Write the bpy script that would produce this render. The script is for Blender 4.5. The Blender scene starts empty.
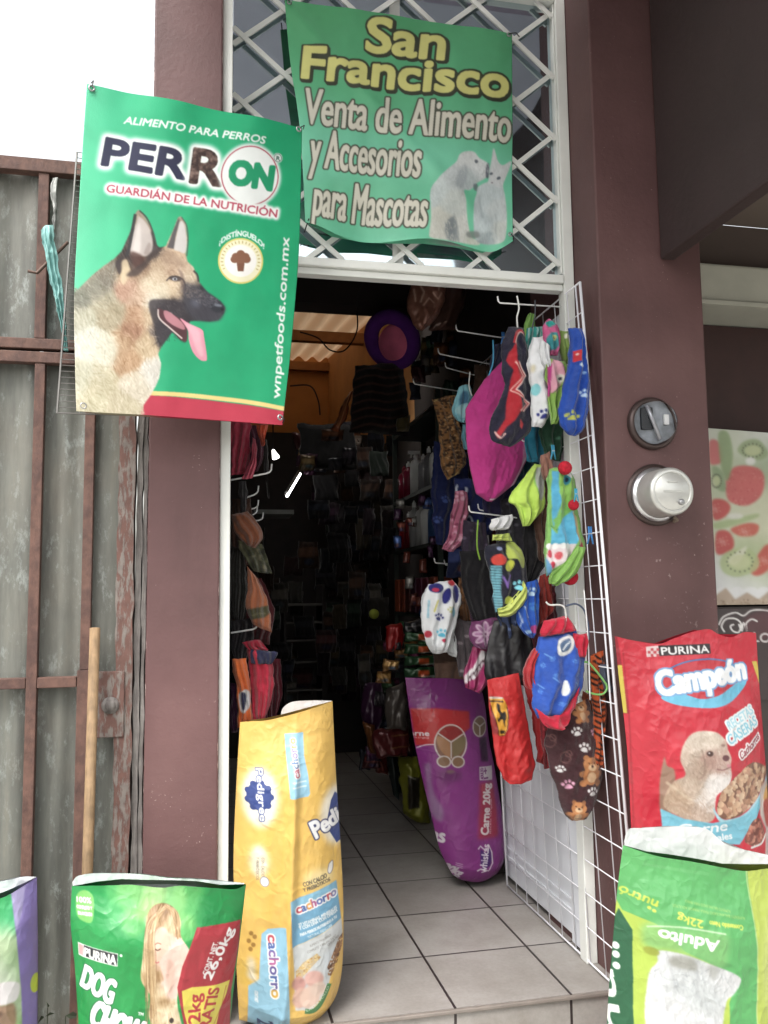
import bpy, math, random
import numpy as np
from mathutils import Matrix, Vector
random.seed(7)
C = bpy.context.scene.collection
SC = bpy.context.scene
R_ = math.radians

# ------------------------------------------------------------------ camera
F_PX, YAW, PITCH, ROLL = 851.534, 0.213291, 0.0973993, -0.0120643
CAM = np.array([0.0, 0.0, 1.16])
def _rot():
    cy, sy = math.cos(YAW), math.sin(YAW)
    right = np.array([cy, -sy, 0.]); f0 = np.array([sy, cy, 0.]); u0 = np.array([0, 0, 1.])
    fw = math.cos(PITCH)*f0 + math.sin(PITCH)*u0; up = -math.sin(PITCH)*f0 + math.cos(PITCH)*u0
    r2 = math.cos(ROLL)*right + math.sin(ROLL)*up; u2 = -math.sin(ROLL)*right + math.cos(ROLL)*up
    return np.array([r2, -u2, fw])
RC = _rot()
cd = bpy.data.cameras.new('camera'); cam = bpy.data.objects.new('camera', cd); C.objects.link(cam)
cd.sensor_fit = 'VERTICAL'; cd.sensor_height = 36; cd.sensor_width = 27; cd.lens = F_PX*36/1024
cd.clip_start = .02; cd.clip_end = 500
m = Matrix.Identity(4)
for i in range(3):
    m[i][0], m[i][1], m[i][2], m[i][3] = RC[0][i], -RC[1][i], -RC[2][i], CAM[i]
cam.matrix_world = m
SC.camera = cam

# ------------------------------------------------------------------ light: overcast day
SUN_EL, SUN_AZ = 58, 215          # azimuth clockwise from +Y: behind the camera and to the left
w = bpy.data.worlds.new('World'); SC.world = w; w.use_nodes = True
nt = w.node_tree; bg = nt.nodes['Background']; bg.inputs[1].default_value = .15
sky = nt.nodes.new('ShaderNodeTexSky'); sky.sky_type = 'NISHITA'; sky.sun_disc = False
sky.sun_elevation = R_(SUN_EL); sky.sun_rotation = R_(SUN_AZ); sky.air_density = 2.2; sky.dust_density = 6.0; sky.ozone_density = 1.0
hs = nt.nodes.new('ShaderNodeHueSaturation'); hs.inputs['Saturation'].default_value = .22
nt.links.new(sky.outputs[0], hs.inputs['Color']); nt.links.new(hs.outputs[0], bg.inputs[0])
ld = bpy.data.lights.new('sun', 'SUN'); ld.energy = .9; ld.angle = R_(25); ld.color = (1, .97, .92)
so = bpy.data.objects.new('sun', ld); C.objects.link(so)
sd = Vector((math.sin(R_(SUN_AZ))*math.cos(R_(SUN_EL)), math.cos(R_(SUN_AZ))*math.cos(R_(SUN_EL)), math.sin(R_(SUN_EL))))
so.rotation_euler = sd.to_track_quat('Z', 'Y').to_euler()
SC.view_settings.view_transform = 'Standard'; SC.view_settings.look = 'None'
SC.view_settings.exposure = 1.4; SC.view_settings.gamma = 1; SC.view_settings.use_curve_mapping = False
SC.render.engine = 'CYCLES'; SC.cycles.max_bounces = 7; SC.cycles.transparent_max_bounces = 12
SC.cycles.use_denoising = True; SC.cycles.sample_clamp_indirect = 4

# ------------------------------------------------------------------ geometry helpers
def rays(p):
    p = np.asarray(p, float)
    d = np.stack([(p[..., 0]-384)/F_PX, (p[..., 1]-512)/F_PX, np.ones(p.shape[:-1])], -1)
    return d @ RC
def onY(x, y, Y): d = rays((x, y)); return CAM + d*(Y-CAM[1])/d[1]
def onX(x, y, X): d = rays((x, y)); return CAM + d*(X-CAM[0])/d[0]
def onZ(x, y, Z): d = rays((x, y)); return CAM + d*(Z-CAM[2])/d[2]
def on_plane(p, pl):
    # plane Y = y0 + a*(X-x0) + b*(Z-z0)
    y0, a, x0, b, z0 = pl
    d = rays(p)
    s = (y0 - CAM[1] + a*(CAM[0]-x0) + b*(CAM[2]-z0)) / (d[..., 1] - a*d[..., 0] - b*d[..., 2])
    n = np.array([a, -1., b]); n /= np.linalg.norm(n)
    return CAM + d*s[..., None], n
def plane(Y, a=0, x0=0, b=0, z0=0): return (Y, a, x0, b, z0)
def crop(s, ox, oy):
    return lambda t: [(ox+float(a.split(',')[0])/s, oy+float(a.split(',')[1])/s) for a in t.split()]
P_ = crop(1, 0, 0)

_tab = np.random.RandomState(5).rand(256, 256)
def vnoise(x, y, seed=0):
    x = np.asarray(x, float)+seed*17.37; y = np.asarray(y, float)+seed*9.13
    xi = np.floor(x).astype(int); yi = np.floor(y).astype(int); fx = x-xi; fy = y-yi
    fx = fx*fx*(3-2*fx); fy = fy*fy*(3-2*fy)
    a = _tab[xi & 255, yi & 255]; b = _tab[(xi+1) & 255, yi & 255]; c = _tab[xi & 255, (yi+1) & 255]; d = _tab[(xi+1) & 255, (yi+1) & 255]
    return (a*(1-fx)+b*fx)*(1-fy)+(c*(1-fx)+d*fx)*fy
def fbm(x, y, seed=0, o=4):
    r = 0; a = .5
    for i in range(o):
        r = r+a*vnoise(x, y, seed+i*3); x = x*2.03; y = y*2.03; a *= .5
    return r/(1-.5**o)
def ridge(x, y, seed=0, o=3):
    r = 0; a = .5
    for i in range(o):
        r = r+a*(1-np.abs(2*vnoise(x, y, seed+i*5)-1))**2; x = x*2.1; y = y*2.1; a *= .5
    return r

def lin(c):
    c = np.asarray(c, float)/255.0
    return np.where(c <= .04045, c/12.92, ((c+.055)/1.055)**2.4)

def mesh_np(name, v, f, mat=None, col=None, smooth=True):
    me = bpy.data.meshes.new(name)
    v = np.asarray(v, np.float32); f = np.asarray(f, np.int32)
    me.vertices.add(len(v)); me.vertices.foreach_set('co', v.ravel())
    k = f.shape[1]
    me.loops.add(f.size); me.loops.foreach_set('vertex_index', f.ravel())
    me.polygons.add(len(f)); me.polygons.foreach_set('loop_start', np.arange(0, f.size, k, dtype=np.int32))
    me.update(calc_edges=True)
    if smooth: me.polygons.foreach_set('use_smooth', np.ones(len(f), bool))
    if col is not None:
        a = me.color_attributes.new('Col', 'FLOAT_COLOR', 'POINT')
        c4 = np.ones((len(v), 4), np.float32); c4[:, :3] = col
        a.data.foreach_set('color', c4.ravel())
    if mat: me.materials.append(mat)
    me.validate()
    return me
def link(name, me, parent=None):
    o = bpy.data.objects.new(name, me); C.objects.link(o)
    if parent is not None: o.parent = parent; o.matrix_parent_inverse = Matrix.Translation(-parent.location)
    return o
def tag(o, label, cat, group=None):
    o['label'] = label; o['category'] = cat
    if group: o['group'] = group
    return o
def thing(name, label, cat, loc=(0, 0, 0), group=None):
    o = bpy.data.objects.new(name, None); o.location = Vector([float(q) for q in loc]); o.empty_display_size = .05; C.objects.link(o)
    return tag(o, label, cat, group)
def struct(o): o['kind'] = 'structure'; return o

class MB:
    def __init__(s): s.v = []; s.f = []
    def add(s, vs, fs):
        b = len(s.v); s.v += [tuple(map(float, q)) for q in vs]; s.f += [tuple(b+i for i in q) for q in fs]; return s
    def box(s, x0, x1, y0, y1, z0, z1):
        return s.add([(x, y, z) for z in (z0, z1) for x, y in ((x0, y0), (x1, y0), (x1, y1), (x0, y1))],
                     [(3, 2, 1, 0), (4, 5, 6, 7), (0, 1, 5, 4), (1, 2, 6, 5), (2, 3, 7, 6), (3, 0, 4, 7)])
    def quad(s, *p): return s.add(p, [tuple(range(len(p)))])
    def tube(s, pts, r, n=7, cap=True):
        pts = [np.asarray(p, float) for p in pts]; rs = r if hasattr(r, '__len__') else [r]*len(pts)
        vs = []; prev = None
        for i, p in enumerate(pts):
            t = pts[min(i+1, len(pts)-1)]-pts[max(i-1, 0)]; t /= np.linalg.norm(t)+1e-9
            if prev is None:
                a = np.array([0, 0, 1.]) if abs(t[2]) < .9 else np.array([1., 0, 0])
            else: a = prev
            u = a-t*(a@t); u /= np.linalg.norm(u)+1e-9; prev = u; w_ = np.cross(t, u)
            for k in range(n):
                q = 2*math.pi*k/n; vs.append(p+rs[i]*(math.cos(q)*u+math.sin(q)*w_))
        fs = [(i*n+k, i*n+(k+1) % n, (i+1)*n+(k+1) % n, (i+1)*n+k) for i in range(len(pts)-1) for k in range(n)]
        if cap: fs += [tuple(range(n))[::-1], tuple((len(pts)-1)*n+k for k in range(n))]
        return s.add(vs, fs)
    def lathe(s, o, ax, prof, n=32):
        o = np.asarray(o, float); ax = np.asarray(ax, float); ax /= np.linalg.norm(ax)
        a = np.array([0, 0, 1.]) if abs(ax[2]) < .9 else np.array([1., 0, 0])
        u = a-ax*(a@ax); u /= np.linalg.norm(u); w_ = np.cross(ax, u)
        vs = [o+ax*h+r*(math.cos(2*math.pi*k/n)*u+math.sin(2*math.pi*k/n)*w_) for r, h in prof for k in range(n)]
        fs = [(i*n+k, i*n+(k+1) % n, (i+1)*n+(k+1) % n, (i+1)*n+k) for i in range(len(prof)-1) for k in range(n)]
        return s.add(vs, fs)
    def build(s, name, mat, parent=None, smooth=False, bevel=0):
        me = bpy.data.meshes.new(name); me.from_pydata(s.v, [], s.f); me.materials.append(mat)
        import bmesh
        b = bmesh.new(); b.from_mesh(me); bmesh.ops.recalc_face_normals(b, faces=b.faces); b.to_mesh(me); b.free()
        o = link(name, me, parent)
        if smooth:
            for p in me.polygons: p.use_smooth = True
        if bevel:
            md = o.modifiers.new('bevel', 'BEVEL'); md.width = bevel; md.segments = 2; md.limit_method = 'ANGLE'
        return o

# ------------------------------------------------------------------ materials
def newmat(name):
    mt = bpy.data.materials.new(name); mt.use_nodes = True
    return mt, mt.node_tree, mt.node_tree.nodes['Principled BSDF']
def noise_node(nt, scale, detail=4, rough=.55, vec=None, stretch=None):
    tc = nt.nodes.new('ShaderNodeTexCoord'); n = nt.nodes.new('ShaderNodeTexNoise')
    n.inputs['Scale'].default_value = scale; n.inputs['Detail'].default_value = detail; n.inputs['Roughness'].default_value = rough
    src = tc.outputs['Object']
    if stretch:
        mp = nt.nodes.new('ShaderNodeMapping'); mp.inputs['Scale'].default_value = stretch; nt.links.new(src, mp.inputs[0]); src = mp.outputs[0]
    nt.links.new(src, n.inputs['Vector'])
    return n
def ramp(nt, src, stops):
    r = nt.nodes.new('ShaderNodeValToRGB'); e = r.color_ramp.elements
    while len(e) < len(stops): e.new(.5)
    for el, (p, c) in zip(e, stops): el.position = p; el.color = tuple(c)+(1,) if len(c) == 3 else c
    nt.links.new(src, r.inputs[0]); return r
def mix(nt, fac, a, b, mode='MIX'):
    n = nt.nodes.new('ShaderNodeMix'); n.data_type = 'RGBA'; n.blend_type = mode
    for k, s in ((0, fac), (6, a), (7, b)):
        if hasattr(s, 'links'): nt.links.new(s, n.inputs[k])
        elif k == 0: n.inputs[0].default_value = s
        else: n.inputs[k].default_value = tuple(s)+(1,)
    return n.outputs[2]
def bump(nt, bs, h, strength=.3, dist=.01):
    b = nt.nodes.new('ShaderNodeBump'); b.inputs['Strength'].default_value = strength; b.inputs['Distance'].default_value = dist
    nt.links.new(h, b.inputs['Height']); nt.links.new(b.outputs[0], bs.inputs['Normal'])
_pm = {}
def pm(name, c, rough=.6, metal=0., var=.15, scale=12, bmp=0., bscale=80, emit=None):
    if name in _pm: return _pm[name]
    mt, nt, bs = newmat(name); c = lin(c)
    n = noise_node(nt, scale)
    r = ramp(nt, n.outputs[0], [(.3, c*(1-var)), (.7, np.minimum(c*(1+var), .95))])
    nt.links.new(r.outputs[0], bs.inputs['Base Color'])
    bs.inputs['Roughness'].default_value = rough; bs.inputs['Metallic'].default_value = metal
    if bmp: bump(nt, bs, noise_node(nt, bscale).outputs[0], bmp)
    if emit: bs.inputs['Emission Color'].default_value = (1, .97, .92, 1); bs.inputs['Emission Strength'].default_value = emit
    _pm[name] = mt; return mt
_am = {}
def artmat(kind):
    if kind in _am: return _am[kind]
    mt, nt, bs = newmat('printed_'+kind)
    at = nt.nodes.new('ShaderNodeAttribute'); at.attribute_name = 'Col'
    n = noise_node(nt, 9, 5); r = ramp(nt, n.outputs[0], [(.3, (.86, .86, .86)), (.65, (1, 1, 1))])
    nt.links.new(mix(nt, 1., at.outputs['Color'], r.outputs[0], 'MULTIPLY'), bs.inputs['Base Color'])
    rough, bs_s, bs_sc = {'vinyl': (.42, .10, 260), 'sack': (.30, .12, 60), 'cloth': (.95, .5, 420), 'silk': (.5, .2, 200), 'foil': (.3, .2, 40), 'poster': (.45, .05, 200)}[kind]
    bs.inputs['Roughness'].default_value = rough
    if kind == 'sack':
        a1 = noise_node(nt, 24, 5, .6, stretch=(1, 1, .55)); a2 = nt.nodes.new('ShaderNodeTexVoronoi'); a2.feature = 'DISTANCE_TO_EDGE'; a2.inputs['Scale'].default_value = 9
        tc = nt.nodes.new('ShaderNodeTexCoord'); wv = noise_node(nt, 6, 3); nt.links.new(mix(nt, .35, tc.outputs['Object'], wv.outputs['Color']), a2.inputs['Vector'])
        r2 = ramp(nt, a2.outputs['Distance'], [(0., (1, 1, 1)), (.16, (0, 0, 0))]); h = mix(nt, .45, a1.outputs[0], r2.outputs[0]); bump(nt, bs, h, .45, .006)
    else: bump(nt, bs, noise_node(nt, bs_sc, 3).outputs[0], bs_s, .004)
    if kind == 'cloth':
        bs.inputs['Sheen Weight'].default_value = .25; bs.inputs['Specular IOR Level'].default_value = .15
    if kind == 'foil': bs.inputs['Metallic'].default_value = .25
    _am[kind] = mt; return mt

# ------------------------------------------------------------------ printed artwork: a small painter in picture-plan coordinates
_tri = {}
def text_tris(s):
    if s in _tri: return _tri[s]
    cu = bpy.data.curves.new('lettering', 'FONT'); cu.body = s; cu.resolution_u = 4
    o = bpy.data.objects.new('lettering', cu); C.objects.link(o)
    dg = bpy.context.evaluated_depsgraph_get(); ev = o.evaluated_get(dg); me = ev.to_mesh(); me.calc_loop_triangles()
    v = np.array([q.co[:2] for q in me.vertices]); t = np.array([q.vertices[:] for q in me.loop_triangles])
    ev.to_mesh_clear(); bpy.data.objects.remove(o); bpy.data.curves.remove(cu)
    v[:, 0] -= v[:, 0].min()
    _tri[s] = (v, t, v[:, 0].max()); return _tri[s]
CAP = .69
def curve_pts(p, closed=True, k=6):
    p = np.asarray(p, float); n = len(p); out = []
    for i in range(n if closed else n-1):
        p0, p1, p2, p3 = (p[(i-1) % n], p[i], p[(i+1) % n], p[(i+2) % n]) if closed else (p[max(i-1, 0)], p[i], p[i+1], p[min(i+2, n-1)])
        for t in np.arange(k)/k:
            out.append(.5*((2*p1)+(-p0+p2)*t+(2*p0-5*p1+4*p2-p3)*t*t+(-p0+3*p1-3*p2+p3)*t**3))
    if not closed: out.append(p[-1])
    return np.array(out)
def blur(a, r):
    r = int(r)
    if r < 1: return a
    for ax in (0, 1):
        for _ in range(2):
            pad = [(0, 0)]*a.ndim; pad[ax] = (r+1, r)
            c = np.cumsum(np.pad(a, pad, mode='edge'), axis=ax)
            n = a.shape[ax]; i1 = [slice(None)]*a.ndim; i0 = [slice(None)]*a.ndim
            i1[ax] = slice(2*r+1, 2*r+1+n); i0[ax] = slice(0, n)
            a = (c[tuple(i1)]-c[tuple(i0)])/(2*r+1)
    return a
def dilate(m, r):
    for i in range(int(round(r))):
        q = m.copy(); q[1:] |= m[:-1]; q[:-1] |= m[1:]; q[:, 1:] |= m[:, :-1]; q[:, :-1] |= m[:, 1:]
        if i % 2:
            q[1:, 1:] |= m[:-1, :-1]; q[:-1, :-1] |= m[1:, 1:]; q[1:, :-1] |= m[:-1, 1:]; q[:-1, 1:] |= m[1:, :-1]
        m = q
    return m
class Art:
    def __init__(s, x0, y0, x1, y1, bgc, ss=4):
        s.x0, s.y0, s.ss = x0, y0, ss
        s.w, s.h = int((x1-x0)*ss)+1, int((y1-y0)*ss)+1
        s.img = np.empty((s.h, s.w, 3)); s.img[:] = bgc
        s.done = None
    def X(s): return s.x0+(np.arange(s.w)+.5)/s.ss
    def Yc(s): return s.y0+(np.arange(s.h)+.5)/s.ss
    def grid(s): return np.meshgrid(s.X(), s.Yc())
    def mask(s, pts, smooth=False):
        p = curve_pts(pts) if smooth else np.asarray(pts, float)
        p = (p-[s.x0, s.y0])*s.ss-.5
        m = np.zeros((s.h, s.w), bool)
        y0 = max(0, int(p[:, 1].min())); y1 = min(s.h-1, int(p[:, 1].max())+1)
        a = p; b = np.roll(p, -1, 0); cols = np.arange(s.w)
        for y in range(y0, y1+1):
            k = (a[:, 1] <= y) != (b[:, 1] <= y)
            if not k.any(): continue
            xs = np.sort(a[k, 0]+(y-a[k, 1])*(b[k, 0]-a[k, 0])/(b[k, 1]-a[k, 1]))
            for i in range(0, len(xs)-1, 2):
                m[y, max(0, math.ceil(xs[i])):max(0, math.floor(xs[i+1])+1)] = True
        return m
    def put(s, m, c, a=1., soft=0):
        if m.dtype == bool and a == 1. and not soft: s.img[m] = np.broadcast_to(c, s.img.shape)[m] if np.ndim(c) == 3 else c; return m
        k = m.astype(float)
        if soft: k = blur(k, soft*s.ss)
        k = (k*a)[..., None]; s.img = s.img*(1-k)+np.asarray(c, float)*k; return m
    def poly(s, pts, c, a=1., smooth=False, soft=0): return s.put(s.mask(pts, smooth), c, a, soft)
    def ell(s, x, y, rx, ry=None, c=(0, 0, 0), a=1., rot=0, soft=0, ring=0):
        ry = ry or rx; gx, gy = s.grid(); dx, dy = gx-x, gy-y; ca, sa = math.cos(R_(rot)), math.sin(R_(rot))
        u, v_ = dx*ca+dy*sa, -dx*sa+dy*ca
        d = (u/rx)**2+(v_/ry)**2; m = d < 1
        if ring: m &= ((u/(rx-ring))**2+(v_/(ry-ring))**2) > 1
        return s.put(m, c, a, soft)
    def line(s, pts, wd, c, a=1., smooth=False, soft=0):
        p = curve_pts(pts, False) if smooth else np.asarray(pts, float)
        t = np.gradient(p, axis=0); t /= np.linalg.norm(t, axis=1)[:, None]+1e-9; n = np.stack([-t[:, 1], t[:, 0]], 1)*wd/2
        return s.poly(np.concatenate([p+n, (p-n)[::-1]]), c, a, soft=soft)
    def text(s, txt, p0, p1, h, col, out=(), glow=None, bold=0., shear=0., arc=0., flip=1, h1=None, cols=None, a=1.):
        if h < 15: bold = min(bold, .038*h)
        v, t, W = text_tris(txt); p0 = np.array(p0, float); p1 = np.array(p1, float); d = p1-p0; L = np.linalg.norm(d); d /= L
        up = np.array([d[1], -d[0]])*flip
        u = v[:, 0]/W; hh = h+((h1 or h)-h)*u; yy = v[:, 1]/CAP*hh
        p = p0+(u*L+shear*yy)[:, None]*d+(yy+arc*4*u*(1-u))[:, None]*up
        q = (p-[s.x0, s.y0])*s.ss-.5
        mg = int(max([0, bold]+[o[0] for o in out]+[glow[0]*3 if glow else 0])*s.ss)+3
        bx0, by0 = np.maximum(np.floor(q.min(0)).astype(int)-mg, 0); bx1 = min(s.w, int(q[:, 0].max())+mg+2); by1 = min(s.h, int(q[:, 1].max())+mg+2)
        if bx1 <= bx0 or by1 <= by0: return
        m = np.zeros((by1-by0, bx1-bx0), bool); q = q-[bx0, by0]
        for tr in t:
            A, B, D = q[tr]
            x0 = max(0, int(math.ceil(min(A[0], B[0], D[0])-.5))); x1 = min(m.shape[1]-1, int(max(A[0], B[0], D[0])+.5)); y0 = max(0, int(math.ceil(min(A[1], B[1], D[1])-.5))); y1 = min(m.shape[0]-1, int(max(A[1], B[1], D[1])+.5))
            if x1 < x0 or y1 < y0: continue
            gx = np.arange(x0, x1+1)[None]; gy = np.arange(y0, y1+1)[:, None]
            den = (B[1]-D[1])*(A[0]-D[0])+(D[0]-B[0])*(A[1]-D[1])
            if abs(den) < 1e-9: continue
            l1 = ((B[1]-D[1])*(gx-D[0])+(D[0]-B[0])*(gy-D[1]))/den; l2 = ((D[1]-A[1])*(gx-D[0])+(A[0]-D[0])*(gy-D[1]))/den
            m[y0:y1+1, x0:x1+1] |= (l1 >= -.02) & (l2 >= -.02) & (l1+l2 <= 1.02)
        if bold: m = dilate(m, bold*s.ss)
        sub = s.img[by0:by1, bx0:bx1]
        if glow:
            g = np.clip(blur(dilate(m, glow[0]*s.ss*.6).astype(float), glow[0]*s.ss*.5)*1.3, 0, 1)[..., None]; sub[:] = sub*(1-g)+np.array(glow[1], float)*g
        for r, c in out: sub[dilate(m, r*s.ss)] = c
        if cols is not None:
            gy, gx = np.nonzero(m); pos = np.stack([gx+bx0, gy+by0], 1)/s.ss+[s.x0, s.y0]
            k = np.clip(((pos-p0)@d/L*len(cols)).astype(int), 0, len(cols)-1); sub[gy, gx] = np.array(cols, float)[k]
        elif a < 1: sub[m] = sub[m]*(1-a)+np.array(col, float)*a
        elif callable(col): sub[m] = col(*s.grid())[by0:by1, bx0:bx1][m]
        else: sub[m] = col
    def paint(s, pts, samples, sig=8., fur=None, amp=14, smooth=True, soft=.5, seed=1):
        """blend of colour samples inside an outline, plus fur-like grain along a direction (degrees, length, width in px)"""
        m = s.mask(pts, smooth); gy, gx = np.nonzero(m)
        if not len(gx): return m
        x = s.x0+(gx+.5)/s.ss; y = s.y0+(gy+.5)/s.ss
        wsum = np.zeros(len(x)); acc = np.zeros((len(x), 3)); wx = x+(fbm(x/5, y/5, seed+20)-.5)*5; wy = y+(fbm(x/5, y/5, seed+31)-.5)*5
        for q in samples:
            sg = q[3] if len(q) > 3 else sig
            k = np.exp(-((wx-q[0])**2+(wy-q[1])**2)/(2*sg*sg))+1e-7; wsum += k; acc += k[:, None]*np.array(q[2], float)
        c = acc/wsum[:, None]
        if fur:
            an, ln, wd = fur; ca, sa = math.cos(R_(an)), math.sin(R_(an))
            u = (x*ca+y*sa)/ln; v_ = (-x*sa+y*ca)/wd
            g = fbm(u, v_, seed, 3)-.5+.5*(fbm(x/9, y/9, seed+7)-.5)
            c = c+(g*2*amp)[:, None]
        full = np.zeros_like(s.img); full[gy, gx] = np.clip(c, 0, 255)
        if soft:
            k = blur(m.astype(float), soft*s.ss); fb = blur(full, soft*s.ss); 
            fb = np.where(k[..., None] > 1e-3, fb/np.maximum(k[..., None], 1e-3), 0); fb[m] = full[m]
            k = np.clip(k, 0, 1)[..., None]; s.img = s.img*(1-k)+fb*k
        else: s.img[m] = full[m]
        return m
    def strokes(s, pts, samples, n=1500, ang=70, ln=5, wd=.5, amp=26, sig=5., spread=25, seed=1, smooth=True, a=.55, swirl=40):
        m = s.mask(pts, smooth); gy, gx = np.nonzero(m)
        if not len(gx): return
        rs = np.random.RandomState(seed); sx = np.array([q[0] for q in samples]); sy = np.array([q[1] for q in samples]); sc = np.array([q[2] for q in samples], float)
        for i in range(n):
            k = rs.randint(len(gx)); x = s.x0+gx[k]/s.ss; y = s.y0+gy[k]/s.ss
            w_ = np.exp(-((x-sx)**2+(y-sy)**2)/(2*sig*sig))+1e-9; c = (sc*w_[:, None]).sum(0)/w_.sum()+rs.normal()*amp
            t = R_(ang+rs.normal()*spread+swirl*(fbm(x/14, y/14, seed)-.5)*4); L = ln*rs.uniform(.5, 1.3); dx, dy = math.cos(t)*L, math.sin(t)*L
            x0, x1 = sorted((x, x+dx)); y0, y1 = sorted((y, y+dy))
            i0 = max(0, int((x0-wd-s.x0)*s.ss)); i1 = min(s.w, int((x1+wd-s.x0)*s.ss)+2); j0 = max(0, int((y0-wd-s.y0)*s.ss)); j1 = min(s.h, int((y1+wd-s.y0)*s.ss)+2)
            if i1 <= i0 or j1 <= j0: continue
            X, Y = np.meshgrid(s.x0+(np.arange(i0, i1)+.5)/s.ss-x, s.y0+(np.arange(j0, j1)+.5)/s.ss-y)
            u = (X*dx+Y*dy)/(L*L); d = np.abs(X*dy-Y*dx)/L; h = wd*(1-.8*np.clip(u, 0, 1))
            k = ((u > 0) & (u < 1) & m[j0:j1, i0:i1])*np.clip((h-d)*s.ss+.5, 0, 1)*a
            q = s.img[j0:j1, i0:i1]; q[:] = q*(1-k[..., None])+np.clip(c, 0, 255)*k[..., None]
    def paw(s, x, y, r, c, rot=0, a=1.):
        ca, sa = math.cos(R_(rot)), math.sin(R_(rot)); T = lambda u, v_: (x+r*(u*ca-v_*sa), y+r*(u*sa+v_*ca))
        s.poly([T(*q) for q in ((-.55, .45), (-.25, -.02), (.25, -.02), (.55, .45), (.2, .62), (-.2, .62))], c, a, smooth=True)
        for u, v_ in ((-.72, -.12), (-.28, -.5), (.28, -.5), (.72, -.12)):
            q = T(u, v_); s.ell(q[0], q[1], r*.2, r*.27, c, a, rot)
    def speckle(s, m, cols, r=(1, 2), n=200, seed=1):
        rs = np.random.RandomState(seed); gy, gx = np.nonzero(m)
        if not len(gx): return
        for i in range(n):
            k = rs.randint(len(gx)); x = s.x0+gx[k]/s.ss; y = s.y0+gy[k]/s.ss; rr = rs.uniform(*r)
            x0 = max(0, int((x-rr*1.5-s.x0)*s.ss)); x1 = min(s.w, int((x+rr*1.5-s.x0)*s.ss)+1); y0 = max(0, int((y-rr*1.5-s.y0)*s.ss)); y1 = min(s.h, int((y+rr*1.5-s.y0)*s.ss)+1)
            X, Y = np.meshgrid(s.x0+(np.arange(x0, x1)+.5)/s.ss-x, s.y0+(np.arange(y0, y1)+.5)/s.ss-y); t = rs.uniform(0, 3.14); q = rs.uniform(.55, 1)
            u, v_ = X*math.cos(t)+Y*math.sin(t), -X*math.sin(t)+Y*math.cos(t)
            k = (u**2+(v_/q)**2 < rr*rr) & m[y0:y1, x0:x1]; c = np.array(cols[rs.randint(len(cols))], float)
            sh = 1+.12*(-v_/rr)
            s.img[y0:y1, x0:x1][k] = np.clip(c*sh[k][:, None], 0, 255)
    def sample(s, px, gain=1., sat=.86):
        if s.done is None:
            q = np.clip(blur(s.img, max(1, s.ss//3)), 0, 255); q = q*sat+(1-sat)*q.mean(-1, keepdims=True); q = lin(q); s.done = gain*q*1.16/(1+.42*q)
        x = np.clip((px[..., 0]-s.x0)*s.ss-.5, 0, s.w-1.001); y = np.clip((px[..., 1]-s.y0)*s.ss-.5, 0, s.h-1.001)
        xi = x.astype(int); yi = y.astype(int); fx = (x-xi)[..., None]; fy = (y-yi)[..., None]; d = s.done
        return (d[yi, xi]*(1-fx)+d[yi, xi+1]*fx)*(1-fy)+(d[yi+1, xi]*(1-fx)+d[yi+1, xi+1]*fx)*fy

def resample(p, n, smooth=True):
    p = np.asarray(p, float)
    if smooth and len(p) > 2: p = curve_pts(p, False, 8)
    d = np.r_[0, np.cumsum(np.linalg.norm(np.diff(p, axis=0), axis=1))]; t = np.linspace(0, d[-1], n)
    return np.stack([np.interp(t, d, p[:, 0]), np.interp(t, d, p[:, 1])], 1)
def coons(L, R, T, B, nu, nv, smooth=True):
    L = resample(L, nv, smooth); R = resample(R, nv, smooth)
    T = resample(T if T else [L[0], R[0]], nu, smooth); B = resample(B if B else [L[-1], R[-1]], nu, smooth)
    T[0], T[-1], B[0], B[-1] = L[0], R[0], L[-1], R[-1]
    u = np.linspace(0, 1, nu)[None, :, None]; v = np.linspace(0, 1, nv)[:, None, None]
    return (1-v)*T[None]+v*B[None]+(1-u)*L[:, None]+u*R[:, None]-((1-u)*(1-v)*L[0]+u*(1-v)*R[0]+(1-u)*v*L[-1]+u*v*R[-1])
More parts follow.
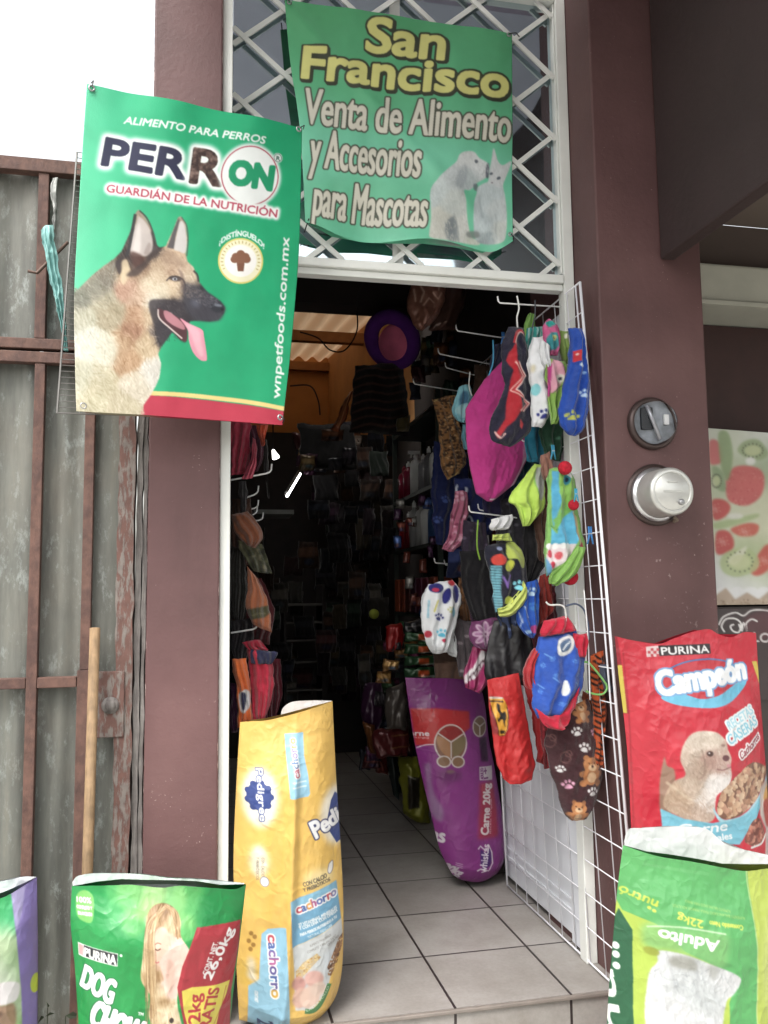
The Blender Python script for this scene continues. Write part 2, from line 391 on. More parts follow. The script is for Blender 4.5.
def sheet(name, L, R, pl, art, T=None, B=None, step=1.0, disp=None, back=.004, parent=None, kind='cloth', smooth=True, nback=6, wob=0, wseed=0):
    """closed skin: a finely meshed printed front on a measured outline, pushed out by disp(u, v, px), and a back skin"""
    wd = max(np.linalg.norm(np.array(L[i])-np.array(R[min(i, len(R)-1)])) for i in range(len(L))); ht = sum(np.linalg.norm(np.diff(np.array(L, float), axis=0), axis=1))
    nu = max(6, int(wd/step)+2); nv = max(6, int(ht/step)+2)
    px = coons(L, R, T, B, nu, nv, smooth)
    if wob:
        uu = np.linspace(-1, 1, nu)[None, :]; vv = np.linspace(-1, 1, nv)[:, None]
        px[..., 0] += wob*((fbm(px[..., 1]/8, 0*px[..., 1]+wseed, wseed, 3)-.5)*2*uu+(fbm(px[..., 1]/14, 0*px[..., 1]+3.3, wseed+2, 2)-.5)*1.5)
        px[..., 1] += wob*(fbm(px[..., 0]/8, 0*px[..., 0]+wseed+5, wseed+1, 3)-.5)*2*vv
    P0, n = on_plane(px, pl)
    u = np.linspace(0, 1, nu)[None, :]*np.ones((nv, 1)); v = np.linspace(0, 1, nv)[:, None]*np.ones((1, nu))
    d = disp(u, v, px) if disp else 0*u
    edge = np.minimum(np.minimum(u, 1-u)*nu, np.minimum(v, 1-v)*nv)/3; edge = np.clip(edge, 0, 1)
    Pf = P0+n*(d+.0005)[..., None]
    ub = sorted(set([0]+[int(q) for q in np.linspace(0, nu-1, nback+2)]+[nu-1]))
    prof = (1-np.abs(2*u-1)**2.6)*np.minimum(1, np.minimum(v, 1-v)*12+.0)
    Pb = (P0+n*min(0., float(d.min()))-n*(np.maximum(prof, 0)*back+.0015)[..., None])
    base = nv*nu; idx = np.arange(base).reshape(nv, nu); col = art.sample(px, *{'sack': (.82, .84), 'vinyl': (.97, .90)}.get(kind, (1.0, .86)))
    inner = ub[1:-1]; bi = base+np.arange(nv*len(inner)).reshape(nv, len(inner))
    bidx = np.concatenate([idx[:, :1], bi, idx[:, -1:]], 1)
    verts = np.concatenate([Pf.reshape(-1, 3), Pb[:, inner].reshape(-1, 3)]); cols = np.concatenate([col.reshape(-1, 3), col[:, inner].reshape(-1, 3)])
    q = lambda g, fl: np.stack([g[:-1, :-1], g[1:, :-1], g[1:, 1:], g[:-1, 1:]][::-1 if fl else 1], -1).reshape(-1, 4)
    faces = np.concatenate([q(idx, False), q(bidx, True)])
    org = Vector([float(k) for k in P0[-1, nu//2]])
    verts = verts-np.array(org)
    me = mesh_np(name, verts, faces, artmat(kind), cols)
    o = bpy.data.objects.new(name, me); C.objects.link(o); o.location = org
    if parent is not None: o.parent = parent; o.matrix_parent_inverse = Matrix.Translation(-parent.location)
    return o
def bbox(*ls):
    a = np.concatenate([np.asarray(l, float) for l in ls if l]); return (a[:, 0].min()-3, a[:, 1].min()-3, a[:, 0].max()+3, a[:, 1].max()+3)

# ================================================================== SETTING
Y_FR, Y_PIL, STEP, GZ = 2.6, 2.43, 2.417, -.17
# --- materials of the setting
def m_wall():
    mt, nt, bs = newmat('brown_wall_paint')
    n = noise_node(nt, 3, 6); r = ramp(nt, n.outputs[0], [(.3, lin((80, 54, 54))), (.5, lin((91, 63, 63))), (.72, lin((101, 73, 72)))])
    n2 = noise_node(nt, 60, 3, .6); r2 = ramp(nt, n2.outputs[0], [(.64, (0, 0, 0)), (.70, (1, 1, 1))])
    n3 = noise_node(nt, 2.3, 3); r3 = ramp(nt, n3.outputs[0], [(.50, (0, 0, 0)), (.66, (.8, .8, .8))])
    k = mix(nt, 1., r2.outputs[0], r3.outputs[0], 'MULTIPLY')
    n4 = noise_node(nt, 6, 4, .6, stretch=(1.0, 1.0, .12)); r4 = ramp(nt, n4.outputs[0], [(.42, (1, 1, 1)), (.75, (.84, .82, .80))])
    base = mix(nt, 1., r.outputs[0], r4.outputs[0], 'MULTIPLY')
    tc = nt.nodes.new('ShaderNodeTexCoord'); sp = nt.nodes.new('ShaderNodeSeparateXYZ'); nt.links.new(tc.outputs['Object'], sp.inputs[0])
    n6 = noise_node(nt, 55, 6, .7, stretch=(1, 1, .45)); tot = k
    for xc, wd in ((.0545, .010), (-.145, .008)):
        sb_ = nt.nodes.new('ShaderNodeMath'); sb_.operation = 'SUBTRACT'; nt.links.new(sp.outputs[0], sb_.inputs[0]); sb_.inputs[1].default_value = xc
        ab = nt.nodes.new('ShaderNodeMath'); ab.operation = 'ABSOLUTE'; nt.links.new(sb_.outputs[0], ab.inputs[0])
        mr = nt.nodes.new('ShaderNodeMapRange'); mr.inputs['From Min'].default_value = wd; mr.inputs['From Max'].default_value = 0; mr.inputs['To Max'].default_value = .53; nt.links.new(ab.outputs[0], mr.inputs['Value'])
        ad = nt.nodes.new('ShaderNodeMath'); ad.operation = 'ADD'; nt.links.new(mr.outputs[0], ad.inputs[0]); nt.links.new(n6.outputs[0], ad.inputs[1])
        rr = ramp(nt, ad.outputs[0], [(.98, (0, 0, 0)), (1.0, (.9, .9, .9))]); tot = mix(nt, 1., tot, rr.outputs[0], 'LIGHTEN')
    for px, rad in (((196, 462), .055), ((165, 800), .12), ((205, 830), .10)):
        q = onY(px[0], px[1], Y_PIL+.02); vd = nt.nodes.new('ShaderNodeVectorMath'); vd.operation = 'DISTANCE'; nt.links.new(tc.outputs['Object'], vd.inputs[0]); vd.inputs[1].default_value = tuple(float(v) for v in q)
        mr = nt.nodes.new('ShaderNodeMapRange'); mr.inputs['From Min'].default_value = rad; mr.inputs['From Max'].default_value = 0; mr.inputs['To Max'].default_value = .11; nt.links.new(vd.outputs['Value'], mr.inputs['Value'])
        n7 = noise_node(nt, 120, 3, .6); ad = nt.nodes.new('ShaderNodeMath'); ad.operation = 'ADD'; nt.links.new(mr.outputs[0], ad.inputs[0]); nt.links.new(n7.outputs[0], ad.inputs[1])
        rr = ramp(nt, ad.outputs[0], [(.72, (0, 0, 0)), (.76, (.8, .8, .8))]); tot = mix(nt, 1., tot, rr.outputs[0], 'LIGHTEN')
    n8 = noise_node(nt, 1.6, 5, .6); r8 = ramp(nt, n8.outputs[0], [(.35, (.86, .85, .84)), (.65, (1.06, 1.05, 1.05))]); base = mix(nt, 1., base, r8.outputs[0], 'MULTIPLY')
    nt.links.new(mix(nt, tot, base, lin((156, 138, 134))), bs.inputs['Base Color']); bs.inputs['Roughness'].default_value = .62
    bump(nt, bs, noise_node(nt, 60, 5, .6).outputs[0], .35, .004); return mt
def m_metal_sheet():
    mt, nt, bs = newmat('weathered_zinc_sheet')
    n = noise_node(nt, 7, 8, .66, stretch=(2.2, 1, .28)); r = ramp(nt, n.outputs[0], [(.30, lin((66, 67, 63))), (.45, lin((86, 87, 82))), (.58, lin((100, 101, 95))), (.75, lin((114, 112, 102)))])
    n2 = noise_node(nt, 26, 9, .78, stretch=(1.2, 1, .5)); r2 = ramp(nt, n2.outputs[0], [(.54, (0, 0, 0)), (.66, (.7, .7, .7))])
    c = mix(nt, r2.outputs[0], r.outputs[0], lin((136, 142, 139)))
    n3 = noise_node(nt, 2.1, 5, .6); r3 = ramp(nt, n3.outputs[0], [(.50, (0, 0, 0)), (.72, (.35, .35, .35))])
    c = mix(nt, r3.outputs[0], c, lin((108, 98, 86)))
    n5 = noise_node(nt, 3.3, 6, .7, stretch=(1, 1, .6)); r5 = ramp(nt, n5.outputs[0], [(.56, (0, 0, 0)), (.74, (.4, .4, .4))])
    c = mix(nt, r5.outputs[0], c, lin((66, 70, 68)))
    nt.links.new(c, bs.inputs['Base Color']); bs.inputs['Roughness'].default_value = .55; bs.inputs['Metallic'].default_value = .15
    bump(nt, bs, noise_node(nt, 30, 5).outputs[0], .25, .004); return mt
def m_peel(name, a, b, lo=.45, hi=.52, sc=14, stretch=(1.5, 1.5, .5), c3=None):
    mt, nt, bs = newmat(name)
    n = noise_node(nt, sc, 7, .68, stretch=stretch); r = ramp(nt, n.outputs[0], [(lo, (0, 0, 0)), (hi, (1, 1, 1))])
    n2 = noise_node(nt, 30, 4); ca = ramp(nt, n2.outputs[0], [(.3, lin(a)*.75), (.7, lin(a)*1.2)]); cb = ramp(nt, n2.outputs[0], [(.3, lin(b)*.75), (.7, np.minimum(lin(b)*1.15, .9))])
    c = mix(nt, r.outputs[0], ca.outputs[0], cb.outputs[0])
    nt.links.new(c, bs.inputs['Base Color']); bs.inputs['Roughness'].default_value = .75
    bump(nt, bs, r.outputs[0], .5, .002); return mt
def m_tile(vertical=False):
    mt, nt, bs = newmat('riser_tile' if vertical else 'floor_tile')
    tc = nt.nodes.new('ShaderNodeTexCoord'); sp = nt.nodes.new('ShaderNodeSeparateXYZ'); cb = nt.nodes.new('ShaderNodeCombineXYZ')
    nt.links.new(tc.outputs['Object'], sp.inputs[0]); nt.links.new(sp.outputs[0], cb.inputs[0]); nt.links.new(sp.outputs[2 if vertical else 1], cb.inputs[1])
    mp = nt.nodes.new('ShaderNodeMapping'); mp.vector_type = 'POINT'; mp.inputs['Location'].default_value = (-.717+.0025, (.02 if vertical else -(STEP+.005)+.003), 0); nt.links.new(cb.outputs[0], mp.inputs[0])
    b = nt.nodes.new('ShaderNodeTexBrick'); b.offset = 0; b.squash = 1; nt.links.new(mp.outputs[0], b.inputs['Vector'])
    for k, v in (('Scale', 1), ('Mortar Size', .0042), ('Mortar Smooth', .15), ('Bias', 0), ('Brick Width', .35), ('Row Height', .361)): b.inputs[k].default_value = v
    b.inputs['Color1'].default_value = tuple(lin((155, 151, 147)))+(1,); b.inputs['Color2'].default_value = tuple(lin((147, 142, 139)))+(1,); b.inputs['Mortar'].default_value = tuple(lin((52, 44, 44)))+(1,)
    n = noise_node(nt, 4.5, 8, .68); r = ramp(nt, n.outputs[0], [(.3, (.72, .70, .67)), (.6, (1, 1, 1))])
    n2 = noise_node(nt, 90, 3, .6); r2 = ramp(nt, n2.outputs[0], [(.3, (.9, .9, .9)), (.6, (1, 1, 1))])
    nt.links.new(mix(nt, 1., mix(nt, 1., b.outputs[0], r.outputs[0], 'MULTIPLY'), r2.outputs[0], 'MULTIPLY'), bs.inputs['Base Color'])
    bs.inputs['Roughness'].default_value = .42
    bm = nt.nodes.new('ShaderNodeBump'); bm.invert = True; bm.inputs['Strength'].default_value = .6; bm.inputs['Distance'].default_value = .004
    nt.links.new(b.outputs['Fac'], bm.inputs['Height']); nt.links.new(bm.outputs[0], bs.inputs['Normal']); return mt
M_WALL = m_wall(); M_SHEET = m_metal_sheet()
M_RUST = m_peel('brown_rail_paint', (92, 66, 57), (72, 50, 45), .42, .62, 22, (1, 1, .6))
M_POST = m_peel('peeling_post_paint', (92, 64, 57), (110, 102, 97), .47, .56, 38, (2.2, 2.2, .55))
M_JAMB = m_peel('weathered_grey_timber', (112, 107, 104), (84, 78, 76), .42, .62, 26, (3, 3, .25))
M_WHITE = pm('white_steel_paint', (218, 220, 216), .5, var=.07, scale=6, bmp=.12, bscale=50)
M_DOOR = pm('white_door_paint', (205, 208, 214), .45, var=.06, scale=4)
M_WIRE = pm('white_coated_wire', (222, 222, 228), .4, var=.04)
M_HOOK = pm('white_hook_wire', (226, 226, 226), .35, var=.04)
M_DARK = pm('near_black_unlit', (34, 28, 28), .8, var=.3)  # near-black base holds the unlit room's darkness; also black cord and cables
M_CONC = pm('grey_concrete', (158, 156, 150), .85, var=.2, scale=5, bmp=.3)
M_ASPH = pm('asphalt', (62, 62, 62), .9, var=.2, scale=30, bmp=.3)
M_STEELGREY = pm('dull_steel', (160, 160, 162), .35, .8)

# --- ground, step, shop floor
struct(MB().box(-60, 60, -60, -3.2, GZ-.17, GZ-.15).build('road', M_ASPH))
struct(MB().box(-60, 60, -3.2, 2.6, GZ-.2, GZ).build('sidewalk', M_CONC))
struct(MB().box(-.135, 1.235, STEP+.012, 2.7, -.10, 0).box(-.135, 1.36, 2.7, 9.1, -.10, 0).build('shop_floor', m_tile()))
struct(MB().box(-.135, 1.235, STEP+.016, STEP+.3, GZ-.02, -.012).build('step_riser', m_tile(True)))
nos = MB().box(-.135, 1.235, STEP, STEP+.012, -.012, -.0005); struct(nos.build('step_edge', pm('tile_edge', (120, 112, 106), .5), bevel=.003))

# --- the shop building
shop = thing('shop_building', 'brown painted shop front with a dark narrow room behind the open door', 'shop', (.6, 2.6, 0))
MB().box(-.145, .0542, Y_PIL+.02, 2.66, GZ, 3.9).build('pillar', M_WALL, shop, bevel=.006)
o = MB().box(1.236, 1.605, Y_PIL, 3.0, GZ, 3.9).build('pillar', M_WALL, shop, bevel=.006)
MB().box(1.455, 1.505, .6, Y_PIL-.003, 2.235, 3.9).build('bracket_beam', pm('shade_deepened_beam_brown', (52, 39, 39), .65, var=.12, scale=3, bmp=.2, bscale=40), shop, bevel=.008)  # darker brown paint, deepened by the side's shade put into the colour
MB().box(-.142, 1.454, .56, Y_PIL-.005, 3.34, 3.6).build('canopy', pm('grey_soffit', (186, 182, 196), .8, var=.1, scale=2), shop)
MB().box(1.506, 4.2, .6, Y_PIL-.003, 2.52, 2.7).box(1.607, 4.2, Y_PIL-.003, 2.719, 2.52, 2.7).build('soffit_slab', pm('grey_brown_soffit', (104, 92, 84), .8, var=.1, scale=2), shop)
MB().box(-.142, 1.236, 2.665, 2.80, 3.30, 3.9).build('lintel', M_WALL, shop)
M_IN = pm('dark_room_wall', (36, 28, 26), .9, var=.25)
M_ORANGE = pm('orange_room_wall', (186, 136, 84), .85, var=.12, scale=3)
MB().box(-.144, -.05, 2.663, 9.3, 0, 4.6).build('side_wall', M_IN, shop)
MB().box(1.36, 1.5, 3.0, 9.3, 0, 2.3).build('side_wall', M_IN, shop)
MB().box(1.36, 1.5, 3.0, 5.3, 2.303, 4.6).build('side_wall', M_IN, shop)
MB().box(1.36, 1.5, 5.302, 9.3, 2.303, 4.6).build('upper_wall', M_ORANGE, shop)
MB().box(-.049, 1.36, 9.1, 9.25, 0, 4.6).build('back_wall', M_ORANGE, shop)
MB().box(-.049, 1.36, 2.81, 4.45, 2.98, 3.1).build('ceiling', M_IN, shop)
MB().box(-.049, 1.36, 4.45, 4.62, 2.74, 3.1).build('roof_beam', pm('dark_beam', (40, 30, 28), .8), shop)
rb = MB(); n = 150
vs = []; fs = []
for i in range(n+1):
    x = -.049+1.409*i/n; z = .026*math.sin(i*.394)
    vs += [(x, 4.9, 3.15+z), (x, 9.1, 3.75+z)]  # sheet starts short of the beam: unseen gap added to let daylight in
fs = [(2*i, 2*i+1, 2*i+3, 2*i+2) for i in range(n)]
M_ROOF, nt, bs = newmat('tan_translucent_sheet'); tl = nt.nodes.new('ShaderNodeBsdfTranslucent'); tl.inputs[0].default_value = (.50, .36, .23, 1); bs.inputs['Base Color'].default_value = (.55, .40, .26, 1)
ms = nt.nodes.new('ShaderNodeMixShader'); ms.inputs[0].default_value = .20; nt.links.new(bs.outputs[0], ms.inputs[1]); nt.links.new(tl.outputs[0], ms.inputs[2]); nt.links.new(ms.outputs[0], nt.nodes['Material Output'].inputs[0])
rb.add(vs, fs).build('corrugated_roof', M_ROOF, shop, smooth=True)
for y, z in ((7.0, 3.40), (9.0, 3.69)): MB().box(-.049, 1.36, y, y+.07, z-.09, z).build('purlin', pm('timber_purlin', (150, 104, 60), .7), shop)
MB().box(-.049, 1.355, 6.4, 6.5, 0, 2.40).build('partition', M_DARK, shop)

# --- neighbouring shop, right edge of the view
nb = thing('neighbouring_shop', 'dark brown recessed shop front with a pale roller box right of the meter pillar', 'shop', (2.4, 2.7, 0))
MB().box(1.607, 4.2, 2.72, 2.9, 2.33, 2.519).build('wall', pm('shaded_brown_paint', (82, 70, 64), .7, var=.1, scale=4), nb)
MB().box(1.607, 4.2, 2.62, 2.90, 2.185, 2.325).build('shutter_box', pm('pale_grey_paint', (170, 170, 158), .5, var=.06), nb, bevel=.01)
MB().box(1.607, 4.2, 2.605, 2.64, 2.168, 2.183).build('shutter_lip', pm('pale_grey_paint', (196, 198, 186), .5), nb)
MB().box(1.607, 4.2, 2.86, 3.0, GZ, 2.18).build('back_panel', pm('maroon_panel', (58, 35, 33), .6, var=.15), nb)
MB().box(1.607, 4.2, 2.66, 2.855, GZ, 1.105).build('counter_front', pm('dark_counter', (60, 50, 48), .4, var=.1), nb)

# --- white door frame with lattice transom
fr = thing('door_frame', 'white steel door frame with a diamond lattice transom over dark glass', 'door frame', (.65, 2.62, 0))
MB().box(.0546, .0838, 2.475, 2.65, 0, 3.29).build('jamb', M_WHITE, fr, bevel=.003)
MB().box(1.197, 1.234, Y_FR, 2.65, 0, 3.29).build('jamb', M_WHITE, fr, bevel=.003)
MB().box(1.1895, 1.1965, Y_FR+.008, 2.645, 2.24, 3.22).build('jamb', M_WHITE, fr, bevel=.003)
MB().box(.0895, 1.1965, Y_FR-.004, 2.65, 2.203, 2.232).build('rail', M_WHITE, fr, bevel=.004)
MB().box(.0895, 1.1965, Y_FR+.010, 2.65, 2.180, 2.2025).build('rail', M_WHITE, fr, bevel=.003)
MB().box(.0895, 1.1965, Y_FR, 2.65, 3.222, 3.29).build('rail', M_WHITE, fr, bevel=.004)
MB().box(.61, .645, Y_FR+.030, 2.648, 2.233, 3.2215).build('mullion', M_WHITE, fr)
lat = MB(); x0, x1, z0, z1 = .0895, 1.189, 2.2325, 3.2215
NX, NZ, DX, DZ = 1.176, 2.956, .132, .1125
def clip(pa, pb):
    t0, t1 = 0, 1; d = (pb[0]-pa[0], pb[1]-pa[1])
    for p, q in ((-d[0], pa[0]-x0), (d[0], x1-pa[0]), (-d[1], pa[1]-z0), (d[1], z1-pa[1])):
        if p == 0: continue
        r = q/p
        if p < 0: t0 = max(t0, r)
        else: t1 = min(t1, r)
    return None if t0 >= t1 else ((pa[0]+t0*d[0], pa[1]+t0*d[1]), (pa[0]+t1*d[0], pa[1]+t1*d[1]))
for fam, yy in ((1, .012), (-1, .004)):
    for k in range(-26, 27):
        c = clip((NX+k*2*DX-20*DX, NZ-fam*20*DZ), (NX+k*2*DX+20*DX, NZ+fam*20*DZ))
        if c and math.hypot(c[1][0]-c[0][0], c[1][1]-c[0][1]) > .03:
            (a, b), (e, g) = c; L = math.hypot(e-a, g-b); nx, nz = -(g-b)/L*.0082, (e-a)/L*.0082
            ya, yb = Y_FR+yy+.004, Y_FR+yy+.011
            lat.add([(a+nx, y, b+nz) if s > 0 else (a-nx, y, b-nz) for y in (ya, yb) for s in (1, -1)]+[(e+nx, y, g+nz) if s > 0 else (e-nx, y, g-nz) for y in (ya, yb) for s in (1, -1)],
                    [(0, 1, 5, 4), (2, 6, 7, 3), (0, 4, 6, 2), (1, 3, 7, 5), (0, 2, 3, 1), (4, 5, 7, 6)])
lat.build('lattice', M_WHITE, fr)
mt, nt, bs = newmat('dark_window_glass'); nt.nodes.remove(bs)
tr = nt.nodes.new('ShaderNodeBsdfTransparent'); tr.inputs[0].default_value = (.55, .56, .66, 1); gl = nt.nodes.new('ShaderNodeBsdfGlossy'); gl.inputs['Roughness'].default_value = .04; gl.inputs[0].default_value = (.80, .93, 1, 1)
ms = nt.nodes.new('ShaderNodeMixShader'); lw = nt.nodes.new('ShaderNodeLayerWeight'); lw.inputs[0].default_value = .88
nt.links.new(lw.outputs['Fresnel'], ms.inputs[0]); nt.links.new(tr.outputs[0], ms.inputs[1]); nt.links.new(gl.outputs[0], ms.inputs[2]); nt.links.new(ms.outputs[0], nt.nodes['Material Output'].inputs[0])
gb = noise_node(nt, 3.0, 2); bp = nt.nodes.new('ShaderNodeBump'); bp.inputs['Strength'].default_value = .12; bp.inputs['Distance'].default_value = .02; nt.links.new(gb.outputs[0], bp.inputs['Height']); nt.links.new(bp.outputs[0], gl.inputs['Normal'])
M_GLASS = mt
MB().box(.09, .6095, 2.634, 2.638, 2.2335, 3.221).build('pane', M_GLASS, fr)
MB().box(.6455, 1.196, 2.634, 2.638, 2.2335, 3.221).build('pane', M_GLASS, fr)

# --- open white door leaf behind the rack
dl = thing('white_door', 'white steel door leaf folded open behind the wire clothes rack', 'door', (1.25, 2.7, 0))
MB().box(1.222, 1.234, 2.70, 3.40, .03, 2.12).build('leaf', M_DOOR, dl, bevel=.003)
MB().box(1.206, 1.2215, 2.665, 2.73, .02, 2.12).build('stile', M_DOOR, dl, bevel=.003)
for z in (.10, .135): MB().box(1.217, 1.2218, 2.74, 3.38, z, z+.012).build('ridge', M_DOOR, dl)

# --- corrugated gate at the left
gate = thing('metal_gate', 'weathered zinc sheet gate with brown rusty rails left of the brown pillar', 'gate', (-.5, 2.47, GZ))
def corr(xa, xb, y, z0, z1, per=.045, amp=.004):
    nx = max(8, int((xb-xa)/.004)); nz = 24; xs = np.linspace(xa, xb, nx); zs = np.linspace(z0, z1, nz)
    X, Z = np.meshgrid(xs, zs); Y = y+amp*np.sin(X/per*2*np.pi)+.010*(fbm(X*4, Z*2.5, 3)-.5)
    i = np.arange(nx*nz).reshape(nz, nx); f = np.stack([i[:-1, :-1], i[:-1, 1:], i[1:, 1:], i[1:, :-1]], -1).reshape(-1, 4)
    return mesh_np('sheet_panel', np.stack([X, Y, Z], -1).reshape(-1, 3), f, M_SHEET)
for xa, xb, pr, am in ((-3.6, -.443, .11, .006), (-.432, -.306, .07, .004), (-.294, -.214, .12, .003)):
    link('sheet_panel', corr(xa, xb, 2.475, GZ+.01, 2.37, pr, am), gate)
def bar(x0, x1, z0, z1, y0=2.435, y1=2.462, mt=None): MB().box(x0, x1, y0, y1, z0, z1).build('rail_bar', mt or M_RUST, gate, bevel=.002)
bar(-.452, -.424, 1.876, 2.352); bar(-.448, -.421, GZ, 1.806); bar(-.314, -.288, .97, 1.806, 2.437); bar(-.320, -.286, GZ, .969, 2.437)
bar(-3.6, -.150, 2.353, 2.392, 2.43, 2.464); bar(-3.6, -.21, 1.846, 1.875, 2.432, 2.463); bar(-3.6, -.21, 1.807, 1.838, 2.432, 2.463)
bar(-3.6, -.449, .925, .953); bar(-.420, -.321, .925, .953)
for x in (-.95, -1.45): bar(x, x+.03, GZ, 1.806); bar(x, x+.03, 1.876, 2.352)
def lumpy(name, x0, x1, y0, y1, z0, z1, mt, amp, parent, seed):
    nx, nz = 8, 160; vs = []; fs = []
    for k in range(nz+1):
        z = z0+(z1-z0)*k/nz; e0 = amp*(vnoise(z*22, 0, seed)-.5)*2; e1 = amp*(vnoise(z*22, 5, seed)-.5)*2; yy = y0+amp*.8*(vnoise(z*9, 2, seed)-.5)
        vs += [(x0+e0, y1, z), (x0+e0, yy, z), (x1+e1, yy, z), (x1+e1, y1, z)]
    for k in range(nz): fs += [(4*k+j, 4*k+j+1, 4*k+5+j, 4*k+4+j) for j in range(3)]
    return MB().add(vs, fs).build(name, mt, parent)
lumpy('post', -.222, -.178, 2.432, 2.5, GZ, 2.352, M_POST, .004, gate, 2)
lp = MB().box(-.268, -.196, 2.426, 2.44, .79, .965).build('latch_plate', M_POST, gate, bevel=.003)
MB().lathe((-.232, 2.432, .875), (0, -1, 0), [(0, .022), (.012, .022), (.014, .017), (.017, .015), (.022, .012), (.024, 0)], 20).build('lock', M_JAMB, lp, smooth=True)
jm = thing('timber_jamb', 'weathered grey timber strip between the peeling gate post and the brown pillar', 'door jamb', (-.16, 2.5, GZ))
lumpy('board', -.174, -.158, 2.446, 2.5, GZ, 2.36, M_JAMB, .003, jm, 9)
lumpy('board', -.1565, -.146, 2.450, 2.5, GZ, 2.0, M_JAMB, .003, jm, 12)

# --- two meter sockets on the right pillar
def px_m(n, X): return n*X
c = onY(651, 424, Y_PIL); mr = .078
em = thing('electric_meter', 'round black electric meter under a glass dome on the brown pillar', 'meter', c)
MB().lathe(c, (0, -1, 0), [(mr+.006, .0), (mr+.006, .012), (mr, .020), (mr-.008, .022), (mr-.010, .006), (0, .006)], 48).build('socket_ring', pm('dark_socket', (70, 58, 56), .35, .5), em, smooth=True)
MB().lathe(c, (0, -1, 0), [(mr-.011, .008), (mr-.012, .010), (.03, .012), (0, .012)], 40).build('dial_plate', pm('grey_dial', (128, 132, 138), .5, var=.4, scale=25), em)
MB().tube([c+np.array((-.022, -.022, .05)), c+np.array((-.012, -.026, .01)), c+np.array((.012, -.024, -.05))], .006, 8).build('disc_edge', pm('pale_dial_part', (160, 160, 165), .3, .5), em, smooth=True)
MB().box(c[0]+.03, c[0]+.045, c[1]-.022, c[1]-.014, c[2]-.005, c[2]+.025).build('label_plate', pm('white_plate', (200, 200, 200), .5), em)
MB().box(c[0]-.04, c[0]-.005, c[1]-.020, c[1]-.013, c[2]-.02, c[2]+.045).build('register_block', pm('black_block', (40, 42, 46), .4), em)
mt, nt, bs = newmat('meter_glass'); bs.inputs['Transmission Weight'].default_value = 1; bs.inputs['Roughness'].default_value = .04; bs.inputs['IOR'].default_value = 1.12; bs.inputs['Base Color'].default_value = (.92, .93, .95, 1)
MB().lathe(c, (0, -1, 0), [(mr-.011, .018), (mr-.014, .045), (mr-.022, .062), (mr-.04, .070), (0, .073)], 48).build('glass_dome', mt, em, smooth=True)
c = onY(655, 495, Y_PIL); mr = .086; D = .105
ec = thing('meter_cover', 'round pale metal socket cover below the glass meter on the brown pillar', 'meter cover', c)
MB().lathe(c, (0, -1, 0), [(mr+.012, 0), (mr+.012, .004), (mr, .006)], 48).build('back_ring', pm('dark_socket', (70, 58, 56), .35, .5), ec, smooth=True)
MB().lathe(c, (0, -1, 0), [(mr-.002, .0), (mr, .012), (mr-.002, .018), (mr-.010, .022)], 48).build('clamp_ring', pm('bright_ring', (205, 205, 208), .28, .9, var=.05), ec, smooth=True)
cp = MB().lathe(c, (0, -1, 0), [(mr-.010, .0), (mr-.012, D*.9), (mr-.015, D*.97), (mr-.020, D), (mr-.026, D), (mr-.028, D-.0025), (mr-.031, D), (0, D+.002)], 56).build('cap', pm('pale_grey_cap', (200, 200, 196), .34, .6, var=.12), ec, smooth=True)
md = cp.modifiers.new('edges', 'EDGE_SPLIT'); md.split_angle = R_(40)
MB().lathe(c+np.array((.024, -D, -.034)), (0, -1, 0), [(.009, 0), (.009, .009), (.006, .011), (0, .011)], 16).build('seal_lock', M_STEELGREY, ec, smooth=True)
M_EMB = pm('embossed_grey', (176, 176, 172), .5, var=.05)
MB().box(c[0]-.032, c[0]+.03, c[1]-D-.0035, c[1]-D, c[2]-.004, c[2]+.002).build('embossed_bar', M_EMB, ec)
MB().box(c[0]-.018, c[0]+.016, c[1]-D-.0035, c[1]-D, c[2]+.026, c[2]+.030).build('embossed_bar', M_EMB, ec)
MB().tube([c+np.array((.05, -.03, -.075)), c+np.array((.055, -.012, -.083)), c+np.array((.068, -.012, -.078))], .006, 6).build('hasp', pm('rusty_hasp', (110, 96, 84), .7), ec)

# ================================================================== BANNERS
def crumple(amp, sc, seed, rd=.0):
    return lambda u, v, px: amp*(fbm(px[..., 0]/sc, px[..., 1]/sc, seed, 3)-.5)*2+rd*(ridge(px[..., 0]/sc/1.3, px[..., 1]/sc/1.3, seed+4, 3)-.5)
def grommet(p, n, r, parent, name='grommet'):
    MB().lathe(p, n, [(r, 0), (r, .002), (r*.8, .004), (r*.5, .002), (r*.5, 0)], 16).build(name, M_STEELGREY, parent, smooth=True)

# --- dog food banner, left
K = crop(2.381, 0, 0); G = crop(4.518, 65, 200)
A = Art(64, 76, 310, 432, (20, 158, 100), ss=4)
gx, gy = A.grid(); t = np.clip((gx-74)/110+.12*(fbm(gx/40, gy/60, 2)-.5), 0, 1)[..., None]; A.img = np.array([84, 206, 152.])*(1-t)+np.array([20, 158, 102.])*t  # paler green at the left: gloss on the vinyl painted into the print
A.text('ALIMENTO PARA PERROS', (123, 124.5), (263, 145.5), 7.2, (240, 250, 245), shear=.18, bold=.25)
A.text('PER', (101.5, 165.5), (182.5, 180.5), 26.5, (38, 40, 66), bold=1.55, glow=(5, (238, 250, 246)))
kib = np.random.RandomState(3)
def kibble(gx, gy):
    a = fbm(gx/3.2, gy/3.2, 4, 3)[..., None]; b = ridge(gx/5, gy/5, 8)[..., None]
    return np.clip(np.array([92, 72, 66])+(a-.5)*150*np.array([1, .92, .86])-b*25, 20, 215)
A.text('R', (189.5, 183), (219, 187), 33, kibble, bold=1.8, glow=(5, (238, 250, 246)))
